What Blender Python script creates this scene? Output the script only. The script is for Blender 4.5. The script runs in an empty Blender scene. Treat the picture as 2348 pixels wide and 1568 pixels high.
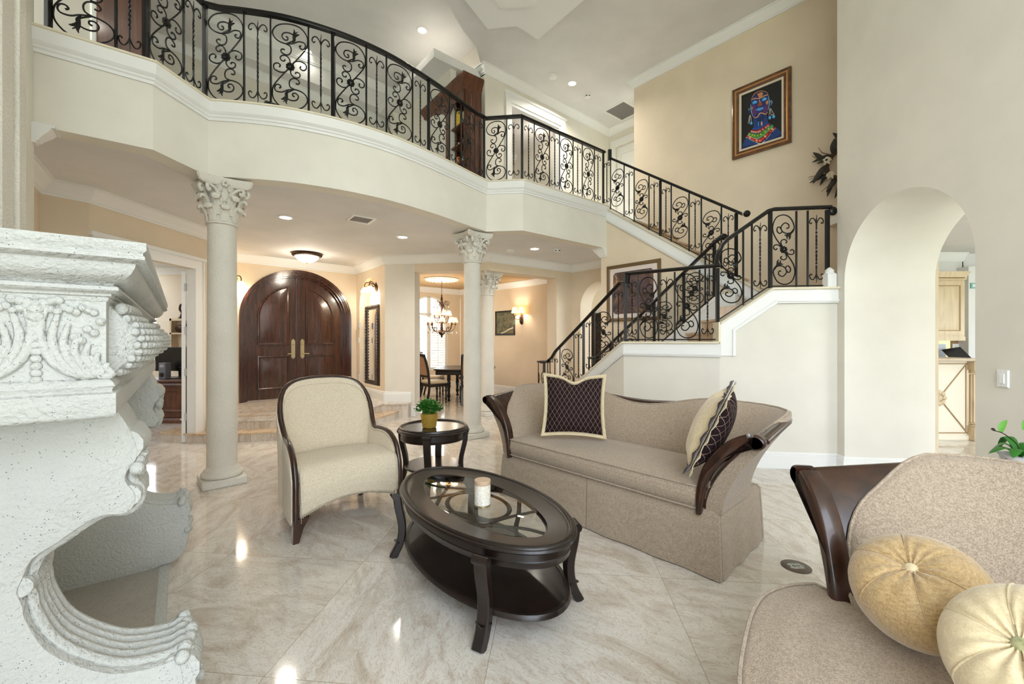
import bpy, math, random
from mathutils import Vector, Matrix
random.seed(7)
PI = math.pi
scene = bpy.context.scene
COL = scene.collection
F_PX, CX, HY, CAM_H = 960.0, 1174.0, 781.0, 1.42

def at(x, y, z):
    """Plan position of a point of known height seen at photo pixel x, y."""
    d = F_PX * (z - CAM_H) / (HY - y)
    return ((x - CX) * d / F_PX, d)

def along(p, q, x):
    """Where the plan line p-q crosses the sight line of photo column x (fraction along p-q)."""
    r = (x - CX) / F_PX
    a = p[0] - r * p[1]
    b = (q[0] - p[0]) - r * (q[1] - p[1])
    return -a / b

def lerp(a, b, t):
    return tuple(a[i] + (b[i] - a[i]) * t for i in range(len(a)))

def sub2(a, b): return (a[0] - b[0], a[1] - b[1])
def unit(v):
    l = math.sqrt(sum(c * c for c in v)) or 1.0
    return tuple(c / l for c in v)

def offset(path, d):
    out = []
    for i, p in enumerate(path):
        a = path[max(i - 1, 0)]; b = path[min(i + 1, len(path) - 1)]
        t = unit((b[0] - a[0], b[1] - a[1])); out.append((p[0] - t[1] * d, p[1] + t[0] * d))
    return out
def smooth_path(pts, n=6, closed=False):
    """Catmull-Rom through the points."""
    P = [Vector(p) for p in pts]
    m = len(P)
    out = []
    segs = m if closed else m - 1
    for i in range(segs):
        if closed:
            a, b, c, d = P[(i - 1) % m], P[i], P[(i + 1) % m], P[(i + 2) % m]
        else:
            b, c = P[i], P[i + 1]
            a = P[i - 1] if i else b * 2 - c
            d = P[i + 2] if i + 2 < m else c * 2 - b
        for k in range(n):
            t = k / n
            out.append(tuple(0.5 * ((2 * b) + (c - a) * t + (2 * a - 5 * b + 4 * c - d) * t * t + (3 * b - a - 3 * c + d) * t ** 3)))
    if not closed:
        out.append(tuple(P[-1]))
    return out

class MB:
    def __init__(s):
        s.v = []; s.f = []; s.m = []; s.cur = 0; s.X = None
    def mat(s, i): s.cur = i; return s
    def add(s, vs, fs):
        b = len(s.v)
        if s.X is not None:
            vs = [tuple(s.X @ Vector(v)) for v in vs]
        s.v += [tuple(v) for v in vs]
        s.f += [tuple(b + i for i in f) for f in fs]
        s.m += [s.cur] * len(fs)
        return s
    def box(s, x0, x1, y0, y1, z0, z1):
        vs = [(x, y, z) for z in (z0, z1) for y in (y0, y1) for x in (x0, x1)]
        return s.add(vs, [(0, 2, 3, 1), (4, 5, 7, 6), (0, 1, 5, 4), (1, 3, 7, 5), (3, 2, 6, 7), (2, 0, 4, 6)])
    def bbox(s, x0, x1, y0, y1, z0, z1, b):
        """Box with chamfered edges."""
        def ring(z, i):
            return [(x0 + i, y0 + b, z), (x0 + b, y0 + i, z), (x1 - b, y0 + i, z), (x1 - i, y0 + b, z),
                    (x1 - i, y1 - b, z), (x1 - b, y1 - i, z), (x0 + b, y1 - i, z), (x0 + i, y1 - b, z)]
        return s.rings([ring(z0, b), ring(z0 + b, 0), ring(z1 - b, 0), ring(z1, b)], True, True)
    def rings(s, rs, cap0=False, cap1=False, close=True):
        n = len(rs[0]); vs = [p for r in rs for p in r]; fs = []
        for i in range(len(rs) - 1):
            for j in range(n if close else n - 1):
                k = (j + 1) % n
                fs.append((i * n + j, i * n + k, (i + 1) * n + k, (i + 1) * n + j))
        if cap0: fs.append(tuple(reversed(range(n))))
        if cap1: fs.append(tuple((len(rs) - 1) * n + j for j in range(n)))
        return s.add(vs, fs)
    def prism(s, poly, z0, z1):
        return s.rings([[(x, y, z0) for x, y in poly], [(x, y, z1) for x, y in poly]], True, True)
    def vprism(s, p, q, poly, t0, t1):
        """Polygon given as (distance along p-q, height) extruded from t0 to t1 to the left of p-q."""
        u = unit(sub2(q, p)); n = (-u[1], u[0])
        def pt(a, z, t): return (p[0] + u[0] * a + n[0] * t, p[1] + u[1] * a + n[1] * t, z)
        return s.rings([[pt(a, z, t0) for a, z in poly], [pt(a, z, t1) for a, z in poly]], True, True)
    def tube(s, path, r, n=6, closed=False, flat=None, roll=None):
        P = [Vector(p) for p in path]; m = len(P)
        R = r if callable(r) else (lambda t: r)
        rs = []; up = None
        for i in range(m):
            if closed: t = P[(i + 1) % m] - P[i - 1]
            else: t = P[min(i + 1, m - 1)] - P[max(i - 1, 0)]
            if t.length < 1e-9: t = Vector((0, 0, 1))
            t.normalize()
            if up is None:
                up = Vector(roll) if roll else (Vector((0, 0, 1)) if abs(t.z) < 0.9 else Vector((1, 0, 0)))
            a = up - t * up.dot(t)
            if a.length < 1e-6: a = t.orthogonal()
            a.normalize(); up = a; b = t.cross(a)
            rr = R(i / (m - 1 if m > 1 else 1))
            fx, fy = flat if flat else (1, 1)
            rs.append([tuple(P[i] + a * (math.cos(2 * PI * (k + .5) / n) * rr * fx) + b * (math.sin(2 * PI * (k + .5) / n) * rr * fy)) for k in range(n)])
        if closed: rs.append(rs[0]); return s.rings(rs)
        return s.rings(rs, True, True)
    def bar(s, path, wd, roll):
        """Rectangular bar along a path: wd(t)->(half width along roll, half depth)."""
        P = [Vector(p) for p in path]; m = len(P); rs = []
        for i in range(m):
            t = (P[min(i + 1, m - 1)] - P[max(i - 1, 0)]).normalized()
            a = Vector(roll); a = (a - t * a.dot(t)).normalized(); b = t.cross(a)
            w, d = wd(i / (m - 1)) if callable(wd) else wd
            c = min(w, d) * .25
            q = []
            for (ex, ey) in ((w, d - c), (w - c, d), (-w + c, d), (-w, d - c), (-w, -d + c), (-w + c, -d), (w - c, -d), (w, -d + c)):
                q.append(tuple(P[i] + a * ex + b * ey))
            rs.append(q)
        return s.rings(rs, True, True)
    def lathe(s, prof, c=(0, 0, 0), n=24, cap=True, sx=1, sy=1):
        rs = [[(c[0] + math.cos(2 * PI * k / n) * r * sx, c[1] + math.sin(2 * PI * k / n) * r * sy, c[2] + z) for k in range(n)] for r, z in prof]
        return s.rings(rs, cap, cap)
    def ball(s, c, r, n=8, m=6, sc=(1, 1, 1)):
        rs = []
        for i in range(m + 1):
            a = -PI / 2 + PI * i / m
            q = max(math.cos(a), .02) * r
            rs.append([(c[0] + math.cos(2 * PI * k / n) * q * sc[0], c[1] + math.sin(2 * PI * k / n) * q * sc[1], c[2] + math.sin(a) * r * sc[2]) for k in range(n)])
        return s.rings(rs, True, True)
    def sweep(s, path, prof, side=1, closed=False):
        """Profile (outwards, up) swept along plan path with z; outwards is to the left (side=1) or right (-1); mitred."""
        m = len(path); rs = []
        for i in range(m):
            def dirn(a, b): return unit((path[b][0] - path[a][0], path[b][1] - path[a][1]))
            if closed: d0, d1 = dirn((i - 1) % m, i), dirn(i, (i + 1) % m)
            else:
                d0 = dirn(i - 1, i) if i else dirn(0, 1)
                d1 = dirn(i, i + 1) if i + 1 < m else dirn(m - 2, m - 1)
            n0 = (-d0[1] * side, d0[0] * side); n1 = (-d1[1] * side, d1[0] * side)
            k = 1 + n0[0] * n1[0] + n0[1] * n1[1]
            mx, my = ((n0[0] + n1[0]) / k, (n0[1] + n1[1]) / k) if k > .15 else n1
            rs.append([(path[i][0] + mx * o, path[i][1] + my * o, path[i][2] + z) for o, z in prof])
        if closed: rs.append(rs[0]); return s.rings(rs)
        return s.rings(rs, True, True)
    def grid(s, f, nu, nv, closeu=False):
        vs = [f(i / (nu if closeu else nu - 1), j / (nv - 1)) for i in range(nu) for j in range(nv)]
        fs = []
        for i in range(nu if closeu else nu - 1):
            for j in range(nv - 1):
                k = (i + 1) % nu
                fs.append((i * nv + j, k * nv + j, k * nv + j + 1, i * nv + j + 1))
        return s.add(vs, fs)
    def build(s, name, mats, parent=None, world=False, sharp=35, label=None):
        if not isinstance(mats, (list, tuple)): mats = [mats]
        me = bpy.data.meshes.new(name)
        vs = s.v
        if world and parent is not None:
            l = WL[parent.name]
            vs = [(x - l[0], y - l[1], z - l[2]) for x, y, z in vs]
        me.from_pydata(vs, [], s.f); me.validate(); 
        for m in mats: me.materials.append(m)
        if len(me.polygons) == len(s.m): me.polygons.foreach_set('material_index', s.m)
        me.polygons.foreach_set('use_smooth', [True] * len(me.polygons))
        me.set_sharp_from_angle(angle=math.radians(sharp))
        import bmesh
        bm = bmesh.new(); bm.from_mesh(me); bmesh.ops.recalc_face_normals(bm, faces=bm.faces); bm.to_mesh(me); bm.free()
        me.update()
        o = bpy.data.objects.new(name, me); COL.objects.link(o)
        if parent is not None:
            o.parent = parent
            if parent.name in WL: WL[o.name] = WL[parent.name]
        if label: o['label'] = label
        return o

WL = {}; TRIMS = [0]
SIDES = dict(wall_fireplace='wall_left', wall_balcony='wall_front_upper', wall_staircase='wall_right_upper', wall_stair_front='wall_right_lower', wall_under_stairs='wall_right_middle', wall_loft='wall_back_upper',
 wall_bookcase='wall_back_upper', wall_stairhall_far='wall_back_upper', wall_loft_left='wall_left_upper', wall_loft_hall='wall_left_upper', wall_loft_right='wall_right_upper', wall_loft_end='wall_right_upper', wall_loft_room='wall_back_upper',
 wall_landing_end='wall_right_upper', wall_dining_window='wall_back', wall_dining_right='wall_back_right', wall_dining_left='wall_back_left', wall_dining_header='wall_middle', wall_dining_pier='wall_middle', wall_passage='wall_middle', wall_passage_far='wall_back',
 wall_office='wall_left', wall_office_return='wall_left', wall_office_door='wall_left', wall_office_far='wall_back_left', wall_office_left='wall_left', wall_office_front='wall_left', wall_foyer='wall_left', wall_foyer_return='wall_left', wall_entry='wall_back',
 wall_niche='wall_middle', wall_niche_back='wall_middle', wall_pier='wall_middle', wall_kitchen='wall_back_right', wall_kitchen_right='wall_right', wall_kitchen_pier='wall_back_right',
 baseboard_niche='baseboard_middle', baseboard_pier='baseboard_middle', baseboard_pier_floor='baseboard_middle', baseboard_dining_pier='baseboard_middle', baseboard_passage='baseboard_middle', baseboard_foyer='baseboard_left', baseboard_stair='baseboard_right', baseboard_dining='baseboard_back',
 floor_lower_step='floor', floor_foyer='floor', floor_landing='floor')
def tag(o, label, cat, group=None, kind=None):
    o['label'] = label; o['category'] = cat
    if group: o['group'] = group
    if kind: o['kind'] = kind
    return o
def thing(name, label, cat, loc=(0, 0, 0), rz=0.0, group=None):
    o = bpy.data.objects.new(name, None); COL.objects.link(o)
    o.empty_display_size = .1; o.location = loc; o.rotation_euler = (0, 0, rz)
    WL[o.name] = loc
    return tag(o, label, cat, group)
def struct(name, mb, m, label=None, sharp=35):
    what = name.replace('_', ' ')
    if name.startswith('trim_'):
        TRIMS[0] += 1; what = 'white ' + what[5:] + ' trim'; name = 'trim_%d' % TRIMS[0]
    elif name.startswith('ceiling'): name = 'ceiling'
    elif name in SIDES: name = SIDES[name]
    o = mb.build(name, m, sharp=sharp); o['kind'] = 'structure'
    o['label'] = label or what
    return o
def dup(root, loc, rz=0.0, label=None, scale=None):
    r = root.copy(); COL.objects.link(r); r.location = loc; r.rotation_euler = (0, 0, rz)
    WL[r.name] = loc
    if label: r['label'] = label
    if scale: r.scale = scale
    for ch in list(root.children):
        c = ch.copy(); COL.objects.link(c); c.parent = r
        for g in list(ch.children):
            d = g.copy(); COL.objects.link(d); d.parent = c
    return r

# ---------------------------------------------------------------- materials
def srgb(r, g, b):
    def f(c):
        c /= 255.0
        return c / 12.92 if c <= .04045 else ((c + .055) / 1.055) ** 2.4
    return (f(r), f(g), f(b), 1)

class NT:
    def __init__(s, name):
        s.m = bpy.data.materials.new(name); s.m.use_nodes = True
        s.t = s.m.node_tree; s.b = s.t.nodes['Principled BSDF']
    def n(s, typ, **kw):
        o = s.t.nodes.new(typ)
        for k, v in kw.items():
            if k in o.inputs: o.inputs[k].default_value = v
            else: setattr(o, k, v)
        return o
    def l(s, a, b): s.t.links.new(a, b)
    def coords(s, scale=(1, 1, 1), rot=(0, 0, 0), kind='Object'):
        tc = s.n('ShaderNodeTexCoord'); mp = s.n('ShaderNodeMapping')
        mp.inputs['Scale'].default_value = scale; mp.inputs['Rotation'].default_value = rot
        s.l(tc.outputs[kind], mp.inputs[0]); return mp.outputs[0]
    def ramp(s, fac, stops):
        r = s.n('ShaderNodeValToRGB'); e = r.color_ramp.elements
        e[0].position, e[0].color = stops[0]; e[1].position, e[1].color = stops[-1]
        for p, c in stops[1:-1]:
            k = e.new(p); k.color = c
        s.l(fac, r.inputs[0]); return r.outputs[0]
    def mix(s, fac, a, b, blend='MIX'):
        x = s.n('ShaderNodeMix', data_type='RGBA', blend_type=blend)
        if isinstance(fac, (int, float)): x.inputs[0].default_value = fac
        else: s.l(fac, x.inputs[0])
        for sock, v in ((6, a), (7, b)):
            if isinstance(v, tuple): x.inputs[sock].default_value = v
            else: s.l(v, x.inputs[sock])
        return x.outputs[2]
    def bump(s, h, strength=.3, dist=.01):
        b = s.n('ShaderNodeBump'); b.inputs['Strength'].default_value = strength; b.inputs['Distance'].default_value = dist
        s.l(h, b.inputs['Height']); s.l(b.outputs[0], s.b.inputs['Normal'])
    def set(s, col=None, rough=None, metal=None, **kw):
        if col is not None:
            if isinstance(col, tuple): s.b.inputs['Base Color'].default_value = col
            else: s.l(col, s.b.inputs['Base Color'])
        if rough is not None:
            if isinstance(rough, (int, float)): s.b.inputs['Roughness'].default_value = rough
            else: s.l(rough, s.b.inputs['Roughness'])
        if metal is not None: s.b.inputs['Metallic'].default_value = metal
        for k, v in kw.items(): s.b.inputs[k.replace('_', ' ')].default_value = v
        return s.m

def plain(name, c, rough=.5, metal=0, **kw): return NT(name).set(srgb(*c), rough, metal, **kw)

def plaster(name, c):
    k = NT(name); co = k.coords((1, 1, 1))
    n = k.n('ShaderNodeTexNoise', Scale=2.2, Detail=3.0); k.l(co, n.inputs[0])
    a = tuple(min(1, v * 1.03) for v in srgb(*c)[:3]) + (1,); b = tuple(v * .965 for v in srgb(*c)[:3]) + (1,)
    col = k.ramp(n.outputs[0], [(.35, b), (.65, a)])
    f = k.n('ShaderNodeTexNoise', Scale=140.0, Detail=2.0); k.l(co, f.inputs[0]); k.bump(f.outputs[0], .08, .004)
    return k.set(col, .75)

def wood(name, dark, light, rough=.3, scale=(1, 1, 1), fine=9.0, coat=.3):
    k = NT(name); co = k.coords(scale)
    n = k.n('ShaderNodeTexNoise', Scale=fine, Detail=6.0, Distortion=.6); k.l(co, n.inputs[0])
    col = k.ramp(n.outputs[0], [(.3, srgb(*dark)), (.52, tuple((a + b) / 2 for a, b in zip(srgb(*dark), srgb(*light)))), (.75, srgb(*light))])
    k.bump(n.outputs[0], .05, .003)
    m = k.set(col, rough); k.b.inputs['Coat Weight'].default_value = coat; k.b.inputs['Coat Roughness'].default_value = .12
    return m

def fabric(name, c1, c2, sc=160.0, strength=.5):
    k = NT(name); co = k.coords((1, 1, 1))
    w = k.n('ShaderNodeTexVoronoi', Scale=sc, Randomness=.75); k.l(co, w.inputs[0])
    n = k.n('ShaderNodeTexNoise', Scale=sc * .45, Detail=3.0); k.l(co, n.inputs[0])
    mm = k.n('ShaderNodeMath', operation='MULTIPLY'); k.l(w.outputs[0], mm.inputs[0]); k.l(n.outputs[0], mm.inputs[1])
    col = k.ramp(mm.outputs[0], [(.08, srgb(*c1)), (.34, srgb(*c2))])
    inv = k.n('ShaderNodeMath', operation='SUBTRACT'); inv.inputs[0].default_value = 1; k.l(w.outputs[0], inv.inputs[1])
    k.bump(inv.outputs[0], strength, .004)
    m = k.set(col, .9); k.b.inputs['Sheen Weight'].default_value = .25
    return m

def stone(name, c, pit=.16, scale=1.0, speck=(120, 128, 128), amount=.08):
    k = NT(name); co = k.coords((scale,) * 3)
    n = k.n('ShaderNodeTexNoise', Scale=3.0, Detail=5.0); k.l(co, n.inputs[0])
    base = k.ramp(n.outputs[0], [(.3, tuple(v * .9 for v in srgb(*c)[:3]) + (1,)), (.7, srgb(*c))])
    v = k.n('ShaderNodeTexVoronoi', Scale=110.0, Randomness=1.0); k.l(co, v.inputs[0])
    n2 = k.n('ShaderNodeTexNoise', Scale=24.0, Detail=2.0); k.l(co, n2.inputs[0])
    lt = k.n('ShaderNodeMath', operation='LESS_THAN'); k.l(v.outputs[0], lt.inputs[0]); lt.inputs[1].default_value = pit
    gt = k.n('ShaderNodeMath', operation='GREATER_THAN'); k.l(n2.outputs[0], gt.inputs[0]); gt.inputs[1].default_value = .54
    mu = k.n('ShaderNodeMath', operation='MULTIPLY'); k.l(lt.outputs[0], mu.inputs[0]); k.l(gt.outputs[0], mu.inputs[1])
    col = k.mix(mu.outputs[0], base, srgb(*speck))
    n3 = k.n('ShaderNodeTexNoise', Scale=80.0, Detail=3.0); k.l(co, n3.inputs[0])
    sb = k.n('ShaderNodeMath', operation='SUBTRACT'); k.l(n3.outputs[0], sb.inputs[0]); k.l(mu.outputs[0], sb.inputs[1])
    k.bump(sb.outputs[0], .8, .012)
    return k.set(col, .85)

def marble(name, rot, tile=.92, offs=(0, 0), base=((231, 225, 216), (217, 207, 195), (196, 182, 165)), grout=True, rough=.09, rz2=0):
    k = NT(name)
    co = k.coords((1, 1, 1), (0, 0, rot))
    sep = k.n('ShaderNodeSeparateXYZ'); k.l(co, sep.inputs[0])
    def tilec(o, off):
        d = k.n('ShaderNodeMath', operation='MULTIPLY_ADD'); k.l(o, d.inputs[0]); d.inputs[1].default_value = 1 / tile; d.inputs[2].default_value = off
        fl = k.n('ShaderNodeMath', operation='FLOOR'); k.l(d.outputs[0], fl.inputs[0])
        fr = k.n('ShaderNodeMath', operation='FRACT'); k.l(d.outputs[0], fr.inputs[0])
        return fl.outputs[0], fr.outputs[0]
    ix, fx = tilec(sep.outputs[0], offs[0]); iy, fy = tilec(sep.outputs[1], offs[1])
    cmb = k.n('ShaderNodeCombineXYZ'); k.l(ix, cmb.inputs[0]); k.l(iy, cmb.inputs[1])
    wn = k.n('ShaderNodeTexWhiteNoise', noise_dimensions='3D'); k.l(cmb.outputs[0], wn.inputs[0])
    # each tile turns and shifts its veins
    vr = k.n('ShaderNodeVectorRotate', rotation_type='Z_AXIS')
    ang = k.n('ShaderNodeMath', operation='MULTIPLY_ADD'); k.l(wn.outputs[0], ang.inputs[0]); ang.inputs[1].default_value = 1.5; ang.inputs[2].default_value = .1
    k.l(co, vr.inputs['Vector']); k.l(ang.outputs[0], vr.inputs['Angle'])
    ad = k.n('ShaderNodeVectorMath', operation='ADD'); k.l(vr.outputs[0], ad.inputs[0]); k.l(wn.outputs[1], ad.inputs[1])
    sc = k.n('ShaderNodeMapping'); sc.inputs['Scale'].default_value = (1.5, 3.6, 1); k.l(ad.outputs[0], sc.inputs[0])
    n = k.n('ShaderNodeTexNoise', Scale=1.6, Detail=9.0, Roughness=.62, Distortion=1.6); k.l(sc.outputs[0], n.inputs[0])
    a, b, c = [srgb(*x) for x in base]
    col = k.ramp(n.outputs[0], [(.25, c), (.42, b), (.54, a), (.72, tuple(min(1, v * 1.06) for v in a[:3]) + (1,))])
    n2 = k.n('ShaderNodeTexNoise', Scale=7.0, Detail=6.0, Distortion=2.5); k.l(sc.outputs[0], n2.inputs[0])
    vein = k.ramp(n2.outputs[0], [(.46, (1, 1, 1, 1)), (.495, srgb(208, 190, 170)), (.53, (1, 1, 1, 1))])
    col = k.mix(.6, col, vein, 'MULTIPLY')
    tone = k.ramp(wn.outputs[0], [(0, (.93, .92, .91, 1)), (1, (1, 1, 1, 1))])
    col = k.mix(1.0, col, tone, 'MULTIPLY')
    if grout:
        def edge(fr):
            s1 = k.n('ShaderNodeMath', operation='SUBTRACT'); k.l(fr, s1.inputs[0]); s1.inputs[1].default_value = .5
            ab = k.n('ShaderNodeMath', operation='ABSOLUTE'); k.l(s1.outputs[0], ab.inputs[0])
            g = k.n('ShaderNodeMath', operation='GREATER_THAN'); k.l(ab.outputs[0], g.inputs[0]); g.inputs[1].default_value = .5 - .0016 / tile
            return g.outputs[0]
        mx = k.n('ShaderNodeMath', operation='MAXIMUM'); k.l(edge(fx), mx.inputs[0]); k.l(edge(fy), mx.inputs[1])
        col = k.mix(mx.outputs[0], col, srgb(178, 160, 140))
    return k.set(col, rough)

def emit(name, c, s, glow=None):
    k = NT(name); k.set(srgb(*c), .4)
    k.b.inputs['Emission Color'].default_value = srgb(*(glow or c)); k.b.inputs['Emission Strength'].default_value = s
    return k.m

def glass(name, c=(235, 245, 240), rough=0.0):
    k = NT(name); k.set(srgb(*c), rough); k.b.inputs['Transmission Weight'].default_value = 1; k.b.inputs['IOR'].default_value = 1.45
    return k.m

def quilt(name, base, line, scale, rot=(0, 0, 0)):
    """Velvet with a stitched diamond grid (object space x / z)."""
    k = NT(name); co = k.coords((1, 1, 1))
    sep = k.n('ShaderNodeSeparateXYZ'); k.l(co, sep.inputs[0])
    outs = []
    for sg in (1, -1):
        m1 = k.n('ShaderNodeMath', operation='MULTIPLY_ADD'); k.l(sep.outputs[2], m1.inputs[0]); m1.inputs[1].default_value = .62 * sg; k.l(sep.outputs[0], m1.inputs[2])
        m2 = k.n('ShaderNodeMath', operation='MULTIPLY'); k.l(m1.outputs[0], m2.inputs[0]); m2.inputs[1].default_value = scale
        fr = k.n('ShaderNodeMath', operation='FRACT'); k.l(m2.outputs[0], fr.inputs[0])
        s1 = k.n('ShaderNodeMath', operation='SUBTRACT'); k.l(fr.outputs[0], s1.inputs[0]); s1.inputs[1].default_value = .5
        ab = k.n('ShaderNodeMath', operation='ABSOLUTE'); k.l(s1.outputs[0], ab.inputs[0]); outs.append(ab.outputs[0])
    mn = k.n('ShaderNodeMath', operation='MINIMUM'); k.l(outs[0], mn.inputs[0]); k.l(outs[1], mn.inputs[1])
    ln = k.n('ShaderNodeMath', operation='LESS_THAN'); k.l(mn.outputs[0], ln.inputs[0]); ln.inputs[1].default_value = .032
    col = k.mix(ln.outputs[0], srgb(*base), srgb(*line))
    sm = k.n('ShaderNodeMath', operation='POWER'); k.l(mn.outputs[0], sm.inputs[0]); sm.inputs[1].default_value = .5
    k.bump(sm.outputs[0], .5, .01)
    m = k.set(col, .85); k.b.inputs['Specular IOR Level'].default_value = .2
    return m

def slub(name, c1, c2):
    k = NT(name); co = k.coords((60, 60, 260)); n = k.n('ShaderNodeTexNoise', Scale=1.0, Detail=4.0); k.l(co, n.inputs[0])
    co2 = k.coords((240, 240, 50)); n2 = k.n('ShaderNodeTexNoise', Scale=1.0, Detail=3.0); k.l(co2, n2.inputs[0])
    ad = k.n('ShaderNodeMath', operation='ADD'); k.l(n.outputs[0], ad.inputs[0]); k.l(n2.outputs[0], ad.inputs[1])
    hf = k.n('ShaderNodeMath', operation='MULTIPLY'); k.l(ad.outputs[0], hf.inputs[0]); hf.inputs[1].default_value = .5
    k.bump(hf.outputs[0], .12, .003)
    m = k.set(k.ramp(hf.outputs[0], [(.36, srgb(*c1)), (.64, srgb(*c2))]), .6); k.b.inputs['Sheen Weight'].default_value = .5; return m
M = {}
M['wall'] = plaster('cream plaster', (231, 226, 215))
M['wallw'] = plaster('warm plaster', (232, 216, 192))
M['fascia'] = plaster('pale plaster', (238, 234, 223))
M['ceil'] = plaster('ceiling paint', (230, 229, 227))
M['dimceil'] = plaster('tan ceiling with painted dimness', (188, 158, 116))  # tan dining ceiling with its dimmer light painted into the colour
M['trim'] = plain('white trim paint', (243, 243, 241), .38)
M['cap'] = plain('cream cap paint', (240, 230, 206), .45)
M['floor'] = marble('polished marble tiles', .1, .93, (.31, .22))
M['step'] = marble('marble step tiles', .6, .3, (.1, .1), base=((228, 218, 205), (214, 202, 188), (196, 178, 160)), rough=.2)
M['tread'] = marble('tan marble treads', .4, 1.3, (.1, .1), base=((222, 196, 164), (208, 178, 144), (190, 158, 124)), grout=False, rough=.25)
M['iron'] = plain('black wrought iron', (26, 25, 25), .32, .35)
M['stone'] = stone('cast coral stone', (206, 207, 203))
M['stonec'] = stone('column stone', (238, 233, 222), pit=.12, speck=(176, 160, 140))
M['hearth'] = stone('rough hearth stone', (198, 192, 182), pit=.3, scale=2.2, speck=(140, 132, 122))
M['doorwood'] = wood('mahogany door', (42, 19, 12), (76, 38, 24), .24, (2.4, 2.4, .22), 9, .5)
M['dark'] = wood('espresso wood', (15, 9, 8), (36, 21, 16), .34, (2, 2, .5), 10, .15)
M['darkr'] = wood('walnut trim', (28, 14, 10), (70, 39, 24), .3, (1.5, 1.5, 1.5), 8, .4)
M['cherry'] = wood('cherry wood', (66, 34, 20), (116, 68, 40), .42, (2.2, 2.2, .3), 8, .1)
M['sofa'] = fabric('oatmeal weave', (146, 128, 109), (184, 166, 145), 210)
M['chairf'] = fabric('cream weave', (206, 190, 162), (232, 218, 195), 230)
M['silk'] = slub('cream silk', (198, 176, 136), (226, 208, 172))
M['quilt'] = quilt('brown quilted velvet', (34, 20, 25), (150, 126, 108), 25)
M['dkflange'] = fabric('dark brown satin', (30, 18, 20), (62, 42, 40), 60, .2)
M['velvet'] = slub('gold velvet', (162, 130, 82), (200, 170, 122))
M['velvet2'] = slub('cream velvet', (208, 186, 144), (228, 210, 172))
M['button'] = fabric('olive button cloth', (140, 140, 96), (172, 168, 124), 120, .2)
M['nail'] = plain('nickel nailhead', (214, 206, 190), .2, .9)
M['glass'] = glass('clear glass')
k = NT('thin table glass'); k.t.nodes.remove(k.b); tr = k.n('ShaderNodeBsdfTransparent'); tr.inputs[0].default_value = (.95, .97, .955, 1)
gl = k.n('ShaderNodeBsdfGlossy'); gl.inputs['Roughness'].default_value = .02; fr = k.n('ShaderNodeFresnel'); fr.inputs[0].default_value = 1.6; mx = k.n('ShaderNodeMixShader')
k.l(fr.outputs[0], mx.inputs[0]); k.l(tr.outputs[0], mx.inputs[1]); k.l(gl.outputs[0], mx.inputs[2]); k.l(mx.outputs[0], k.t.nodes['Material Output'].inputs[0]); M['thinglass'] = k.m
M['frost'] = emit('frosted lamp glass', (255, 238, 205), 5.0, (255, 226, 178))
M['shade'] = emit('pleated lamp shade', (250, 226, 170), 3.0, (255, 205, 125))
M['lamp'] = emit('lit downlight', (255, 250, 240), 14.0, (255, 244, 226))
M['bronze'] = plain('antique bronze', (66, 44, 30), .4, .6)
M['brass'] = plain('polished brass', (186, 172, 136), .35, .8)
M['white'] = plain('white plastic', (240, 240, 238), .35)
M['grille'] = plain('grey grille', (206, 204, 202), .5)
M['black'] = plain('black plastic', (18, 18, 20), .3)
M['mirror'] = plain('mirror glass', (240, 240, 240), .02, 1.0)
M['cabinet'] = wood('glazed cream cabinet', (206, 182, 146), (226, 206, 172), .45, (3, 3, .4), 6, .1)
M['island'] = plain('cream island paint', (240, 232, 214), .45)
M['glaze'] = plain('brown glaze line', (168, 140, 104), .6)
M['granite'] = stone('beige granite', (226, 208, 184), pit=.3, scale=2, speck=(170, 140, 112))
M['mosaic'] = stone('brown mosaic tile', (172, 136, 92), pit=.34, scale=1.4, speck=(120, 88, 56))
M['leaf'] = plain('green leaf', (46, 118, 34), .4)
M['leaf2'] = plain('light green leaf', (96, 160, 56), .4)
M['leafd'] = plain('dark leaf', (38, 34, 22), .5)
M['twig'] = plain('dry twig', (92, 66, 44), .7)
M['petal'] = plain('magnolia petal', (240, 230, 208), .6)
M['goldpot'] = plain('gold embossed pot', (206, 174, 84), .42, .6)
M['pot'] = plain('white glazed pot', (232, 230, 228), .2)
M['soil'] = plain('dark soil', (40, 30, 24), .9)
M['cane'] = fabric('tan cane', (150, 112, 78), (196, 156, 116), 90, .3)
SKY, EXPOSURE = 7.5, .1
# ---------------------------------------------------------------- shell of the house
ZC, ZF, ZCURB, ZT, ZTRAY = 3.02, 3.60, 3.74, 6.50, 7.0
EU, EN = (-.621, .784), (.784, .621)          # along the fireplace wall / out of it
def fpl(u, n, z=None):
    p = (EU[0] * u + EN[0] * n, EU[1] * u + EN[1] * n)
    return p if z is None else p + (z,)

def wall(name, p, q, z0, z1, t, notches=(), mat='wall', n=20):
    L = math.dist(p, q)
    poly = [(0, z0), (0, z1), (L, z1), (L, z0)]
    for s0, s1, top, arch in sorted(notches, key=lambda k: -k[0]):
        c = (s0 + s1) / 2; r = (s1 - s0) / 2
        poly += [(s1, z0)]
        if arch: poly += [(c + r * math.cos(PI * k / n), top + arch * math.sin(PI * k / n)) for k in range(n + 1)]
        else: poly += [(s1, top), (s0, top)]
        poly += [(s0, z0)]
    mb = MB(); mb.vprism(p, q, poly, 0, t)
    return struct(name, mb, M[mat], sharp=25)

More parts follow.
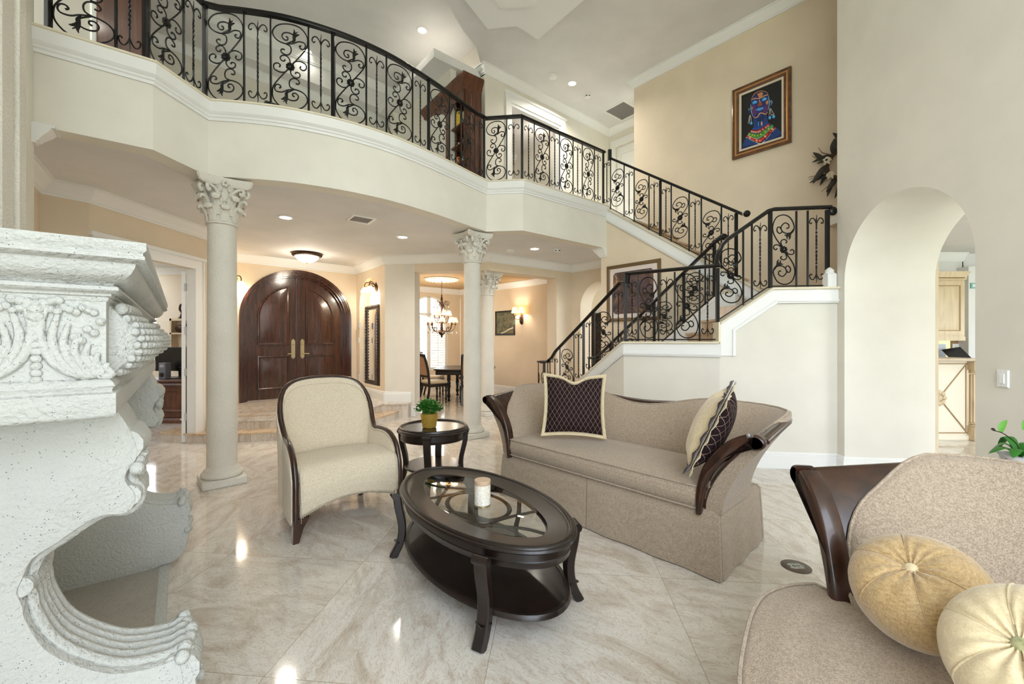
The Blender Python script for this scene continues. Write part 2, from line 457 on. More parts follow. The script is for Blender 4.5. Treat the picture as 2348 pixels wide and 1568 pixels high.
BAL = [(-3.54, 3.09), (-3.0, 3.5), (-2.945, 4.06), (-2.63, 4.11), (-2.3, 4.19), (-2.0, 4.32), (-1.7, 4.5), (-1.4, 4.75), (-1.15, 5.03),
       (-.9, 5.36), (-.64, 5.74), (-.375, 6.12), (.16, 6.065), (1.64, 7.24)]
def fine(path):
    mid = smooth_path([p + (0,) for p in path[2:12]], 4)
    return path[:2] + [(p[0], p[1]) for p in mid] + path[12:]
BALF = fine(BAL)

# floors
mb = MB(); mb.prism([(-9, -3.2), (10, -3.2), (10, 16), (-9, 16)], -.12, 0); struct('floor', mb, M['floor'])
SC = (-4.2, 7.9)
def arc(r, a0, a1, n=24): return [(SC[0] + r * math.cos(math.radians(a0 + (a1 - a0) * k / n)), SC[1] + r * math.sin(math.radians(a0 + (a1 - a0) * k / n))) for k in range(n + 1)]
mb = MB(); mb.mat(0); mb.prism(arc(2.11, -112, -2) + [(-2.0, 8.6), (-4.8, 8.8)], 0, .112); mb.mat(1); mb.prism(arc(2.13, -112, -2) + [(-2.0, 8.6), (-4.8, 8.8)], .112, .135)
struct('floor_lower_step', mb, [M['step'], M['tread']])
foy = arc(1.84, -112, -9) + [(-1.92, 7.74), (-1.92, 8.1), (-2.4, 8.2), (-3.42, 9.3), (-5.45, 7.5)]
foy2 = arc(1.86, -112, -9) + [(-1.9, 7.72), (-1.9, 8.1), (-2.4, 8.2), (-3.42, 9.3), (-5.45, 7.5)]
mb = MB(); mb.mat(0); mb.prism(foy, 0, .247); mb.mat(1); mb.prism(foy2, .247, .27)
struct('floor_foyer', mb, [M['step'], M['floor']])
mb = MB()   # inlaid border lines of the foyer floor
for r in (1.55, 1.49): mb.tube([(x, y, .2715) for x, y in arc(r, -95, -15)], .012, 4, flat=(.1, 1))
for a in (-85, -60, -35): mb.tube([(SC[0] + 1.5 * math.cos(math.radians(a)), SC[1] + 1.5 * math.sin(math.radians(a)), .2715), (SC[0] + .3 * math.cos(math.radians(a + 20)), SC[1] + .3 * math.sin(math.radians(a + 20)), .2715)], .018, 4, flat=(.08, 1))
struct('trim_floor_inlay', mb, M['glaze'])

# slab between the storeys and its curb
mb = MB(); mb.prism(offset(BALF, .1) + [(2.45, 8.15), (2.6, 10.6), (2.0, 16), (-8, 16), (-8, 3.1), (-4, 3.0)], ZC, ZF); struct('ceiling_lower', mb, M['ceil'])
def ribbon(path, z0, z1, t):
    mb = MB(); mb.sweep([p + (0,) for p in path], [(0, z0), (0, z1), (t, z1), (t, z0)], 1, False); return mb
struct('wall_balcony', ribbon([(p[0], p[1]) for p in BALF], ZC - .004, 3.7, .18), M['fascia'], sharp=20)
mb = MB(); mb.sweep([p + (3.72,) for p in BALF], [(-.002, -.165), (-.014, -.165), (-.014, -.14), (-.026, -.132), (-.026, -.115), (-.036, -.108), (-.05, -.09), (-.054, 0), (.2, 0), (.2, -.1), (-.002, -.1)], 1)
struct('trim_balcony', mb, M['trim'], sharp=20)
mb = MB(); mb.sweep([p + (3.72,) for p in BALF], [(.2, 0), (-.05, 0), (-.064, .006), (-.066, .014), (-.06, .022), (-.05, .024), (.2, .024)], 1)
struct('trim_balcony_cap', mb, M['cap'], sharp=20)

CROWN = [(0, -.15), (.02, -.15), (.022, -.132), (.034, -.126), (.04, -.11), (.058, -.085), (.085, -.05), (.1, -.02), (.118, -.018), (.118, 0), (0, 0)]
BASE = [(0, 0), (.022, 0), (.022, .14), (.014, .148), (.017, .165), (.006, .182), (0, .182)]
def crown(name, path, z, side, prof=None, k=1.0):
    mb = MB(); mb.sweep([p + (z,) for p in path], [(a * k, b * k) for a, b in (prof or CROWN)], side); return struct(name, mb, M['trim'], sharp=20)

# lower storey walls (bodies lie away from the room)
K0 = (-3.54, 3.09)
mb = MB(); mb.vprism(fpl(-.3, -.85), fpl(4.63, -.85), [(0, 0), (0, ZT), (4.93, ZT), (4.93, 0)], 0, .35); struct('wall_fireplace', mb, M['fascia'])
PA = [(-3.75, 2.95), (-4.66, 4.13), (-4.47, 4.42), (-4.41, 6.3), (-4.66, 6.42), (-5.39, 7.46)]
wall('wall_office', PA[0], PA[1], 0, ZC, .2, mat='wallw'); wall('wall_office_return', PA[1], PA[2], 0, ZC, .2, mat='wallw')
OD0, OD1 = .15, 1.41
wall('wall_office_door', PA[2], PA[3], 0, ZC, .1, [(OD0, OD1, 2.42, 0)], 'wallw')
wall('wall_foyer', PA[4], PA[5], 0, ZC, .2, mat='wallw'); wall('wall_foyer_return', PA[3], PA[4], 0, ZC, .2, mat='wallw')
DW0, DW1 = (-5.39, 7.46), (-3.42, 9.2)
NW0, NW1 = (-3.42, 9.2), (-2.42, 7.97)
PW1 = (-1.835, 7.9); HK = (-.42, 7.72); W30 = (1.28, 8.95); W31 = (2.05, 8.0)
H2u = unit(sub2(W30, HK)); OPE = (HK[0] + H2u[0] * 1.66, HK[1] + H2u[1] * 1.66)
LN = math.dist(NW0, NW1); NS0, NS1 = .2, 1.36
wall('wall_niche', NW0, NW1, .2, ZC, .3, [(NS0, NS1, 2.15, .56)], 'wallw')
mb = MB(); mb.vprism(NW0, NW1, [(NS0, .2), (NS0, .5), (NS1, .5), (NS1, .2)], 0, .3); mb.vprism(NW0, NW1, [(0, .2), (0, ZC), (LN, ZC), (LN, .2)], .15, .34); struct('wall_niche_back', mb, M['wallw'])
wall('wall_pier', NW1, PW1, 0, ZC, .28)
mb = MB(); mb.sweep([PW1 + (2.72,), HK + (2.72,), W30 + (2.72,)], [(0, 0), (.3, 0), (.3, .3), (0, .3)], 1); struct('wall_dining_header', mb, M['wallw'])
wall('wall_dining_pier', OPE, W30, 0, 2.73, .3, mat='wallw')
wall('wall_passage', W30, W31, 0, ZC, .35, [(.24, 1.2, 2.1, .5)], 'wallw')
# trims of the lower storey
crown('trim_crown_office', PA, ZC, -1); crown('trim_crown_foyer', [DW0, DW1, NW1, PW1, HK, W30, W31], ZC, -1)
def base(name, path, z=0.0, side=-1): return crown(name, path, z, side, BASE)
base('baseboard_niche', [DW1, NW1], .27); base('baseboard_pier', [NW1, (-1.9, 7.905)], .27); base('baseboard_pier_floor', [(-1.9, 7.905), PW1, (PW1[0] + .03, PW1[1] + .26)])
base('baseboard_dining_pier', [OPE, W30]); base('baseboard_passage', [W30, lerp(W30, W31, .19)])
base('baseboard_foyer', [PA[5], lerp(DW0, DW1, .06)], .27)

# office door: casing, jamb, open leaf with hinges
ud = unit(sub2(PA[3], PA[2]))
def pc(s, t=0): return (PA[2][0] + ud[0] * s - ud[1] * t, PA[2][1] + ud[1] * s + ud[0] * t)
mb = MB()
for (a, b, z0, z1) in ((OD0 - .12, OD0, 0, 2.42), (OD1, OD1 + .16, 0, 2.42), (OD0 - .13, OD1 + .17, 2.42, 2.56)):
    mb.vprism(PA[2], PA[3], [(a, z0), (a, z1), (b, z1), (b, z0)], -.022, 0)
mb.vprism(PA[2], PA[3], [(OD0 - .15, 2.54), (OD0 - .15, 2.585), (OD1 + .19, 2.585), (OD1 + .19, 2.54)], -.04, 0)
for a, b in ((OD0 - .002, OD0 + .025), (OD1 - .008, OD1 + .002)): mb.vprism(PA[2], PA[3], [(a, 0), (a, 2.42), (b, 2.42), (b, 0)], 0, .1)
for a, b in ((OD0 - .115, OD0 - .1), (OD1 + .135, OD1 + .15)): mb.vprism(PA[2], PA[3], [(a, 0), (a, 2.55), (b, 2.55), (b, 0)], -.03, 0)
struct('trim_office_casing', mb, M['trim'])
hp = pc(OD1 - .012, .112); dirx = unit((-.612, .79))
dr = thing('door_2', 'white office door standing open behind the front stone column', 'door', (hp[0], hp[1], .01)); dr['kind'] = 'structure'
mb = MB(); mb.vprism((0, 0), dirx, [(0, 0), (0, 2.38), (.82, 2.38), (.82, 0)], 0, .045); mb.build('leaf', M['trim'], dr)
for z in (.3, .92, 1.5, 2.1):
    mb = MB(); mb.lathe([(.009, 0), (.009, .11)], (.0, -.008, z - .005), 8); mb.box(-.006, .006, -.012, .03, z, z + .1); mb.build('hinge', M['grille'], dr)

# front double door
LD = math.dist(DW0, DW1); udw = unit(sub2(DW1, DW0)); ndw = (-udw[1], udw[0])
s_left = along(DW0, DW1, 547) * LD; s_right = along(DW0, DW1, 803) * LD
sc_, sr = (s_left + s_right) / 2, (s_right - s_left) / 2
ZS = 2.83 - sr * .93
wall('wall_entry', DW0, DW1, .2, ZC, .3, [(sc_ - sr + .04, sc_ + sr - .04, ZS, sr * .93 - .04)], 'wallw', 32)
def dwp(s, z, t): return (DW0[0] + udw[0] * s + ndw[0] * t, DW0[1] + udw[1] * s + ndw[1] * t, z)
door = thing('door_1', 'arched mahogany double front door at the end of the foyer', 'front door', dwp(sc_, .27, 0)); door['kind'] = 'structure'
def archpath(r, k=1.0, z0=.27, n=28):
    return [(-r, z0)] + [(-r * math.cos(PI * i / n), ZS + r * .93 * math.sin(PI * i / n)) for i in range(n + 1)] + [(r, z0)]
def archband(mb, r0, r1, t0, t1):
    A, B = archpath(r0), archpath(r1)
    rs = [[dwp(sc_ + a[0], a[1], t0), dwp(sc_ + b[0], b[1], t0), dwp(sc_ + b[0], b[1], t1), dwp(sc_ + a[0], a[1], t1)] for a, b in zip(A, B)]
    mb.rings(rs, True, True)
mb = MB(); archband(mb, sr - .05, sr, -.07, .05); archband(mb, sr - .075, sr - .045, -.05, .07); archband(mb, sr - .115, sr - .07, -.025, .08); archband(mb, sr - .15, sr - .112, .03, .13); mb.build('door_frame', M['doorwood'], door, True)
RL = sr - .145
for sg, w in ((-1, 'left'), (1, 'right')):
    lf = MB()
    def half(r, n=18): return [(sg * r * math.cos(PI / 2 * i / n), ZS + r * .93 * math.sin(PI / 2 * i / n)) for i in range(n + 1)]
    def fan(mb, pts, t0, t1):
        mb.rings([[dwp(sc_ + a, z, t0) for a, z in pts], [dwp(sc_ + a, z, t1) for a, z in pts]], True, True)
    out = [(sg * .004, .28), (sg * RL, .28)] + half(RL) ; out[-1] = (sg * .004, out[-1][1])
    fan(lf, out, .09, .14)
    L = lf.build('leaf', M['doorwood'], door, True)
    pn = MB()
    i0 = .15; rp = RL - .17
    def insetloop(e):
        a = [(sg * (i0 + e), 1.33 + e), (sg * (rp - e), 1.33 + e)]
        for i in range(0, 15):
            th = PI / 2 * i / 14
            x = (rp - e) * math.cos(th); z = ZS + (rp - e) * .93 * math.sin(th)
            if x < i0 + e: break
            a.append((sg * x, z))
        a.append((sg * (i0 + e), ZS + .93 * math.sqrt(max(0, (rp - e) ** 2 - (i0 + e) ** 2)))); return a
    def boxloop(e): return [(sg * (i0 + e), .47 + e), (sg * (rp - e), .47 + e), (sg * (rp - e), 1.13 - e), (sg * (i0 + e), 1.13 - e)]
    for lp in (insetloop, boxloop):
        a = lp(0)
        n = len(a)
        def ring(e, t):
            b = lp(e)
            while len(b) < n: b.insert(-1, b[-2])
            return [dwp(sc_ + x, z, t) for x, z in b[:n]]
        pn.rings([ring(0, .0905), ring(.006, .066), ring(.022, .062), ring(.034, .07), ring(.042, .0895), ring(.052, .0895), ring(.13, .072)], False, True)
    pn.build('door_panels', M['doorwood'], door, True)
    hb = MB()
    c = dwp(sc_ + sg * .085, 1.22, .05)
    hb.vprism(dwp(sc_ + sg * .085 - .035, 0, 0)[:2], dwp(sc_ + sg * .085 + .035, 0, 0)[:2], [(0, 1.09), (.0, 1.42), (.035, 1.46), (.07, 1.42), (.07, 1.09), (.035, 1.05)], .072, .092)
    hb.tube([dwp(sc_ + sg * .085, 1.16, .08), dwp(sc_ + sg * .085, 1.16, .03), dwp(sc_ + sg * .2, 1.155, .02)], .011, 8)
    hb.lathe([(.016, 0), (.02, .02), (.012, .03)], dwp(sc_ + sg * .085, 1.33, .07), 10)
    hb.build('door_handle', M['brass'], door, True)
mb = MB(); mb.vprism(dwp(sc_ - .022, 0, 0)[:2], dwp(sc_ + .022, 0, 0)[:2], [(0, .28), (0, ZS + RL * .93), (.044, ZS + RL * .93), (.044, .28)], .06, .09); mb.build('astragal', M['doorwood'], door, True)

# dining room and office shells behind
DC = (-1.6, 13.0); DLu = (-.78, -.63); DRu = (.69, -.72)
mb = MB()
def strip(mb, p, u, s0, s1, z0, z1, t): mb.vprism((p[0] + u[0] * s0, p[1] + u[1] * s0), (p[0] + u[0] * s1, p[1] + u[1] * s1), [(0, z0), (0, z1), (abs(s1 - s0), z1), (abs(s1 - s0), z0)], 0, t)
DE = (DC[0] + DLu[0] * 5, DC[1] + DLu[1] * 5); DL1 = (.78, .63)
for s0, s1, z0, z1 in ((0, 3.35, 0, ZC), (4.55, 5, 0, ZC), (3.35, 4.55, 0, .55), (3.35, 4.55, 2.78, ZC)): strip(mb, DE, DL1, s0, s1, z0, z1, .25)
struct('wall_dining_window', mb, M['wallw'])
wall('wall_dining_right', DC, (DC[0] + DRu[0] * 4.6, DC[1] + DRu[1] * 4.6), 0, ZC, .2, mat='wallw')
wall('wall_dining_left', (-5.0, 9.6), DE, 0, ZC, .2, mat='wallw')
mb = MB(); mb.prism([(-1.7, 8.25), (-.5, 8.05), (1.3, 9.3), (2.6, 9.9), (-1.3, 14), (-6, 10.2), (-3.4, 9.6), (-2.4, 8.3)], 2.985, 3.018); struct('ceiling_dining', mb, M['dimceil'])
crown('trim_crown_dining', [(-5.0, 9.6), DE, DC, (DC[0] + DRu[0] * 4.6, DC[1] + DRu[1] * 4.6)], 2.985, -1)
base('baseboard_dining', [DE, DC, (DC[0] + DRu[0] * 4.6, DC[1] + DRu[1] * 4.6)])
wall('wall_passage_far', (1.55, 11.4), (3.75, 9.1), 0, ZC, .2)
# office: far wall with a small window, left wall
mb = MB(); mb.box(-9.0, -8.6, 9.2, 9.4, 0, ZC); mb.box(-8.6, -7.8, 9.2, 9.4, 0, 1.0); mb.box(-8.6, -7.8, 9.2, 9.4, 2.3, ZC); mb.box(-7.8, -4.8, 9.2, 9.4, 0, ZC); struct('wall_office_far', mb, M['wallw'])
mb = MB(); mb.box(-9.0, -8.8, 3.0, 9.4, 0, ZC); struct('wall_office_left', mb, M['wallw'])
crown('trim_crown_office_far', [(-8.8, 9.2), (-4.8, 9.2)], ZC, -1)

mb = MB(); mb.box(-9.0, -3.8, 2.75, 2.9, 0, ZC); struct('wall_office_front', mb, M['wallw'])
# right side wall with the deep arch
RS0, RSd = (3.565, 4.59), unit((-.12, -1))
RS1 = (RS0[0] + RSd[0] * 6.6, RS0[1] + RSd[1] * 6.6)
AW0, AW1 = .12, 1.545
wall('wall_right', RS0, RS1, 0, ZT, .87, [(AW0, AW1, 2.05, .707)], 'wall', 40)
mb = MB()
rn = (-RSd[1], RSd[0])
def rsp(s, t): return (RS0[0] + RSd[0] * s + rn[0] * t, RS0[1] + RSd[1] * s + rn[1] * t)
mb.sweep([RS0 + (0,), rsp(AW0, 0) + (0,), rsp(AW0, .87) + (0,)], BASE, -1); mb.sweep([rsp(AW1, .87) + (0,), rsp(AW1, 0) + (0,), RS1 + (0,)], BASE, -1)
struct('baseboard_right', mb, M['trim'], sharp=20)
# window wall behind the camera
WB = [fpl(-.3, -.85), (-.3, -2.6), RS1]
mb = MB()
for p, q in zip(WB, WB[1:]):
    L = math.dist(p, q); k = max(1, round(L / 1.15)); st = L / k
    u = unit(sub2(q, p))
    for i in range(k + 1): mb.vprism((p[0] + u[0] * (i * st - .05), p[1] + u[1] * (i * st - .05)), (p[0] + u[0] * (i * st + .05), p[1] + u[1] * (i * st + .05)), [(0, 0), (0, 6.1), (.1, 6.1), (.1, 0)], -.12, .0)
    for z0, z1 in ((0, .12), (2.6, 2.75), (6.0, 6.5)): mb.vprism(p, q, [(0, z0), (0, z1), (L, z1), (L, z0)], -.12, 0)
struct('window_1', mb, M['trim'])
# ---------------------------------------------------------------- upper storey
LW0, LW1 = (-.5, 7.75), (2.35, 10.15); LLW = math.dist(LW0, LW1)
BW1 = (-2.54, 9.97)
t0, t1 = along(LW0, LW1, 1171) * LLW, along(LW0, LW1, 1285) * LLW
wall('wall_loft', LW0, LW1, ZF, ZT, .2, [(t0, t1, 6.06, 0)])
wall('wall_bookcase', BW1, LW0, ZF, ZTRAY, .2)
UW0 = (-7.4, 5.7)
wall('wall_stairhall_far', UW0, BW1, ZF, ZTRAY, .2)
CW0, CW1 = (-4.4, 3.2), (-4.45, 5.16); LCW = math.dist(CW0, CW1)
wall('wall_loft_left', CW0, CW1, ZF, ZTRAY, .18)
wall('wall_loft_hall', (-4.63, 5.16), (-7.6, 5.6), ZF, ZTRAY, -.15)
mb = MB(); mb.box(3.3, 3.5, 8.3, 10.5, ZF, ZT); struct('wall_loft_end', mb, M['wall'])
W20, W21 = LW1, (3.4, 8.96); L2 = math.dist(W20, W21)
d0 = along(W20, W21, 1411) * L2
wall('wall_loft_right', W20, W21, ZF, ZT, .2, [(d0, d0 + .85, 6.04, 0)])
QW0, QW1 = (2.39, 8.2), (5.03, 5.2); QU = unit(sub2(QW1, QW0))
mb = MB(); mb.vprism(QW0, QW1, [(0, 1.6), (0, ZT), (math.dist(QW0, QW1), ZT), (math.dist(QW0, QW1), 1.6)], 0, .2); struct('wall_staircase', mb, M['wallw'])
Ll = math.dist(rsp(.0, .87), QW1); mb = MB(); mb.vprism(rsp(.0, .87), QW1, [(0, 0), (0, ZT), (Ll, ZT), (Ll, 0)], -.1, 0); struct('wall_landing_end', mb, M['wallw'])
crown('trim_crown_loft', [BW1, LW0, LW1, W21], ZT, -1); crown('trim_crown_staircase', [(QW0[0] + .2 * .75, QW0[1] + .2 * .66), QW0, QW1], ZT, -1)
# ceilings
lu = unit(sub2(LW1, LW0)); ln = (-lu[1], lu[0])
def lw(s, t): return (LW0[0] + lu[0] * s + ln[0] * t, LW0[1] + lu[1] * s + ln[1] * t)
mb = MB(); mb.prism([lw(-1.0, .12), lw(3.0, .12), lw(3.0, 2.5), lw(-1.0, 2.5)], 6.3, 6.45); struct('ceiling_loft_room', mb, M['ceil'])
TR = [(-.62, 7.23), (-.71, 7.06), (-.8, 6.86), (-.9, 6.56), (-.97, 6.24), (-1.01, 5.9), (-1.02, 5.5), (-.97, 5.1)]
mb = MB(); mb.prism(TR + [(-3.2, 4.75), (-4.6, 4.2), (-9, 3.0), (-9, -3.2), (9, -3.2), (9, 16), (2.5, 16), (2.3, 10.35), (-.55, 7.93)], ZT, ZTRAY + .05); struct('ceiling', mb, M['ceil'], sharp=20)
mb = MB(); mb.prism([(-9, 2.5), (0, 2.5), (0, 13), (-9, 13)], ZTRAY, ZTRAY + .1); struct('ceiling_tray', mb, M['ceil'])
uu = unit(sub2(BW1, UW0)); un = (uu[1], -uu[0])
def uw(s, t): return (UW0[0] + uu[0] * s + un[0] * t, UW0[1] + uu[1] * s + un[1] * t)
LU = math.dist(UW0, BW1); ub = unit(sub2(LW0, BW1)); ubn = (ub[1], -ub[0])
def bw(s, t): return (BW1[0] + ub[0] * s + ubn[0] * t, BW1[1] + ub[1] * s + ubn[1] * t)
inner = (BW1[0] + un[0] * .36 + uu[0] * -.0 , BW1[1] + un[1] * .36)
mb = MB(); mb.prism([uw(0, 0), BW1, uw(LU - .02, .38), uw(2.6, .38), uw(2.45, 1.2), uw(0, 1.2)], ZT, ZTRAY + .02); struct('ceiling_soffit', mb, M['ceil'])
crown('trim_crown_hall', [UW0, BW1, LW0], ZT, -1); crown('trim_crown_tray', [uw(2.45, 1.2), uw(2.6, .38), uw(LU - .02, .38)], ZTRAY, -1)
# stepped star panel hung from the ceiling
star = [at(x, y, 6.36) for x, y in ((1065, 0), (1119, 67), (1185, 60), (1233, 91), (1340, 0))]
star = [(-.98, 5.6)] + star + [(1.75, 5.55), (2.05, 5.0), (1.62, 4.55), (1.72, 3.95), (1.1, 3.8), (.5, 3.35), (-.1, 3.8), (-.72, 3.9), (-.72, 4.5), (-1.2, 5.0)]
mb = MB(); mb.prism(star, 6.36, ZT); struct('ceiling_star_panel', mb, M['trim'])  # white in place of ceiling paint: extra window light put into the colour
inn = [at(x, y, 6.30) for x, y in ((1128, -12), (1149, 21), (1228, 15))] + [(.32, 5.6), (.9, 5.2), (.9, 4.7), (.2, 4.4), (-.4, 4.7), (-.42, 5.4)]
mb = MB(); mb.prism(inn, 6.30, 6.365); struct('ceiling_star_centre', mb, M['trim'])  # lower tier kept white too, its brighter light painted in
# loft doorway casing and small room behind
mb = MB()
for a, b, z0, z1, th in ((t0 - .13, t0, ZF, 6.06, .025), (t1, t1 + .13, ZF, 6.06, .025), (t0 - .14, t1 + .14, 6.06, 6.22, .025), (t0 - .16, t1 + .16, 6.2, 6.25, .045)):
    mb.vprism(LW0, LW1, [(a, z0), (a, z1), (b, z1), (b, z0)], -th, 0)
for a, b in ((t0 - .002, t0 + .03), (t1 - .03, t1 + .002)): mb.vprism(LW0, LW1, [(a, ZF), (a, 6.06), (b, 6.06), (b, ZF)], 0, .2)
mb.vprism(LW0, LW1, [(t0, 6.0), (t0, 6.06), (t1, 6.06), (t1, 6.0)], 0, .2)
struct('trim_loft_casing', mb, M['trim'])
lu = unit(sub2(LW1, LW0)); ln = (-lu[1], lu[0])
def lw(s, t): return (LW0[0] + lu[0] * s + ln[0] * t, LW0[1] + lu[1] * s + ln[1] * t)
mb = MB(); mb.vprism(lw(-.8, 2.2), lw(4, 2.2), [(0, ZF), (0, ZT), (4.8, ZT), (4.8, ZF)], 0, .15); mb.vprism(lw(-.5, .2), lw(-.5, 2.3), [(0, ZF), (0, ZT), (2.1, ZT), (2.1, ZF)], 0, .12); mb.vprism(lw(2.6, .2), lw(2.6, 2.3), [(0, ZF), (0, ZT), (2.1, ZT), (2.1, ZF)], -.12, 0); struct('wall_loft_room', mb, M['wall'])
crown('trim_crown_loft_room', [lw(-.4, .2), lw(-.4, 2.2), lw(3, 2.2)], 6.3, -1)
# doors upstairs
t = thing('door_3', 'white panelled door at the far right of the upper landing', 'door', (0, 0, 0)); t['kind'] = 'structure'
def w2(s, z, k): 
    u = unit(sub2(W21, W20)); n = (-u[1], u[0]); return (W20[0] + u[0] * s + n[0] * k, W20[1] + u[1] * s + n[1] * k, z)
mb = MB(); mb.vprism(W20, W21, [(d0 + .01, ZF), (d0 + .01, 6.03), (d0 + .84, 6.03), (d0 + .84, ZF)], .06, .1); mb.build('leaf', M['trim'], t)
mb = MB()
for z0, z1 in ((3.8, 4.5), (4.7, 5.85)):
    for a in (d0 + .12,):
        pts = [(a, z0), (a, z1), (a + .6, z1), (a + .6, z0)]
        mb.rings([[w2(x, z, .062) for x, z in pts], [w2(x + (.02 if i in (0, 1) else -.02), z + (.02 if i in (0, 3) else -.02), .045) for i, (x, z) in enumerate(pts)], [w2(x + (.05 if i in (0, 1) else -.05), z + (.05 if i in (0, 3) else -.05), .058) for i, (x, z) in enumerate(pts)]], False, True)
mb.build('door_panels', M['trim'], t)
mb = MB()
for a, b, z0, z1 in ((d0 - .12, d0, ZF, 6.04), (d0 + .85, d0 + .97, ZF, 6.04), (d0 - .12, d0 + .97, 6.04, 6.2)): mb.vprism(W20, W21, [(a, z0), (a, z1), (b, z1), (b, z0)], -.025, 0)
struct('trim_door_casing', mb, M['trim'])
t = thing('door_4', 'brown wooden door behind the balcony railing at upper left', 'door', (0, 0, 0)); t['kind'] = 'structure'
a0, a1 = along(CW0, CW1, 217) * LCW, along(CW0, CW1, 322) * LCW
mb = MB(); mb.vprism(CW0, CW1, [(a0, ZF), (a0, 6.0), (a1, 6.0), (a1, ZF)], -.03, 0); mb.build('leaf', M['cherry'], t)
mb = MB()
for i, (e, th) in enumerate(((0, .05), (.03, .04), (.055, .055))): mb.vprism(CW0, CW1, [(a1 + e, ZF), (a1 + e, 6.05), (a1 + e + .028, 6.05), (a1 + e + .028, ZF)], -th, 0)
mb.build('door_casing', M['cherry'], t)
mb = MB(); mb.vprism(CW0, CW1, [(a0 - .05, ZF), (a0 - .05, 6.1), (a0, 6.1), (a0, ZF)], -.02, 0); struct('trim_loft_left', mb, M['trim'])
# ---------------------------------------------------------------- staircase
O0, O1, O2 = (.52, 7.3), (1.427, 5.35), (2.355, 4.75)
RJ = .546
Ru = unit(sub2(RS0, O2)); LR = math.dist(O2, RS0)
R1 = (O2[0] + Ru[0] * RJ, O2[1] + Ru[1] * RJ)
I0, I1 = (1.47, 7.35), (2.80, 5.72)
S0 = (1.64, 7.24); SU = (.66, -.75); SN = (.75, .66)
def sp(s, t=0.0): return (S0[0] + SU[0] * s + SN[0] * t, S0[1] + SU[1] * s + SN[1] * t)
def curbz(s): return 3.69 - .681 * s
L01 = math.dist(O0, O1)
mb = MB(); mb.vprism(O0, O1, [(0, 0), (0, .13), (L01, 1.38), (L01, 0)], 0, .14); mb.vprism(O1, O2, [(0, 0), (0, 1.38), (math.dist(O1, O2), 1.38), (math.dist(O1, O2), 0)], 0, .14)
mb.vprism(O2, RS0, [(0, 0), (0, 1.60), (RJ, 1.98), (LR, 1.98), (LR, 0)], 0, .14)
struct('wall_stair_front', mb, M['wall'])
mb = MB()
def bands(mb, p, q, outer, inner, th=.022, bead=.04):
    """White string board: outer edge line and inner edge line of equal length, with a bead along the inner edge."""
    mb.vprism(p, q, outer + inner[::-1], -th, .002)
    for k0, k1, tb in ((.0, .10, bead * .62), (.12, .22, bead), (.24, .30, bead * .62)):
        a = [lerp(i, o, k0) for o, i in zip(outer, inner)]; b = [lerp(i, o, k1) for o, i in zip(outer, inner)]
        mb.vprism(p, q, b + a[::-1], -tb, -.001)
bands(mb, O0, O1, [(0, .13), (L01, 1.385)], [(0, -.04), (L01, 1.235)])
L12 = math.dist(O1, O2)
bands(mb, O1, O2, [(-.0, 1.385), (L12 + .02, 1.385)], [(-.0, 1.235), (L12 + .02, 1.235)])
bands(mb, O2, RS0, [(0, 1.25), (0, 1.605), (RJ, 1.985), (LR, 1.985)], [(.165, 1.25), (.165, 1.53), (RJ + .055, 1.835), (LR, 1.835)])
struct('trim_stair_string', mb, M['trim'], sharp=20)
CAPP = [(.16, 0), (-.045, 0), (-.058, .008), (-.058, .016), (-.045, .025), (.16, .025)]
mb = MB(); mb.sweep([O0 + (.13,), O1 + (1.385,), O2 + (1.385,)], CAPP, 1)
mb.sweep([O2 + (1.605,), R1 + (1.985,), RS0 + (1.985,)], CAPP, 1)
mb.vprism(O2, RS0, [(-.02, 1.405), (-.02, 1.63), (.006, 1.63), (.006, 1.405)], -.03, .16)
struct('trim_stair_cap', mb, M['cap'], sharp=20)
base('baseboard_stair', [O0 + (), O1, O2, RS0], 0)

# treads of the lower flight
outer = [lerp(O0, O1, k / 7.4) for k in range(8)] + [O1, O2, (O2[0] + Ru[0] * .27, O2[1] + Ru[1] * .27), R1]
outer[7] = lerp(O0, O1, .97)
outer = outer[:8] + outer[9:]
inner = [lerp(I0, I1, k / 10) for k in range(11)]
OI = offset([O0, O1, O2, R1], .10)
outer = [lerp(OI[0], OI[1], k / 7.4) for k in range(8)] + [OI[2], (OI[2][0] + Ru[0] * .27, OI[2][1] + Ru[1] * .27), OI[3]]
outer[7] = lerp(OI[0], OI[1], .97)
st = []
for k in range(10):
    z = .17 * (k + 1)
    a, b, c, d = outer[k], outer[k + 1], inner[k + 1], inner[k]
    if k == 7: poly = [a, OI[1], b, c, d]
    else: poly = [a, b, c, d]
    mb = MB(); mb.mat(0); mb.prism(poly, max(0, z - .36), z - .028)
    nx = unit(sub2(a, b)); nose = [(a[0] + nx[0] * .03, a[1] + nx[1] * .03)] + poly[1:-1] + [(d[0] + nx[0] * .03, d[1] + nx[1] * .03)]
    mb.mat(1); mb.prism(nose, z - .028, z)
    st.append(mb)
LAND = [I1, OI[3], (RS0[0], RS0[1] + .1), (4.38, 4.6), (4.9, 5.2), sp(2.3, 1.16), sp(2.3)]
for i in range(1, 10):
    z = 1.87 + .173 * i; sa = 2.3 - .23 * (i - 1)
    mb = MB(); mb.mat(0); mb.prism([sp(sa, .1), sp(sa, 1.16), sp(sa - .25, 1.16), sp(sa - .25, .1)], z - .36, z - .028)
    mb.mat(1); mb.prism([sp(sa + .03, .1), sp(sa + .03, 1.16), sp(sa - .25, 1.16), sp(sa - .25, .1)], z - .028, z); st.append(mb)
stair = thing('staircase', 'marble staircase rising in two flights behind the sofa to the loft', 'staircase', (0, 0, 0)); stair['kind'] = 'structure'
for mb in st: mb.build('tread', [M['tread'], M['tread']], stair)
mb = MB(); mb.prism(LAND, 1.6, 1.87); struct('floor_landing', mb, M['tread'])
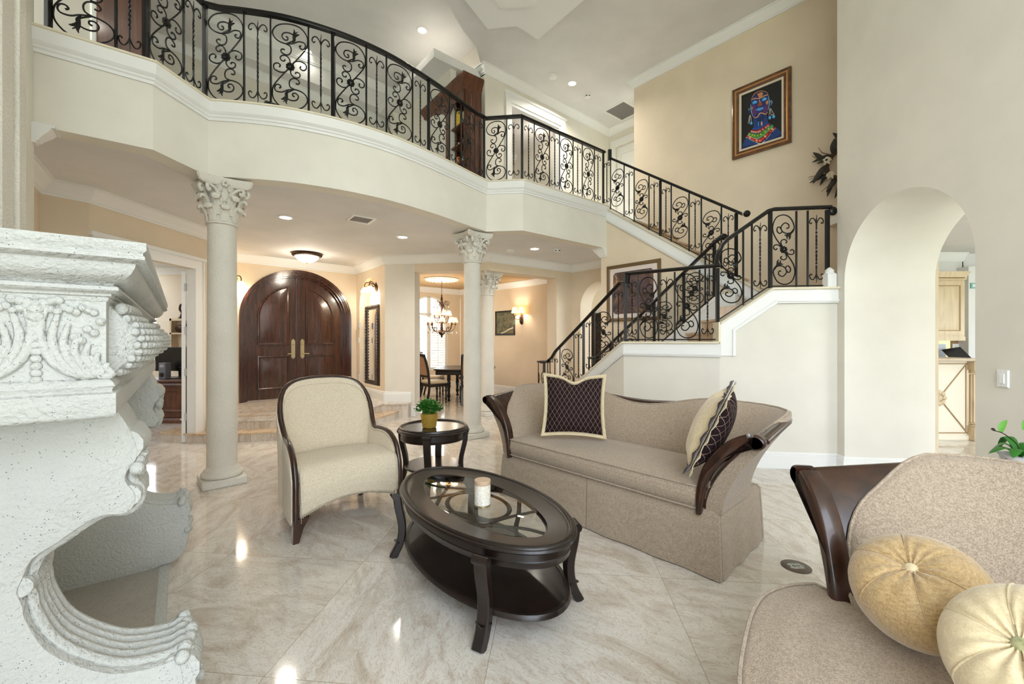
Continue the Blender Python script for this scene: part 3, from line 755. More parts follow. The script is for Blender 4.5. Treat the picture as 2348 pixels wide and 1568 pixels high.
# wall under the upper flight, string and cap
SWp, SWq = (1.56, 7.331), sp(2.6)
mb = MB(); o = math.dist(SWp, S0)
mb.vprism(SWp, SWq, [(0, 0), (0, ZC), (o, ZC), (o, 3.68), (o + 2.45, curbz(2.45) - .01), (o + 2.45, 0)], 0, .13); struct('wall_under_stairs', mb, M['wallw'])
mb = MB(); bands(mb, S0, SWq, [(0, 3.69), (2.45, curbz(2.45))], [(0, 3.49), (2.45, curbz(2.45) - .2)])
struct('trim_upper_string', mb, M['trim'], sharp=20)
mb = MB(); mb.sweep([S0 + (3.69,), sp(2.45) + (curbz(2.45),)], CAPP, 1); struct('trim_upper_cap', mb, M['cap'], sharp=20)
mb = MB()   # skirting that climbs the back wall of the stairs, and the inner string of the lower flight
q0 = .12
for p, q, f0, f1, hh in ((QW0, QW1, lambda s: 3.74 - .72 * s, None, .26),):
    mb.vprism(p, q, [(0, 3.86), (2.3, 3.86 - .74 * 2.3), (2.3, 3.86 - .74 * 2.3 - .34), (0, 3.5)], -.02, 0)
    mb.vprism(p, q, [(0, 3.88), (2.3, 3.88 - .74 * 2.3), (2.3, 3.84 - .74 * 2.3), (0, 3.84)], -.032, 0)
    mb.vprism(p, q, [(2.3, 1.87), (2.3, 2.14), (3.5, 2.14), (3.5, 1.87)], -.02, 0)
LI = math.dist(I0, I1)
mb.vprism(I0, I1, [(0, 0), (0, .34), (LI, 2.02), (LI, 1.6)], 0, .05)
mb.vprism(I0, I1, [(0, .31), (0, .36), (LI, 2.04), (LI, 1.99)], -.015, .06)
mb.vprism(I1, (2.95, 5.53), [(0, 1.6), (0, 2.05), (.24, 2.05), (.24, 1.6)], 0, .06)
struct('trim_stair_skirting', mb, M['trim'])
# small finial post and crown returns
mb = MB(); c = rsp(-.03, -.06)
mb.bbox(c[0] - .05, c[0] + .05, c[1] - .05, c[1] + .05, 2.0, 2.16, .01); mb.lathe([(.05, 0), (.04, .02), (.045, .035), (.02, .06), (.005, .07)], (c[0], c[1], 2.16), 12); struct('trim_newel_cap', mb, M['trim'])
for nm, p, q, r in (('trim_crown_return', (1.75, 7.5), (1.56, 7.331), (1.64, 7.24)), ('trim_crown_return_left', fpl(4.56, -.85), fpl(4.63, -.85), fpl(4.63, -1.6))):
    mb = MB(); mb.sweep([p + (ZC,), q + (ZC,), r + (ZC,)], CROWN, -1); struct(nm, mb, M['trim'], sharp=20)

# ---------------------------------------------------------------- wrought iron railings
def on(path, x):
    """Point on a 3D polyline at photo column x."""
    r = (x - CX) / F_PX
    for a, b in zip(path, path[1:]):
        fa, fb = a[0] - r * a[1], b[0] - r * b[1]
        if fa * fb <= 0 and fa != fb: return lerp(a, b, fa / (fa - fb))
    a, b = (path[0], path[1]) if abs(path[0][0] / path[0][1] - r) < abs(path[-1][0] / path[-1][1] - r) else (path[-2], path[-1])
    t = along(a, b, x); return lerp(a, b, t)
A_ = [
 [(0, 0), (.41, .675), (.49, .98), (.46, 1.24), (.28, 1.47), (0, 1.52), (-.31, 1.42), (-.474, 1.19), (-.464, .98), (-.335, .84), (-.13, .79), (.08, .855), (.23, .96), (.385, .96), (.43, .855), (.385, .73), (.30, .72), (.26, .79), (.31, .835)],
 [(-.1, .80), (.09, .96), (.11, 1.09), (.05, 1.18), (-.08, 1.2), (-.195, 1.14), (-.227, 1.01), (-.155, .92), (-.075, .94), (-.07, 1.02), (-.12, 1.05)],
 [(-.13, .79), (0, .727), (.026, .57), (-.026, .44), (-.13, .39), (-.23, .44), (-.26, .52), (-.216, .58), (-.155, .56)],
 [(-.01, .08), (-.015, .24), (-.10, .355), (-.206, .355), (-.278, .263), (-.247, .17), (-.17, .16), (-.145, .22)],
 [(.05, .08), (.13, .21), (.28, .263), (.44, .186), (.45, .03), (.36, -.046), (.28, .005), (.30, .09)]]
LA = [[(.06, .86), (.12, 1.0), (.1, 1.15), (.2, 1.3)], [(.09, .95), (.13, 1.12), (.21, 1.2), (.26, 1.21)], [(.08, .95), (.1, 1.15), (.12, 1.27), (.1, 1.36)]]
B_ = [
 [(0, 0), (.135, .2), (.41, .61), (.49, 1.0), (.34, 1.38), (.02, 1.5), (-.29, 1.36), (-.46, 1.0), (-.40, .76), (-.2, .63)],
 [(-.44, .88), (-.3, .72), (-.1, .70), (.07, .8), (.12, .98), (-.04, 1.15), (-.22, 1.07), (-.21, .93), (-.12, .92)],
 [(.06, .79), (.17, .70), (.29, .80), (.28, .95), (.18, .98), (.13, .9)],
 [(0, .06), (.1, .21), (.12, .37), (-.02, .44), (-.14, .36), (-.09, .28)],
 [(.08, .05), (.22, .2), (.41, .2), (.45, .08), (.36, 0), (.29, .06)]]
LB = [[(-.36, .72), (-.24, .62), (-.15, .56), (-.16, .44)], [(-.36, .72), (-.26, .66), (-.1, .62), (-.03, .64)], [(-.34, .72), (-.27, .6), (-.27, .5), (-.22, .42)]]
NPAN = [0]
def frame(a, b, h):
    """Panel between base points a and b: returns map(u, v, depth) unsheared around the middle, width and half height."""
    W = math.dist(a[:2], b[:2]); t = unit(sub2(b, a)); n = (-t[1], t[0])
    c = lerp(a, b, .5); rise = abs(b[2] - a[2])
    hh = (h - .06 - rise) / 2
    def f(u, v, k=0): return (c[0] + t[0] * u * W + n[0] * k, c[1] + t[1] * u * W + n[1] * k, c[2] + h / 2 + v * hh / 1.53)
    return f, W, hh, n
def scroll_panel(root, a, b, h, kind, mir):
    f, W, hh, n = frame(a, b, h)
    curves, leaves = (A_, LA) if kind == 'A' else (B_, LB)
    mb = MB()
    for s in (1, -1):
        for i, c in enumerate(curves):
            pts = [f(p[0] * s * mir, p[1] * s) for p in c]
            mb.tube(smooth_path(pts, 3), lambda t, r=.0068: r * (1.0 if t < .9 else 1.15), 5, roll=(n[0], n[1], 0))
    p = mb.build('scroll_panel', M['iron'], root)
    mb = MB(); c = f(0, 0)
    e = min(.042, W * .17)
    for k in range(9):
        an = 2 * PI * k / 9
        u, v = math.cos(an) * e * .72, math.sin(an) * e * .72
        t = unit(sub2(b, a)); cc = (c[0] + t[0] * u, c[1] + t[1] * u, c[2] + v)
        mb.ball(cc, e * .32, 6, 4)
    mb.ball(c, e * .55, 8, 5); mb.build('rosette', M['iron'], p)
    for s in (1, -1):
        mb = MB()
        for l in leaves:
            mb.tube(smooth_path([f(q[0] * s * mir, q[1] * s) for q in l], 3), lambda t: .004 + .011 * math.sin(PI * min(1, t * 1.05)) * (1 - .5 * t), 6, flat=(.45, 1), roll=(n[0], n[1], 0))
        mb.build('leaf', M['iron'], p)
def twist_bar(root, a, b, h):
    f, W, hh, n = frame(a, b, h)
    mb = MB(); c = lerp(a, b, .5); t = unit(sub2(b, a)); rs = []
    z0, z1 = c[2] + .05, c[2] + h - .05
    N = 40
    for i in range(N + 1):
        q = i / N; tw = max(0, min(1, (q - .22) / .56)) * PI * 5
        r = .0095 * (1.0 if .22 < q < .78 else .8) * (1 if .1 < q < .9 else (.35 + .65 * min(q, 1 - q) / .1))
        wob = .012 * math.sin(q * 40) if (q < .1 or q > .9) else 0
        ring = []
        for k in range(4):
            an = PI / 4 + PI / 2 * k + tw
            u, d = math.cos(an) * r + wob * .3, math.sin(an) * r
            ring.append((c[0] + t[0] * u + n[0] * d, c[1] + t[1] * u + n[1] * d, z0 + (z1 - z0) * q))
        rs.append(ring)
    mb.rings(rs, True, True)
    for s in (1, -1):
        for m in (1, -1):
            w = min(.46, .085 / W) if W > .18 else .44
            pts = [(0, .98), (.08 * m, 1.12), (.22 * m, 1.22), (.38 * m, 1.18), (.44 * m, 1.06), (.36 * m, 1.0), (.29 * m, 1.05)]
            g = lambda u, v: (c[0] + t[0] * u * min(W, .19), c[1] + t[1] * u * min(W, .19), c[2] + h / 2 + v * (h / 2) / 1.53)
            mb.tube(smooth_path([g(u, v * s) for u, v in pts], 3), .0062, 5, roll=(n[0], n[1], 0))
    mb.build('twisted_baluster', M['iron'], root)
def square(root, name, p, h, w):
    mb = MB(); mb.bbox(p[0] - w, p[0] + w, p[1] - w, p[1] + w, p[2], p[2] + h, w * .15); return mb.build(name, M['iron'], root)
def railing(name, label, path, units, h, kind='A', mir=1, group=None, extra=None, skiprail=False):
    root = thing(name, label, 'railing', (0, 0, 0), 0, group)
    for u in units:
        if u[0] == 'P': square(root, 'post', on(path, u[1]), h, .018)
        elif u[0] == 'b': square(root, 'baluster', on(path, u[1]), h, .0085)
        elif u[0] == 's': scroll_panel(root, on(path, u[1]), on(path, u[2]), h, kind, mir)
        elif u[0] == 't': twist_bar(root, on(path, u[1]), on(path, u[2]), h)
    if not skiprail:
        mb = MB(); mb.sweep([(p[0], p[1], p[2] + h) for p in path], [(-.026, .0), (-.03, .012), (-.024, .036), (-.012, .046), (.012, .046), (.024, .036), (.03, .012), (.026, 0)], 1); mb.build('handrail', M['iron'], root)
    mb = MB(); mb.sweep([(p[0], p[1], p[2] + .012) for p in path], [(-.011, 0), (-.011, .014), (.011, .014), (.011, 0)], 1); mb.build('bottom_rail', M['iron'], root)
    return root
ZB = ZCURB + .005
bp = [p + (ZB,) for p in offset(BALF, .05)]
railing('balcony_railing', 'curved black wrought iron balcony railing under the star shaped ceiling panel', bp[:-1] + [bp[-1]],
 [('P', 111), ('s', 121, 264), ('b', 266), ('t', 268, 326), ('P', 335), ('s', 343, 418), ('b', 421), ('t', 423, 463), ('P', 470), ('s', 477, 558), ('b', 560), ('t', 563, 619), ('b', 621), ('s', 624, 706),
  ('b', 708), ('t', 711, 760), ('P', 764), ('s', 769, 838), ('b', 840), ('t', 843, 884), ('b', 886), ('s', 888, 944), ('b', 946), ('t', 948, 979), ('P', 983), ('s', 987, 1029), ('b', 1031), ('t', 1033, 1055), ('b', 1057), ('s', 1059, 1087), ('b', 1089), ('t', 1091, 1107), ('P', 1110),
  ('s', 1115, 1160), ('b', 1162), ('t', 1164, 1192), ('P', 1197), ('t', 1201, 1223), ('b', 1225), ('s', 1227, 1259), ('b', 1260), ('t', 1262, 1282), ('b', 1283), ('s', 1285, 1313), ('b', 1314), ('t', 1316, 1333), ('b', 1335), ('s', 1337, 1361), ('b', 1363), ('t', 1364, 1378), ('P', 1383)], .93)
up = [sp(.02, .05) + (curbz(.02) + .03,), sp(2.16, .05) + (curbz(2.16) + .03,)]
r = railing('stair_railing', 'black iron railing of the upper flight under the portrait of a woman', up,
 [('t', 1385, 1398), ('b', 1400), ('s', 1402, 1430), ('b', 1431), ('t', 1433, 1452), ('b', 1454), ('s', 1456, 1486), ('b', 1488), ('t', 1490, 1510), ('P', 1514), ('t', 1517, 1537), ('b', 1539), ('s', 1541, 1578), ('b', 1580), ('t', 1582, 1606), ('b', 1608), ('s', 1610, 1652), ('b', 1654), ('t', 1657, 1683), ('P', 1688)], .86, 'B')
e = sp(2.16, .05); mb = MB(); mb.ball((e[0] + .04, e[1] - .05, curbz(2.16) + .9), .045, 10, 8); mb.build('handrail_scroll', M['iron'], r)
e0 = sp(.02, .05); mb = MB(); mb.box(e0[0] - .03, e0[0] + .03, e0[1] - .03, e0[1] + .03, 4.55, 4.725); mb.build('handrail_joint', M['iron'], r)
mb = MB(); pe = on(up, 1688); mb.box(pe[0] - .018, pe[0] + .018, pe[1] - .018, pe[1] + .018, 1.88, pe[2] + .02); mb.build('post_foot', M['iron'], r)
def off2(p, q, d):
    t = unit(sub2(q, p)); return (p[0] - t[1] * d, p[1] + t[0] * d)
# front railing of the lower flight: slope, level winder part, slope and landing part
fa = lerp(O0, O1, .06); fa = off2(fa, O1, .06)
lo = [fa + (.24,), (O1[0] + .07, O1[1] + .06, 1.415)]
r = railing('stair_railing', 'black iron front railing rising from the newel to the landing above the sofa', lo,
 [('b', 1261), ('t', 1263, 1282), ('b', 1284), ('s', 1287, 1314), ('b', 1316), ('t', 1318, 1335), ('P', 1338), ('t', 1341, 1362), ('b', 1364), ('s', 1366, 1402), ('b', 1405), ('t', 1407, 1429)], .84, 'B', -1, skiprail=True)
def more(path, units, h, mir=-1):
    for u in units:
        if u[0] == 'P': square(r, 'post', on(path, u[1]), h, .018)
        elif u[0] == 'b': square(r, 'baluster', on(path, u[1]), h, .0085)
        elif u[0] == 's': scroll_panel(r, on(path, u[1]), on(path, u[2]), h, 'B', mir)
        elif u[0] == 't': twist_bar(r, on(path, u[1]), on(path, u[2]), h)
    mb = MB(); mb.sweep([(p[0], p[1], p[2] + .012) for p in path], [(-.011, 0), (-.011, .014), (.011, .014), (.011, 0)], 1); mb.build('bottom_rail', M['iron'], r)
O2i = (O2[0] + .03, O2[1] + .055)
lv = [lo[1], O2i + (1.415,)]
more(lv, [('P', 1434), ('t', 1438, 1461), ('b', 1463), ('s', 1466, 1508), ('b', 1510), ('t', 1512, 1545), ('b', 1547), ('s', 1549, 1601), ('b', 1604), ('t', 1607, 1638), ('P', 1645)], .84)
Rn = (-Ru[1], Ru[0])
def rp(s, z): return (O2[0] + Ru[0] * s + Rn[0] * .06, O2[1] + Ru[1] * s + Rn[1] * .06, z)
sl = [rp(.0, 1.635), rp(RJ, 2.015)]; fl = [rp(RJ, 2.015), rp(LR - .04, 2.015)]
more(sl, [('s', 1650, 1701), ('b', 1704), ('b', 1724), ('t', 1726, 1760)], .86); more(fl, [('P', 1766), ('s', 1771, 1823), ('b', 1826), ('b', 1852), ('t', 1854, 1890), ('P', 1897)], .86)
pth = [(fa[0] - .12, fa[1] + .12, 1.04), (fa[0] - .02, fa[1] + .03, 1.06), lerp(lo[0], lo[1], .06)[:2] + (1.14,), lerp(lo[0], lo[1], .12)[:2] + (1.25,), lerp(lo[0], lo[1], .5)[:2] + (lerp(lo[0], lo[1], .5)[2] + .86,), lerp(lo[0], lo[1], .93)[:2] + (lerp(lo[0], lo[1], .93)[2] + .86,), (lo[1][0], lo[1][1], 2.17), (lo[1][0] + .005, lo[1][1] - .003, 2.285)]
HP = dict(flat=(.62, 1.0))
mb = MB(); mb.tube(pth, .036, 8, **HP); mb.tube([(lo[1][0] - .02, lo[1][1] + .01, 2.285), lv[1][:2] + (2.285,), rp(.0, 2.30)], .036, 8, **HP)
mb.tube([rp(-.02, 2.28), rp(.0, 2.4), rp(.05, 2.52), rp(.1, 2.575), rp(RJ, 2.89), rp(RJ + .06, 2.905), rp(LR - .03, 2.905)], .036, 8, **HP); mb.build('handrail', M['iron'], r)
mb = MB(); q = rp(LR - .01, 2.86); mb.ball(q, .05, 10, 8, (1, .6, 1)); mb.build('handrail_scroll', M['iron'], r)
def newel(root, c, z0, z1, R=.11):
    mb = MB()
    for k in range(7):
        an = 2 * PI * k / 7
        if k % 2: mb.tube([(c[0] + math.cos(an) * R, c[1] + math.sin(an) * R, z0), (c[0] + math.cos(an) * R, c[1] + math.sin(an) * R, z1)], .011, 4)
        else:
            pts = [(0, .15), (.06, .35), (-.03, .5), (.05, .68), (.0, .8), (-.05, .72), (0, .66)]
            mb.tube(smooth_path([(c[0] + math.cos(an + u * 4) * R, c[1] + math.sin(an + u * 4) * R, z0 + (z1 - z0) * v) for u, v in pts], 3), .007, 5)
    mb.bbox(c[0] - .02, c[0] + .02, c[1] - .02, c[1] + .02, z0, z1, .003)
    mb.build('newel_post', M['iron'], root)
    mb = MB(); mb.lathe([(R + .01, 0), (R + .025, .012), (R + .02, .03), (R - .02, .035)], (c[0], c[1], z1), 20); mb.build('newel_cap', M['iron'], root)
newel(r, (fa[0] - .07, fa[1] + .05), .17, 1.04)
ip = [I0 + (.37,), I1 + (2.05,)]
r = railing('stair_railing', 'black iron inner railing of the lower flight in front of the abstract picture', ip,
 [('t', 1379, 1397), ('P', 1400), ('t', 1403, 1421), ('b', 1424), ('s', 1427, 1461), ('b', 1464), ('t', 1467, 1492), ('P', 1500), ('s', 1506, 1542), ('t', 1546, 1562), ('P', 1568), ('s', 1574, 1614), ('b', 1617), ('t', 1619, 1634), ('P', 1638)], .72, 'B', -1)
newel(r, (I0[0] - .03, I0[1] + .03), 0.0, 1.1, .09)
mb = MB(); mb.ball((I1[0] + .06, I1[1] - .07, 2.82), .045, 10, 8); mb.tube([I1 + (2.79,), (I1[0] + .06, I1[1] - .07, 2.85)], .03, 8); mb.build('handrail_scroll', M['iron'], r)
# ---------------------------------------------------------------- cast stone fireplace
fc = fpl(2.65, -.35)
fire = thing('fireplace', 'pale cast stone fireplace with carved scroll legs and a raised hearth', 'fireplace', (fc[0], fc[1], 0))
SETB = [(0, 1.676), (0, 1.656), (-.007, 1.65), (-.007, 1.643), (-.003, 1.64), (-.003, 1.632), (-.014, 1.624), (-.022, 1.622), (-.024, 1.612), (-.032, 1.596), (-.047, 1.581), (-.066, 1.573), (-.07, 1.567), (-.06, 1.562), (-.058, 1.553), (-.066, 1.546), (-.074, 1.545), (-.074, 1.538), (-.08, 1.535), (-.08, 1.528), (-.087, 1.52), (-.6, 1.52), (-.6, 1.676)]
U0, U1, NF, NB = 1.46, 3.85, -.07, -.85
def ploop(s=0.0): return [fpl(U0 + s, NB), fpl(U0 + s, NF - s), fpl(U1 - s, NF - s), fpl(U1 - s, NB)]
mb = MB(); mb.sweep([p + (0,) for p in ploop()], SETB, -1); mb.build('mantel_shelf', M['stone'], fire, True, sharp=50)
mb = MB(); mb.prism(ploop(.085), 1.29, 1.53); fr = mb.build('frieze', M['stone'], fire, True)
mb = MB(); mb.sweep([p + (0,) for p in ploop()], [(-.08, 1.32), (-.07, 1.31), (-.066, 1.30), (-.072, 1.292), (-.072, 1.285), (-.064, 1.28), (-.064, 1.225), (-.075, 1.215), (-.3, 1.215), (-.3, 1.32)], -1); mb.build('frieze_moulding', M['stone'], fire, True, sharp=50)
# carved leaf panels on the end of the frieze
rel = MB()
uF = U0 + .085
def fe(n, z, h=0): return fpl(uF - h, n, z)
def leafcurve(mb, pts, r): mb.tube(smooth_path([fe(n, z, .004) for n, z in pts], 5), lambda t: r * (.35 + .9 * math.sin(PI * (.12 + .8 * t))), 7)
for c, sg in ((-.215, 1), (-.345, -1), (-.475, 1), (-.605, -1)):
    for i in range(7):
        k = 1 - i * .135
        leafcurve(rel, [(c + sg * (-.045) * k + .012 * i * sg, 1.325 + .19 * k), (c + sg * -.058 * k + .012 * i * sg, 1.325 + .115 * k), (c + sg * (-.035) * k + .013 * i * sg, 1.325 + .04 * k), (c + sg * .018 + .006 * i * sg, 1.328), (c + sg * (.055 - .004 * i), 1.345 + .006 * i)], .0085)
    for i in range(9): rel.ball(fe(c - sg * .05 + sg * .011 * i, 1.505 - .006 * (i % 3), .004), .010, 6, 4)
    for i in range(6): rel.ball(fe(c + sg * (.012 * i - .01), 1.40 + .02 * (i % 2) + .01 * i, .004), .011, 6, 4)
for n in (-.28, -.41, -.54):
    for i in range(11): rel.ball(fe(n, 1.322 + .0175 * i, .002), .0105 if i < 9 else .016, 7, 5, (1.2, 1.2, 1))
    for i in range(7): rel.ball(fe(n + (i - 3) * .013, 1.51 + .004 * abs(i - 3), .004), .012, 6, 4)
rel.build('acanthus_carving', M['stone'], fr, True, sharp=60)
for nm, ua, ub in (('near', 1.60, 2.06), ('far', 3.28, 3.74)):
    mb = MB()
    def bul(i, j):
        u = ua + (ub - ua) * i; a = PI * j
        return fpl(u, -.16 + (.045 + .06 * math.sin(PI * min(1, max(0, i))) ** .5) * math.sin(a) ** .8, 1.31 + .215 * j)
    mb.rings([[bul(i / 13, j / 9) for j in range(10)] + [fpl(ua + (ub - ua) * i / 13, -.17, 1.525), fpl(ua + (ub - ua) * i / 13, -.17, 1.31)] for i in range(14)], True, True)
    for i in range(17):
        for j in range(9):
            q = bul((i + .5 + .5 * (j % 2)) / 17.6, .10 + .088 * j); mb.ball(q, .0112, 7, 5)
    for i in range(13):
        q = bul((i + .3) / 13, .93); mb.ball((q[0] + EN[0] * .012, q[1] + EN[1] * .012, q[2]), .017, 7, 5)
    mb.build('beaded_corner_block', M['stone'], fr, True, sharp=60)
PROF = [(-.15, 1.22), (-.118, 1.15), (-.10, 1.07), (-.122, 1.025), (-.128, .995), (-.106, .95), (-.111, .91), (-.138, .893), (-.18, .90), (-.22, .883), (-.272, .846), (-.318, .815), (-.335, .77), (-.345, .736), (-.335, .70), (-.33, .66), (-.304, .583), (-.272, .53), (-.219, .474), (-.163, .43), (-.115, .41), (-.075, .402)]
FOOT = [(-.04, .398), (-.02, .40), (.0, .408), (.02, .386), (.04, .32), (.046, .24), (.04, .16), (.02, .09), (-.02, .045), (-.07, .03)]
for ua, ub in ((1.72, 1.98), (3.36, 3.62)):
    mb = MB()
    sm = smooth_path([(a, b, 0) for a, b in PROF + FOOT], 3)
    outl = [(a, b) for a, b, _ in sm] + [(-.12, .03), (-.8, .03), (-.8, 1.22)]
    cx, cz = -.5, .6
    def ring(u, e):
        n = len(outl); out = []
        for i, (a, b) in enumerate(outl):
            if i < len(sm):
                p, q = outl[max(i - 1, 0)], outl[min(i + 1, len(sm) - 1)]
                t = unit((q[0] - p[0], q[1] - p[1])); a, b = a - t[1] * e, b + t[0] * e
            out.append(fpl(u, a, b))
        return out
    mb.rings([ring(ua, -.014), ring(ua + .004, -.004), ring(ua + .02, 0.0), ring(ub - .02, 0.0), ring(ub - .004, -.004), ring(ub, -.014)], True, True)
    con = mb.build('scroll_console', M['stone'], fire, True, sharp=50)
    mb = MB()   # carved leaf on the face of the console: ribs running down the scroll and rolled ends
    w = ub - ua
    for k in range(5):
        f = (k + .5) / 5
        pts = [fpl(ua + w * (f * .8 + .1), a + .006, b) for a, b in (PROF + FOOT[:4])[2:]]
        mb.tube(smooth_path(pts, 3), .016, 6)
    for (a, b, r) in ((-.128, .945, .034), (-.138, 1.10, .05), (-.01, .345, .062), (-.345, .745, .028)):
        mb.tube([fpl(ua + .01, a, b), fpl(ua + .05, a + .005, b), fpl((ua + ub) / 2, a + .014, b), fpl(ub - .05, a + .005, b), fpl(ub - .01, a, b)], r, 12)
    for k in range(9):
        f = k / 8; mb.ball(fpl(ua + w * f, .03 - .05 * abs(f - .5), .40 + .012 * math.sin(k * 2.1)), .022, 7, 5)
        mb.ball(fpl(ua + w * f, .05 - .03 * abs(f - .5), .22 + .03 * math.sin(k * 1.7)), .02, 7, 5)
        mb.ball(fpl(ua + w * f, -.104, 1.03 + .02 * math.sin(k * 2.3)), .02, 7, 5)
    mb.build('console_leaf', M['stone'], con, True, sharp=60)
mb = MB(); mb.prism([fpl(1.98, -.84), fpl(1.98, -.66), fpl(3.36, -.66), fpl(3.36, -.84)], 0, 1.22); mb.build('fireback', M['stonec'], fire, True)
mb = MB(); mb.mat(0); mb.prism([fpl(1.35, -.86), fpl(1.35, -.1), fpl(3.95, -.1), fpl(3.95, -.86)], 0, .03); mb.mat(1)
mb.prism([fpl(1.3, -.1), fpl(1.3, -.055), fpl(4.0, -.055), fpl(4.0, -.1)], 0, .032); mb.prism([fpl(3.95, -.86), fpl(3.95, -.1), fpl(4.0, -.1), fpl(4.0, -.86)], 0, .032)
mb.build('hearth', [M['hearth'], M['stone']], fire, True)
mb = MB(); mb.prism([fpl(2.09, -.84), fpl(2.09, -.64), fpl(3.23, -.64), fpl(3.23, -.84)], 1.676, 6.49)
for ua, ub, h in ((2.09, 2.2, .02), (3.12, 3.23, .02), (2.9, 3.06, .012), (2.26, 2.42, .012)): mb.prism([fpl(ua, -.65), fpl(ua, -.64 + h), fpl(ub, -.64 + h), fpl(ub, -.65)], 1.676, 6.49)
mb.build('overmantel', M['stonec'], fire, True)

# ---------------------------------------------------------------- stone columns
def column(label, c, rot, z1=3.0):
    col = thing('stone_column', label, 'column', (c[0], c[1], 0), rot, 'stone columns with leafy capitals')
    mb = MB(); mb.bbox(-.185, .185, -.185, .185, .0, .075, .008); mb.build('plinth', M['stonec'], col)
    mb = MB(); mb.lathe([(.165, .075), (.178, .085), (.18, .105), (.172, .125), (.155, .132), (.152, .142), (.15, .15), (.137, .165), (.131, .18)], n=40); mb.build('base_ring', M['stonec'], col, sharp=50)
    zs = z1 - .44
    mb = MB(); mb.lathe([(.130, .18), (.130, 1.0), (.122, zs - .03), (.122, zs)], n=40); mb.build('shaft', M['stonec'], col)
    mb = MB(); mb.lathe([(.12, 0), (.138, .006), (.14, .016), (.136, .026), (.125, .03), (.122, .04), (.12, .12), (.13, .25), (.15, .34), (.17, .37)], (0, 0, zs), 32)
    cap = mb.build('capital', M['stonec'], col, sharp=50)
    mb = MB()
    z = zs + .36
    def ab(k, e):
        out = []
        for q in range(4):
            for t in range(7):
                u = -1 + 2 * t / 6
                x, y = u * .2 * 1.0, -(.165 + .05 * u * u) - 0
                an = q * PI / 2
                x, y = x * (1 + e), y * (1 + e)
                out.append((x * math.cos(an) - y * math.sin(an), x * math.sin(an) + y * math.cos(an), k))
        return out
    mb.rings([ab(z, -.1), ab(z + .012, -.02), ab(z + .025, 0), ab(z + .055, .06), ab(z + .08, .06), ab(z + .08, -.06)], True, True); mb.build('abacus', M['stonec'], cap)
    mb = MB()
    def lf(an, z0, z1_, r0, r1, w, curl):
        pts = [(r0, z0), (r0 + .01, z0 + (z1_ - z0) * .5), (r0 + (r1 - r0) * .5, z1_ - .012), (r1 - .006, z1_), (r1 + .008, z1_ - .014), (r1, z1_ - curl)]
        P = [(r * math.cos(an), r * math.sin(an), zz) for r, zz in pts]
        sp_ = smooth_path(P, 3)
        mb.tube(sp_, lambda t: w * (.55 + .6 * math.sin(PI * min(1, .15 + t * .8))), 8, flat=(.35, 1), roll=(math.cos(an), math.sin(an), .01))
        for s in (-1, 1):
            mb.tube([(p[0] - s * math.sin(an) * w * .62, p[1] + s * math.cos(an) * w * .62, p[2] - .012) for p in sp_[2:-2]], lambda t: w * .3 * (.6 + .5 * math.sin(PI * t)), 6)
        mb.tube(sp_[1:-3], w * .16, 5)
    for k in range(8): lf(2 * PI * k / 8, zs + .03, zs + .17, .124, .185, .042, .035)
    for k in range(8): lf(2 * PI * (k + .5) / 8, zs + .09, zs + .265, .126, .205, .04, .04)
    for k in range(4):
        an = PI / 4 + PI / 2 * k
        for s in (-1, 1):
            a2 = an + s * .16
            mb.tube(smooth_path([(.13 * math.cos(an + s * .5), .13 * math.sin(an + s * .5), zs + .2), (.17 * math.cos(an + s * .35), .17 * math.sin(an + s * .35), zs + .31), (.225 * math.cos(a2), .225 * math.sin(a2), zs + .35), (.25 * math.cos(a2), .25 * math.sin(a2), zs + .325), (.235 * math.cos(a2), .235 * math.sin(a2), zs + .29), (.215 * math.cos(a2), .215 * math.sin(a2), zs + .3), (.22 * math.cos(a2), .22 * math.sin(a2), zs + .32)], 4), .016, 6)
        am = PI / 2 * k
        for q in range(6):
            mb.ball((.178 * math.cos(am) + .022 * math.cos(q) * -math.sin(am), .178 * math.sin(am) + .022 * math.cos(q) * math.cos(am), zs + .385 + .022 * math.sin(q)), .016, 6, 4)
        for s in (-1, 1):
            a3 = am + s * .28
            mb.tube(smooth_path([(.135 * math.cos(am + s * .1), .135 * math.sin(am + s * .1), zs + .22), (.16 * math.cos(a3), .16 * math.sin(a3), zs + .30), (.175 * math.cos(a3), .175 * math.sin(a3), zs + .335), (.175 * math.cos(a3 - s * .1), .175 * math.sin(a3 - s * .1), zs + .33), (.17 * math.cos(a3 - s * .06), .17 * math.sin(a3 - s * .06), zs + .31)], 4), .012, 6)
    mb.build('acanthus_leaves', M['stonec'], cap, sharp=60)
    return col
column('front stone column with leafy capital, between the fireplace and the armchair', (-2.90, 4.19), math.radians(43))
column('stone column with leafy capital right behind the small round side table', (-.59, 6.22), math.radians(41))
column('rear stone column with leafy capital at the dining room opening', (-.475, 8.05), math.radians(41), 2.72)
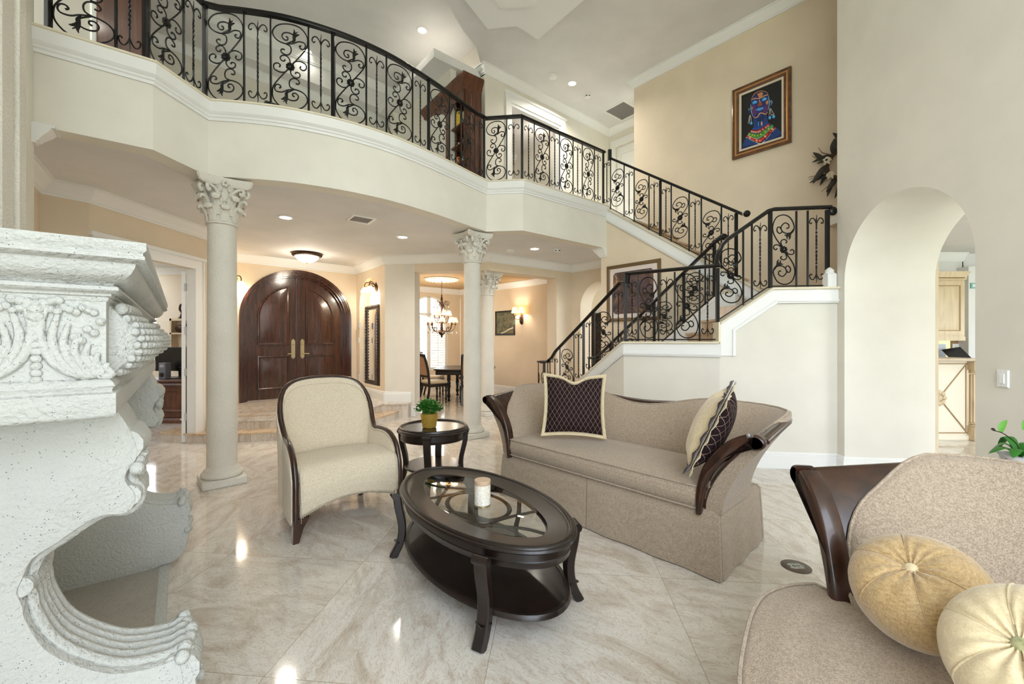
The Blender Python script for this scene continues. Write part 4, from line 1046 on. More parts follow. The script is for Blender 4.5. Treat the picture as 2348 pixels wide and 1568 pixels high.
# ---------------------------------------------------------------- seating
def sofa(name, label, loc, rz, W, D, bow=None, zt=.535, FL=.30):
    front = 0.0; mats = None
    s = thing(name, label, 'sofa', loc + (0,), rz)
    FAB = mats or M['sofa']
    ai, bk, R = .10, D - .2, .2
    U = []   # (x, y, outx, outy, tag)
    for k in range(14): U.append((ai, .02 + (bk - R - .02) * (k / 13) ** 1.5, -1, 0))
    for k in range(1, 7):
        a = PI - PI / 2 * k / 6; U.append((ai + R + R * math.cos(a), bk - R + R * math.sin(a), math.cos(a), math.sin(a)))
    L = W - 2 * (ai + R)
    for k in range(1, 17): U.append((ai + R + L * k / 16, bk, 0, 1))
    for k in range(1, 7):
        a = PI / 2 - PI / 2 * k / 6; U.append((W - ai - R + R * math.cos(a), bk - R + R * math.sin(a), math.cos(a), math.sin(a)))
    for k in range(1, 14): U.append((W - ai, .02 + (bk - R - .02) * ((13 - k) / 13) ** 1.5, 1, 0))
    N = len(U); ZW = .875
    def flare(i):
        b = abs(U[i][3]) ** 2; return FL * (1 - b) + .15 * b
    def ht(i):   # height of the inner pad
        x, y, ox, oy = U[i]
        if oy > .99:
            t = (x - ai - R) / L; return .865 + .10 * (math.cos(2 * PI * t) * .5 + .5) ** 1.0
        if abs(oy) < .01:
            t = min(1, max(0, y - .05) / .36); q = min(1, max(0, y - .2) / .3); return .57 + .31 * (1 - (1 - t) ** 2) ** .5 + .085 * q * q * (3 - 2 * q)
        return .965
    def zw(i):
        x, y, ox, oy = U[i]
        if oy > .99:
            t = (x - ai - R) / L; return .885 + .035 * (math.cos(2 * PI * t) * .5 + .5)
        return .868 + .052 * min(1, max(0, y / (bk - R)))
    def off(i, z): return flare(i) * max(0, (z - .38) / (zw(i) - .38)) ** 1.9
    def P(i, o, z): return (U[i][0] + U[i][2] * o, U[i][1] + U[i][3] * o, z)
    def outer(i):
        r = []; ZW = zw(i)
        for k in range(9): z = .36 + (ZW - .365) * k / 8; r.append(P(i, off(i, z) + .012, z))
        f = off(i, ZW)
        for k in range(9):
            v = 1 - k / 8; z = .39 + (ZW - .41) * v; r.append(P(i, .11 + (f + .055 - .11) * v ** 1.7, z))
        return r
    def wood(i):
        r = []; ZW = zw(i)
        for k in range(8): z = .37 + (ZW + .004 - .37) * k / 7; r.append(P(i, off(i, z) - .004, z))
        f = off(i, ZW)
        r += [P(i, f + .02, ZW + .014), P(i, f + .052, ZW + .006), P(i, f + .062, ZW - .012), P(i, f + .045, ZW - .028)]
        for k in range(8): z = ZW - .03 - (ZW - .4) * k / 7; r.append(P(i, off(i, z) + .016, z))
        return r
    def pad(i):
        h = ht(i); r = []; ZW = zw(i)
        def o(z): return flare(i) * (max(0, (z - .38) / (ZW - .38)) ** 1.9)
        th = .05
        for k in range(9):
            z = .37 + (h - .02 - .37) * k / 8; bul = .035 * math.sin(PI * min(1, k / 8)); r.append(P(i, o(z) - th * .55 - bul, z))
        r += [P(i, o(h) - th * .25, h), P(i, o(h) + .008, h - .004), P(i, o(h) + .012, h - .03)]
        for k in range(5):
            z = h - .04 - (h - .40) * k / 4; r.append(P(i, o(z) + (.004 if z < ZW else .012), z))
        return r
    cut1, cut2 = 17, N - 18
    for nm, lo, hi in (('arm', 0, cut1), ('backrest', cut1, cut2), ('arm', cut2, N - 1)):
        mb = MB(); mb.rings([outer(i) for i in range(lo, hi + 1)], True, True); a = mb.build(nm, FAB, s, sharp=60)
        mb = MB(); mb.rings([pad(i) for i in range(lo, hi + 1)], True, True); mb.build('inner_padding', FAB, a, sharp=60)
        pts = [pad(i)[9] for i in range(lo, hi + 1)]
        if lo == 0: pts = [pad(0)[k] for k in range(1, 9)] + pts
        if hi == N - 1: pts = pts + [pad(N - 1)[k] for k in range(8, 0, -1)]
        mb = MB(); mb.tube(pts, .0065, 6); mb.build('piping', FAB, a)
    mb = MB(); mb.rings([wood(i) for i in range(N)], True, True); mb.build('wood_rail', M['darkr'], s, sharp=50)
    for side in (0, 1):
        c = smooth_path([(ai + .012, .37, 0), (ai + .002, .5, 0), (ai - .034, .63, 0), (ai - .105 * FL / .3, .74, 0), (ai - .195 * FL / .3, .82, 0), (ai - .97 * FL, .862, 0)], 5)
        def outline(dw):
            up_, dn = [], []
            for i, p in enumerate(c):
                q0, q1 = c[max(0, i - 1)], c[min(len(c) - 1, i + 1)]
                t = unit((q1[0] - q0[0], q1[1] - q0[1])); w = .014 + .030 * (i / (len(c) - 1)) ** .8 + dw
                up_.append((p[0] + t[1] * w, p[1] - t[0] * w)); dn.append((p[0] - t[1] * w, p[1] + t[0] * w))
            e = c[-1]; cap = [(e[0] - .004 - (.058 + dw) * math.sin(PI * k / 10), e[1] + (.044 + dw) * math.cos(PI * k / 10) - .006) for k in range(11)]
            poly = dn[:-1] + cap + up_[:-1][::-1]
            return [(W - x, z) for x, z in poly] if side else poly
        mb = MB()
        def rg(y, dw): return [(x, y, z) for x, z in outline(dw)]
        mb.rings([rg(-.036, -.011), rg(-.032, -.004), rg(-.024, 0), rg(.028, 0), rg(.036, -.006)], True, True); mb.build('scroll_trim', M['darkr'], s, sharp=50)
    # skirt with pleats
    y0 = front; y1 = D - .14
    out = []
    def edge(p, q, n=24):
        for k in range(n):
            t = k / n; out.append((p[0] + (q[0] - p[0]) * t, p[1] + (q[1] - p[1]) * t))
    def pleat(p, d, nrm):
        for a, b in ((-.03, 0), (-.004, .0), (-.003, -.03), (.003, -.03), (.004, .0), (.03, 0)): out.append((p[0] + d[0] * a + nrm[0] * b, p[1] + d[1] * a + nrm[1] * b))
    if bow:
        full = smooth_path([(x + .02, y + .035, 0) for x, y in bow] + [(W - x - .02, y + .035, 0) for x, y in bow[:-1][::-1]], 3)
        out += [(x, y) for x, y, _ in full]
    else:
        edge((.02, y0), (W / 2 - .04, y0)); pleat((W / 2, y0), (1, 0), (0, -1)); edge((W / 2 + .04, y0), (W - .02, y0))
    pleat((W, y0 + .03), (0, 1), (1, 0))
    edge((W, y0 + .07), (W, y1)); pleat((W, y1 + .03), (0, 1), (1, 0)); edge((W - .02, y1 + .06), (.02, y1 + .06)); pleat((0, y1 + .03), (0, -1), (-1, 0)); edge((0, y1), (0, y0 + .07)); pleat((0, y0 + .03), (0, -1), (-1, 0))
    cx_, cy_ = W / 2, (y0 + y1) / 2
    def sk(z, e, wv): return [(x + (1 if x > W - .05 else -1 if x < .05 else 0) * (e + wv * math.sin(y * 23)), y + (1 if y > y1 - .02 else -1 if y < y0 + .05 else 0) * (e + wv * math.sin(x * 17 + 1)), z) for x, y in out]
    mb = MB(); mb.rings([sk(.008, .018, .006), sk(.12, .012, .004), sk(.26, .005, .002), sk(.37, -.002, 0), sk(.395, -.02, 0)], True, True); mb.build('skirt', FAB, s, sharp=40)
    # seat cushion
    def plan(e):
        xi0, xi1 = ai - .005, W - ai + .005; yb = bk - .01; pts = []
        if bow:
            full = [(p[0], p[1]) for p in smooth_path([(x, y, 0) for x, y in bow] + [(W - x, y, 0) for x, y in bow[:-1][::-1]], 4)]
            full = [(xi0 + .02, .09), (xi0 + .005, .05), (bow[0][0] + .035, bow[0][1] + .022)] + full + [(W - bow[0][0] - .035, bow[0][1] + .022), (xi1 - .005, .05), (xi1 - .02, .09), (xi1 - .02, yb), (xi0 + .02, yb)]
            n = len(full)
            for i, (x, y) in enumerate(full):
                p, q = full[i - 1], full[(i + 1) % n]; t = unit((q[0] - p[0], q[1] - p[1])); pts.append((x + t[1] * e, y - t[0] * e))
        else:
            yf = -.015; r = .05
            for cxp, cyp, a0 in ((xi0 + r, yf + r, PI), (xi1 - r, yf + r, 1.5 * PI)):
                for k in range(7): a = a0 + PI / 2 * k / 6; pts.append((cxp + (r + e) * math.cos(a), cyp + (r + e) * math.sin(a)))
            pts += [(xi1 + e, yb + e), (xi0 - e, yb + e)]
        return pts
    zb = .392
    def rg(z, e): return [(x, y, z) for x, y in plan(e)]
    pl = plan(0); cc = (W / 2, (front + bk) / 2)
    mb = MB()
    rr = [rg(zb, -.02), rg(zb + .004, -.006), rg((zt + zb) / 2, .012), rg(zt - .006, 0), rg(zt + .002, -.014)]
    for k, dz in ((.12, .012), (.3, .022), (.55, .03), (.8, .033), (.97, .034)):
        dz *= (.6 if bow else 1)
        rr.append([(x + (cc[0] - x) * k, y + (cc[1] - y) * k, zt + dz) for x, y in plan(-.014)])
    mb.rings(rr, True, True); cu = mb.build('seat_cushion', FAB, s, sharp=70)
    mb = MB(); mb.tube(rg(zt - .002, .002), .006, 6, closed=True); mb.build('piping', FAB, cu)
    mb = MB(); mb.tube(rg(zb + .006, .0), .006, 6, closed=True); mb.build('piping', FAB, cu)
    return s
sofa('sofa', 'beige skirted sofa with wood scroll arms against the staircase wall side', (-.09, 3.86), math.atan2(-.728, .686), 1.91, .86)
BOW = [(.005, -.036), (.032, -.134), (.097, -.237), (.188, -.311), (.319, -.385), (.571, -.494), (.8, -.53)]
sofa('sofa', 'beige bow fronted loveseat holding the two round velvet cushions', (1.194, 1.599), math.atan2(-.985, -.17), 1.6, .86, BOW, .492, .25)

def pillow(label, loc, rot, w=.5, t=.15, fl=.045):
    p = thing('square_pillow', label, 'pillow', loc, 0, None); p.rotation_euler = rot.to_euler()
    def sq(u, v, e=0): 
        a, b = 2 * u - 1, 2 * v - 1
        pin = 1 - .07 * (1 - abs(a)) * abs(b) ** 2
        dip = .055 * math.exp(-(a / .3) ** 2) * max(0, b) ** 3
        return (a * (w / 2 + e) * (1 - .08 * (1 - b * b) * abs(a) ** 3), -dip + b * (w / 2 + e) * (1 - .08 * (1 - a * a) * abs(b) ** 3))
    def th(u, v):
        a, b = abs(2 * u - 1), abs(2 * v - 1); return t / 2 * (max(0, 1 - a ** 2.6) * max(0, 1 - b ** 2.6)) ** .55
    rnd = random.Random(3)
    mb = MB(); mb.grid(lambda u, v: (sq(u, v)[0], -th(u, v) - .002, sq(u, v)[1]), 21, 21); mb.build('quilted_face', M['quilt'], p, sharp=80)
    mb = MB(); mb.grid(lambda u, v: (sq(u, v)[0], th(u, v) + .002 + .004 * math.sin(u * 30) * math.sin(v * 9) * (th(u, v) > .01), sq(u, v)[1]), 25, 25); mb.build('silk_face', M['silk'], p, sharp=80)
    def fl_(y, sg, amp, mt, nm):
        per = []
        for q in range(4):
            for k in range(16):
                f = k / 16
                per.append({0: (f, 0), 1: (1, f), 2: (1 - f, 1), 3: (0, 1 - f)}[q])
        inn = [sq(*c) for c in per]; otr = [sq(c[0], c[1], fl) for c in per]
        rs = [[(a, y, b) for a, b in inn]]
        rs.append([((a + c) / 2, y + sg * amp * .5 * (1 + math.sin(i * 1.9)), (b + d) / 2) for i, ((a, b), (c, d)) in enumerate(zip(inn, otr))])
        rs.append([(c, y + sg * amp * (1 + math.sin(i * 1.9 + .7)), d) for i, (c, d) in enumerate(otr)])
        mb = MB(); mb.rings(rs); o = mb.build(nm, M[mt], p, sharp=80)
        md = o.modifiers.new('thick', 'SOLIDIFY'); md.thickness = .004
    fl_(-.004, -1, .008, 'silk', 'flange'); fl_(.004, 1, .01, 'dkflange', 'flange')
    return p
RZ, RX = (lambda a: Matrix.Rotation(math.radians(a), 4, 'Z')), (lambda a: Matrix.Rotation(math.radians(a), 4, 'X'))
RY = lambda a: Matrix.Rotation(math.radians(a), 4, 'Y')
pillow('brown quilted square pillow facing forward on the long sofa', (.535, 3.62, .862), RZ(-8) @ RX(-14) @ RY(1), .49, .19, .032)
pillow('gold silk faced square pillow seen edge on, leaning on a sofa arm', (1.285, 2.69, .875), RZ(60) @ RX(24) @ RY(-4), .49, .21, .034)

def round_cushion(label, loc, axis, R, T, mt, btn):
    p = thing('round_cushion', label, 'cushion', loc, 0, 'round velvet cushions')
    p.rotation_euler = Vector(axis).to_track_quat('Z', 'Y').to_euler()
    N = 12
    def f(u, v):
        a = 2 * PI * u; ph = PI * v - PI / 2
        r = R * math.cos(ph) ** .72 if abs(math.cos(ph)) > 1e-6 else 0.0
        z = T / 2 * math.copysign(abs(math.sin(ph)) ** .8, math.sin(ph))
        g = abs(math.sin(a * N / 4)); k = 1 - r / R
        z -= math.copysign(1, z) * (.03 * math.exp(-(r / .045) ** 2) + .009 * math.exp(-(g / .2) ** 2) * min(1, r / .05) * (1 - (r / R) ** 4))
        z += .004 * math.sin(a * 13) * k
        return (r * math.cos(a), r * math.sin(a), z)
    mb = MB(); mb.grid(f, 72, 25, True); mb.build('cover', M[mt], p, sharp=80)
    mb = MB()
    for k in range(6):
        a = 2 * PI * (2 * k) / N
        for s in (1,):
            pts = [f(a / (2 * PI), 1 - v) for v in (.04, .1, .16, .22, .3, .38, .46)]
            mb.tube([(x, y, z + .002) for x, y, z in pts], .0022, 5)
    mb.build('seam', M[mt], p)
    mb = MB(); mb.ball((0, 0, T / 2 - .028), .018, 12, 8, (1, 1, .6)); mb.build('button', M[btn], p)
    return p
round_cushion('gold velvet round cushion leaning in the loveseat corner', (1.222, 1.255, .672), (-.47, -.2, .86), .168, .23, 'velvet', 'velvet2')
round_cushion('cream round cushion with an olive green centre button', (1.17, .925, .70), (-.72, -.13, .68), .165, .22, 'velvet2', 'button')

# armchair
ax = (-.65, .76)
ch = thing('armchair', 'cream upholstered armchair with dark wood frame and nailheads beside the front column', 'armchair', (-1.235, 3.21, 0), math.atan2(ax[1], ax[0]) - PI / 2)
CTL = [(0, 0, .60, 1.09, .12), (.18, .13, .598, 1.085, .12), (.30, .245, .585, 1.06, .115), (.40, .325, .55, 1.0, .105), (.47, .365, .505, .90, .085), (.53, .372, .465, .78, .06), (.58, .362, .43, .68, .03), (.62, .360, .39, .645, .012), (.68, .370, .32, .652, .004), (.76, .382, .21, .648, 0), (.84, .388, .12, .615, 0), (.92, .39, .04, .55, 0), (1.0, .39, -.01, .43, 0)]
DEN = smooth_path([(-CTL[1][0], -CTL[1][1]) + CTL[1][2:]] + CTL, 8)[8:]
def chs(s):
    """Plan point of the tub, top height and recline at s in -1 (left front) .. 1 (right front)."""
    a = abs(s); sg = 1 if s > 0 else -1
    for p, q in zip(DEN, DEN[1:]):
        if a <= q[0] + 1e-9:
            t = max(0, min(1, (a - p[0]) / max(1e-9, q[0] - p[0]))); c = lerp(p, q, t); return (sg * c[1], c[2], c[3], c[4])
    c = DEN[-1]; return (sg * c[1], c[2], c[3], c[4])
NS = 61
ss = [-1 + 2 * i / (NS - 1) for i in range(NS)]
tops = smooth_path([(chs(s)[0], chs(s)[1] + chs(s)[3], chs(s)[2]) for s in ss], 1)
def shell(in_off, lowz):
    mb = MB(); rs = []
    for i, s in enumerate(ss):
        x, y, z, rc = chs(s); a = chs(ss[max(0, i - 1)]); b = chs(ss[min(NS - 1, i + 1)])
        t = unit((b[0] - a[0], b[1] - a[1])); n = (-t[1], t[0])
        if n[0] * x + n[1] * (y - .1) > 0: n = (-n[0], -n[1])     # towards the inside
        r = []
        for k in range(9):
            v = k / 8; zz = lowz + (z - lowz) * v; bul = in_off * (1 - .6 * v) + .015 * math.sin(PI * v)
            r.append((x + n[0] * bul, y + rc * max(0, (zz - .4) / (z - .39)) ** 1.3 + n[1] * bul, zz))
        r.append((x - n[0] * .012, y + rc - n[1] * .012, z - .004))
        for k in range(6):
            v = 1 - k / 5; zz = .12 + (z - .14) * v; r.append((x - n[0] * .028, y + rc * max(0, (zz - .4) / (z - .39)) - n[1] * .028, zz))
        rs.append(r)
    mb.rings(rs, True, True); return mb
def part_rings(lo, hi):
    full = shell(.045, .36); n = 16; mb = MB()
    rs = [full.v[i * n:(i + 1) * n] for i in range(lo, hi + 1)]
    mb.rings(rs, True, True); return mb
part_rings(18, 42).build('backrest', M['chairf'], ch, sharp=60)
part_rings(0, 18).build('arm', M['chairf'], ch, sharp=60); part_rings(42, 60).build('arm', M['chairf'], ch, sharp=60)
mb = MB()
def seat(u, v):
    x = (u * 2 - 1); w = .365 - .02 * max(0, v - .35)
    if v < .35:
        t = v / .35; a = t * PI / 2
        bot = .16 + .085 * (1 - x * x)
        return (x * w, -.03 + .0 * t - .02 * math.sin(PI * t) , bot + (.47 - bot) * t ** .9)
    if v < .45:
        t = (v - .35) / .1; a = t * PI / 2
        return (x * w, -.03 + .06 * t, .47 + .035 * math.sin(a) + .015 * (1 - x * x) * t)
    t = (v - .45) / .55
    return (x * w * (1 - .06 * t), .03 + .50 * t, .505 + .015 * (1 - x * x) + .02 * math.sin(PI * t) - .02 * t)
mb.grid(seat, 21, 31); o = mb.build('seat', M['chairf'], ch, sharp=70); md = o.modifiers.new('thick', 'SOLIDIFY'); md.thickness = .03; md.offset = -1
mb = MB()
rail_pts = [(-.392, -.02, .02), (-.392, -.022, .2), (-.391, -.02, .36)] + [tuple(p) for p in tops] + [(.391, -.02, .36), (.392, -.022, .2), (.392, -.02, .02)]
mb.tube(rail_pts, .021, 10, flat=(1.0, 1.0)); fr_ = mb.build('wood_frame', M['darkr'], ch, sharp=60)
for sg in (-1, 1):
    mb = MB(); mb.rings([[(sg * .415, -.045, .0), (sg * .375, -.045, .0), (sg * .38, .0, .0), (sg * .415, .0, .0)], [(sg * .412, -.042, .09), (sg * .345, -.042, .1), (sg * .35, .0, .1), (sg * .412, .0, .09)], [(sg * .41, -.04, .16), (sg * .30, -.04, .17), (sg * .31, .0, .17), (sg * .41, .0, .16)]], True, True); mb.build('leg', M['darkr'], ch)
    mb = MB(); mb.bar([(sg * .28, .50, .16), (sg * .29, .56, .08), (sg * .31, .63, 0)], lambda t: (.022, .022), (1, 0, 0)); mb.build('leg', M['darkr'], ch)
mb = MB()
full = shell(.045, .36); n = 16
def nails(pts, gap=.0135):
    acc = 0; last = Vector(pts[0]); 
    for p in pts[1:]:
        p = Vector(p); d = (p - last).length
        while acc + d >= gap:
            t = (gap - acc) / d; last = last.lerp(p, t); mb.ball(tuple(last), .0046, 6, 4); d = (p - last).length; acc = 0
        acc += d; last = p
nails([(-.362, -.052, .13), (-.364, -.05, .3)] + [tuple(Vector(full.v[i * n + 7]).lerp(Vector(full.v[i * n + 8]), .45)) for i in range(1, NS - 1)] + [(.364, -.05, .3), (.362, -.052, .13)])
nails([(x * .36, -.045, .168 + .085 * (1 - x * x)) for x in [i / 20 - 1 for i in range(41)]])
o = mb.build('nailhead_trim', M['nail'], ch); o['kind'] = 'stuff'

# ---------------------------------------------------------------- tables
def saber(mb, ang, c, R, H, w=.03, d=.022, splay=1.0, ex=0.0):
    dx, dy = math.cos(ang), math.sin(ang)
    pts = [(R + .012, H), (R + .004, H * .82), (R - .022 * splay, H * .55), (R - .02 * splay, H * .35), (R + .004 * splay, H * .17), (R + .05 * splay, .0)]
    sp_ = smooth_path([(c[0] + dx * r, c[1] + dy * r, z) for r, z in pts], 5)
    mb.bar(sp_, lambda t: (w * (1 - .16 * t), d * (1 - .1 * t)), (-dy, dx, 0))
    e = (c[0] + dx * (R + .02), c[1] + dy * (R + .02), H - .0)
    mb.tube([(e[0] + dy * w * 1.15, e[1] - dx * w * 1.15, e[2]), (e[0] - dy * w * 1.15, e[1] + dx * w * 1.15, e[2])], .024, 12)
    q = (c[0] + dx * (R - .006 * splay), c[1] + dy * (R - .006 * splay), H * .25)
    mb.box(q[0] - w * .8, q[0] + w * .8, q[1] - w * .8, q[1] + w * .8, q[2] - .004, q[2] + .004)
ct = thing('coffee_table', 'dark oval coffee table with glass top between the sofa and the armchair', 'coffee table', (-.2075, 2.5325, 0), math.atan2(-.8, .6))
def ell(a, b, z, n=64): return [(a * math.cos(2 * PI * k / n), b * math.sin(2 * PI * k / n), z) for k in range(n)]
AX, BX = .734, .387
mb = MB(); mb.sweep(ell(AX, BX, 0), [(0, .445), (.006, .452), (0, .462), (-.006, .464), (-.01, .473), (-.02, .478), (-.03, .474), (-.034, .466), (-.04, .463), (-.048, .461), (-.15, .456), (-.155, .45), (-.155, .435), (-.02, .435), (-.012, .438)], -1, True)
# close the ring profile
mb.sweep(ell(AX, BX, 0), [(-.012, .438), (0, .445)], -1, True); mb.build('top_frame', M['dark'], ct, sharp=40)
mb = MB(); mb.sweep(ell(AX - .03, BX - .03, 0), [(0, .44), (.002, .40), (.006, .395), (.002, .39), (0, .365), (-.016, .365), (-.016, .44)], -1, True); mb.build('apron', M['dark'], ct)
mb = MB(); mb.rings([ell(AX - .15, BX - .15, .455), ell(AX - .165, BX - .165, .458)], False, True); mb.build('glass_top', M['thinglass'], ct)
mb = MB()
W2 = dict(flat=(.5, 1.0), roll=(0, 0, 1))
mb.tube(ell(.235, .165, .425, 40), .014, 6, closed=True, **W2)
for sx in (-1, 1):
    mb.tube(smooth_path([(sx * .30, .30, .425), (sx * .262, .12, .425), (sx * .25, 0, .425), (sx * .262, -.12, .425), (sx * .30, -.30, .425)], 6), .013, 6, **W2)
    for sy in (-1, 1):
        mb.tube(smooth_path([(sx * .02, sy * .305, .425), (sx * .25, sy * .12, .425), (sx * .42, -sy * .03, .425), (sx * .60, -sy * .10, .425)], 6), .013, 6, **W2)
mb.build('lattice', M['dark'], ct)
mb = MB(); mb.sweep(ell(.70, .352, 0), [(0, .12), (.008, .128), (.006, .14), (0, .15), (-.02, .148), (-.02, .12)], -1, True); mb.rings([ell(.69, .342, .122), ell(.69, .342, .144)], True, True); mb.build('lower_shelf', M['dark'], ct)
for sx in (-1, 1):
    for sy in (-1, 1):
        a = math.atan2(sy * .80, sx * .62); px_, py_ = sx * .50, sy * .272
        mb = MB(); saber(mb, math.atan2(sy * .9, sx * .42), (px_ - math.cos(math.atan2(sy * .9, sx * .42)) * .03, py_ - math.sin(math.atan2(sy * .9, sx * .42)) * .03), .05, .405, .036, .026, .8); mb.build('leg', M['dark'], ct)
cd = thing('candle_jar', 'cream floral candle jar with a wooden lid on the glass table', 'candle', (-.172, 2.44, .461))
k = NT('floral candle label'); co = k.coords((1, 1, 1)); nn = k.n('ShaderNodeTexNoise', Scale=26.0, Detail=3.0, Distortion=2.2); k.l(co, nn.inputs[0])
M['label'] = k.set(k.ramp(nn.outputs[0], [(.40, srgb(238, 236, 230)), (.5, srgb(222, 206, 178)), (.56, srgb(240, 238, 232))]), .35)
mb = MB(); mb.lathe([(.044, 0), (.047, .004), (.047, .12), (.046, .124)], n=28); mb.build('jar', M['label'], cd)
mb = MB(); mb.lathe([(.043, .124), (.043, .128), (.047, .128), (.0475, .148), (.046, .15), (.02, .151)], n=28); mb.build('lid', plain('pale wood lid', (206, 176, 148), .5), cd)
mb = MB(); mb.lathe([(.0475, .0), (.0478, .008), (.0475, .012)], n=28); mb.build('base_ring', M['brass'], cd)

tb = thing('side_table', 'small round dark wood side table with four curved legs behind the coffee table', 'side table', (-.745, 3.97, 0), math.radians(-90))
RT = .325
mb = MB(); mb.lathe([(RT - .04, .57), (RT, .578), (RT + .008, .59), (RT + .002, .602), (RT - .006, .606), (RT - .01, .618), (RT - .022, .622), (RT - .032, .616), (RT - .036, .608), (.1, .606)], n=48); mb.build('tabletop', M['dark'], tb, sharp=40)
mb = MB(); mb.lathe([(RT - .05, .5), (RT - .022, .502), (RT - .018, .515), (RT - .024, .52), (RT - .024, .578), (RT - .05, .578)], n=48); mb.build('apron', M['dark'], tb)
mb = MB(); mb.lathe([(.1, .235), (.26, .235), (.268, .242), (.266, .252), (.258, .258), (.1, .258)], n=40); mb.build('lower_shelf', M['dark'], tb)
for q in range(4):
    mb = MB(); saber(mb, q * PI / 2, (0, 0), .295, .57, .032, .022, 1.4); mb.build('leg', M['dark'], tb)
def plant(label, loc, R, n, seed):
    pt = thing('potted_plant', label, 'potted plant', loc)
    rnd = random.Random(seed)
    mb = MB()
    for i in range(n):
        a = rnd.random() * 2 * PI; el = rnd.uniform(.15, 1.45); L = R * rnd.uniform(.65, 1.0)
        base = (math.cos(a) * .03, math.sin(a) * .03, .13)
        tip = (math.cos(a) * math.cos(el) * L, math.sin(a) * math.cos(el) * L, .14 + math.sin(el) * L * .95)
        mb.mat(2); mb.tube([base, lerp(base, tip, .6), tip], .0018, 4)
        for j in range(4):
            t = .5 + .16 * j; c = lerp(base, tip, min(1, t)); b = a + rnd.uniform(-1.6, 1.6); l = rnd.uniform(.024, .042)
            d = Vector((math.cos(b), math.sin(b), rnd.uniform(-.1, .9))).normalized(); s_ = d.cross(Vector((0, 0, 1))).normalized() * l * .32; up_ = Vector((0, 0, .004))
            c = Vector(c); mb.mat(rnd.choice((0, 0, 1)))
            mb.add([tuple(c), tuple(c + d * l * .5 + s_ + up_), tuple(c + d * l), tuple(c + d * l * .5 - s_ + up_), tuple(c + d * l * .5 - up_)], [(0, 1, 4), (1, 2, 4), (2, 3, 4), (3, 0, 4)])
    mb.build('foliage', [M['leaf'], M['leaf2'], M['leaf']], pt, sharp=80)
    return pt
pt = plant('small green plant in a gold embossed pot on the side table', (-.775, 3.93, .607), .145, 110, 5)
mb = MB(); mb.lathe([(.055, 0), (.058, .004), (.078, .128), (.08, .134), (.075, .134), (.07, .12), (.02, .118)], n=32)
for j in range(9):
    for i in range(22):
        a = 2 * PI * (i + .5 * (j % 2)) / 22; r = .0585 + .0195 * (j + .5) / 9.4; mb.ball((r * math.cos(a), r * math.sin(a), .01 + .0128 * j), .0062, 4, 4)
mb.build('pot', M['goldpot'], pt)
# plant on a stand behind the loveseat
st_ = thing('plant_stand', 'round plant stand hidden behind the loveseat', 'stand', (2.92, 2.42, 0))
mb = MB(); mb.lathe([(.16, .6), (.2, .605), (.2, .625), (.1, .628)], n=28); mb.build('top', M['dark'], st_)
mb = MB(); mb.lathe([(.15, 0), (.14, .03), (.03, .05), (.025, .3), (.03, .6)], n=16); mb.build('pedestal', M['dark'], st_)
op = thing('potted_plant', 'broad leaved orchid plant in a white glazed pot behind the loveseat', 'potted plant', (2.94, 2.42, .628))
mb = MB(); mb.lathe([(.05, 0), (.06, .004), (.09, .125), (.094, .13), (.086, .13), (.078, .1), (.02, .098)], n=28); mb.build('pot', M['pot'], op)
mb = MB(); mb.lathe([(.079, .1), (.05, .106), (.01, .108)], n=16); mb.build('soil', M['soil'], op)
mb = MB()
def blade(mb, pts, w, roll): mb.tube(smooth_path(pts, 4), lambda t: w * max(.06, math.sin(PI * min(1, .04 + .96 * t)) ** .7), 6, flat=(.16, 1), roll=roll)
mb.mat(0)
for a, l, h in ((2.9, .15, .03), (2.4, .12, .05), (3.6, .12, .03), (.4, .16, .05), (1.4, .14, .08), (5.2, .13, .06)):
    blade(mb, [(0, 0, .12), (math.cos(a) * l * .5, math.sin(a) * l * .5, .14 + h), (math.cos(a) * l, math.sin(a) * l, .13)], .028, (0, 0, 1))
mb.mat(2); stem = smooth_path([(0, 0, .12), (-.02, 0, .19), (-.07, 0, .235), (-.12, -.01, .262), (-.155, -.01, .272)], 4); mb.tube(stem, .0028, 5)
mb.tube([(0, .01, .12), (-.05, .01, .19)], .0024, 5); mb.tube([(-.07, 0, .12), (-.11, -.01, .1), (-.1, -.01, .06)], .002, 5)
mb.mat(1); blade(mb, [(-.125, -.01, .262), (-.12, -.01, .30), (-.09, -.01, .335)], .018, (.3, 1, 0)); blade(mb, [(.0, -.01, .28), (.02, -.01, .32), (.06, 0, .33)], .018, (.3, 1, 0))
mb.mat(2); blade(mb, [(-.155, -.01, .272), (-.17, -.01, .282), (-.185, -.01, .285)], .008, (0, 1, 0))
mb.build('foliage', [M['leaf'], M['leaf2'], M['leafd']], op, sharp=80)
# floor outlet cover with a scrolled monogram
fo = thing('floor_outlet', 'round brown metal floor outlet cover with monogram right of the sofa', 'floor outlet', (1.785, 2.63, 0))
mb = MB(); mb.lathe([(.082, 0), (.083, .003), (.08, .005), (.01, .005)], n=36); mb.build('cover_plate', plain('brown metal', (104, 90, 78), .5, .3), fo)
mb = MB()
for s in (1, -1):
    for pts in ([(-.05, .015), (-.03, .03), (.0, .028), (.03, .02), (.05, .0)], [(-.03, .03), (-.035, .0), (-.015, -.02), (.02, -.03), (.045, -.025)], [(-.01, .01), (.02, .012), (.04, -.005)]):
        mb.tube(smooth_path([(x * .9, y * .9 * s, .0055) for x, y in pts], 3), lambda t: .0055 - .003 * t, 5, flat=(.3, 1), roll=(0, 0, 1))
mb.build('monogram', plain('pale inlay', (176, 182, 172), .4), fo)
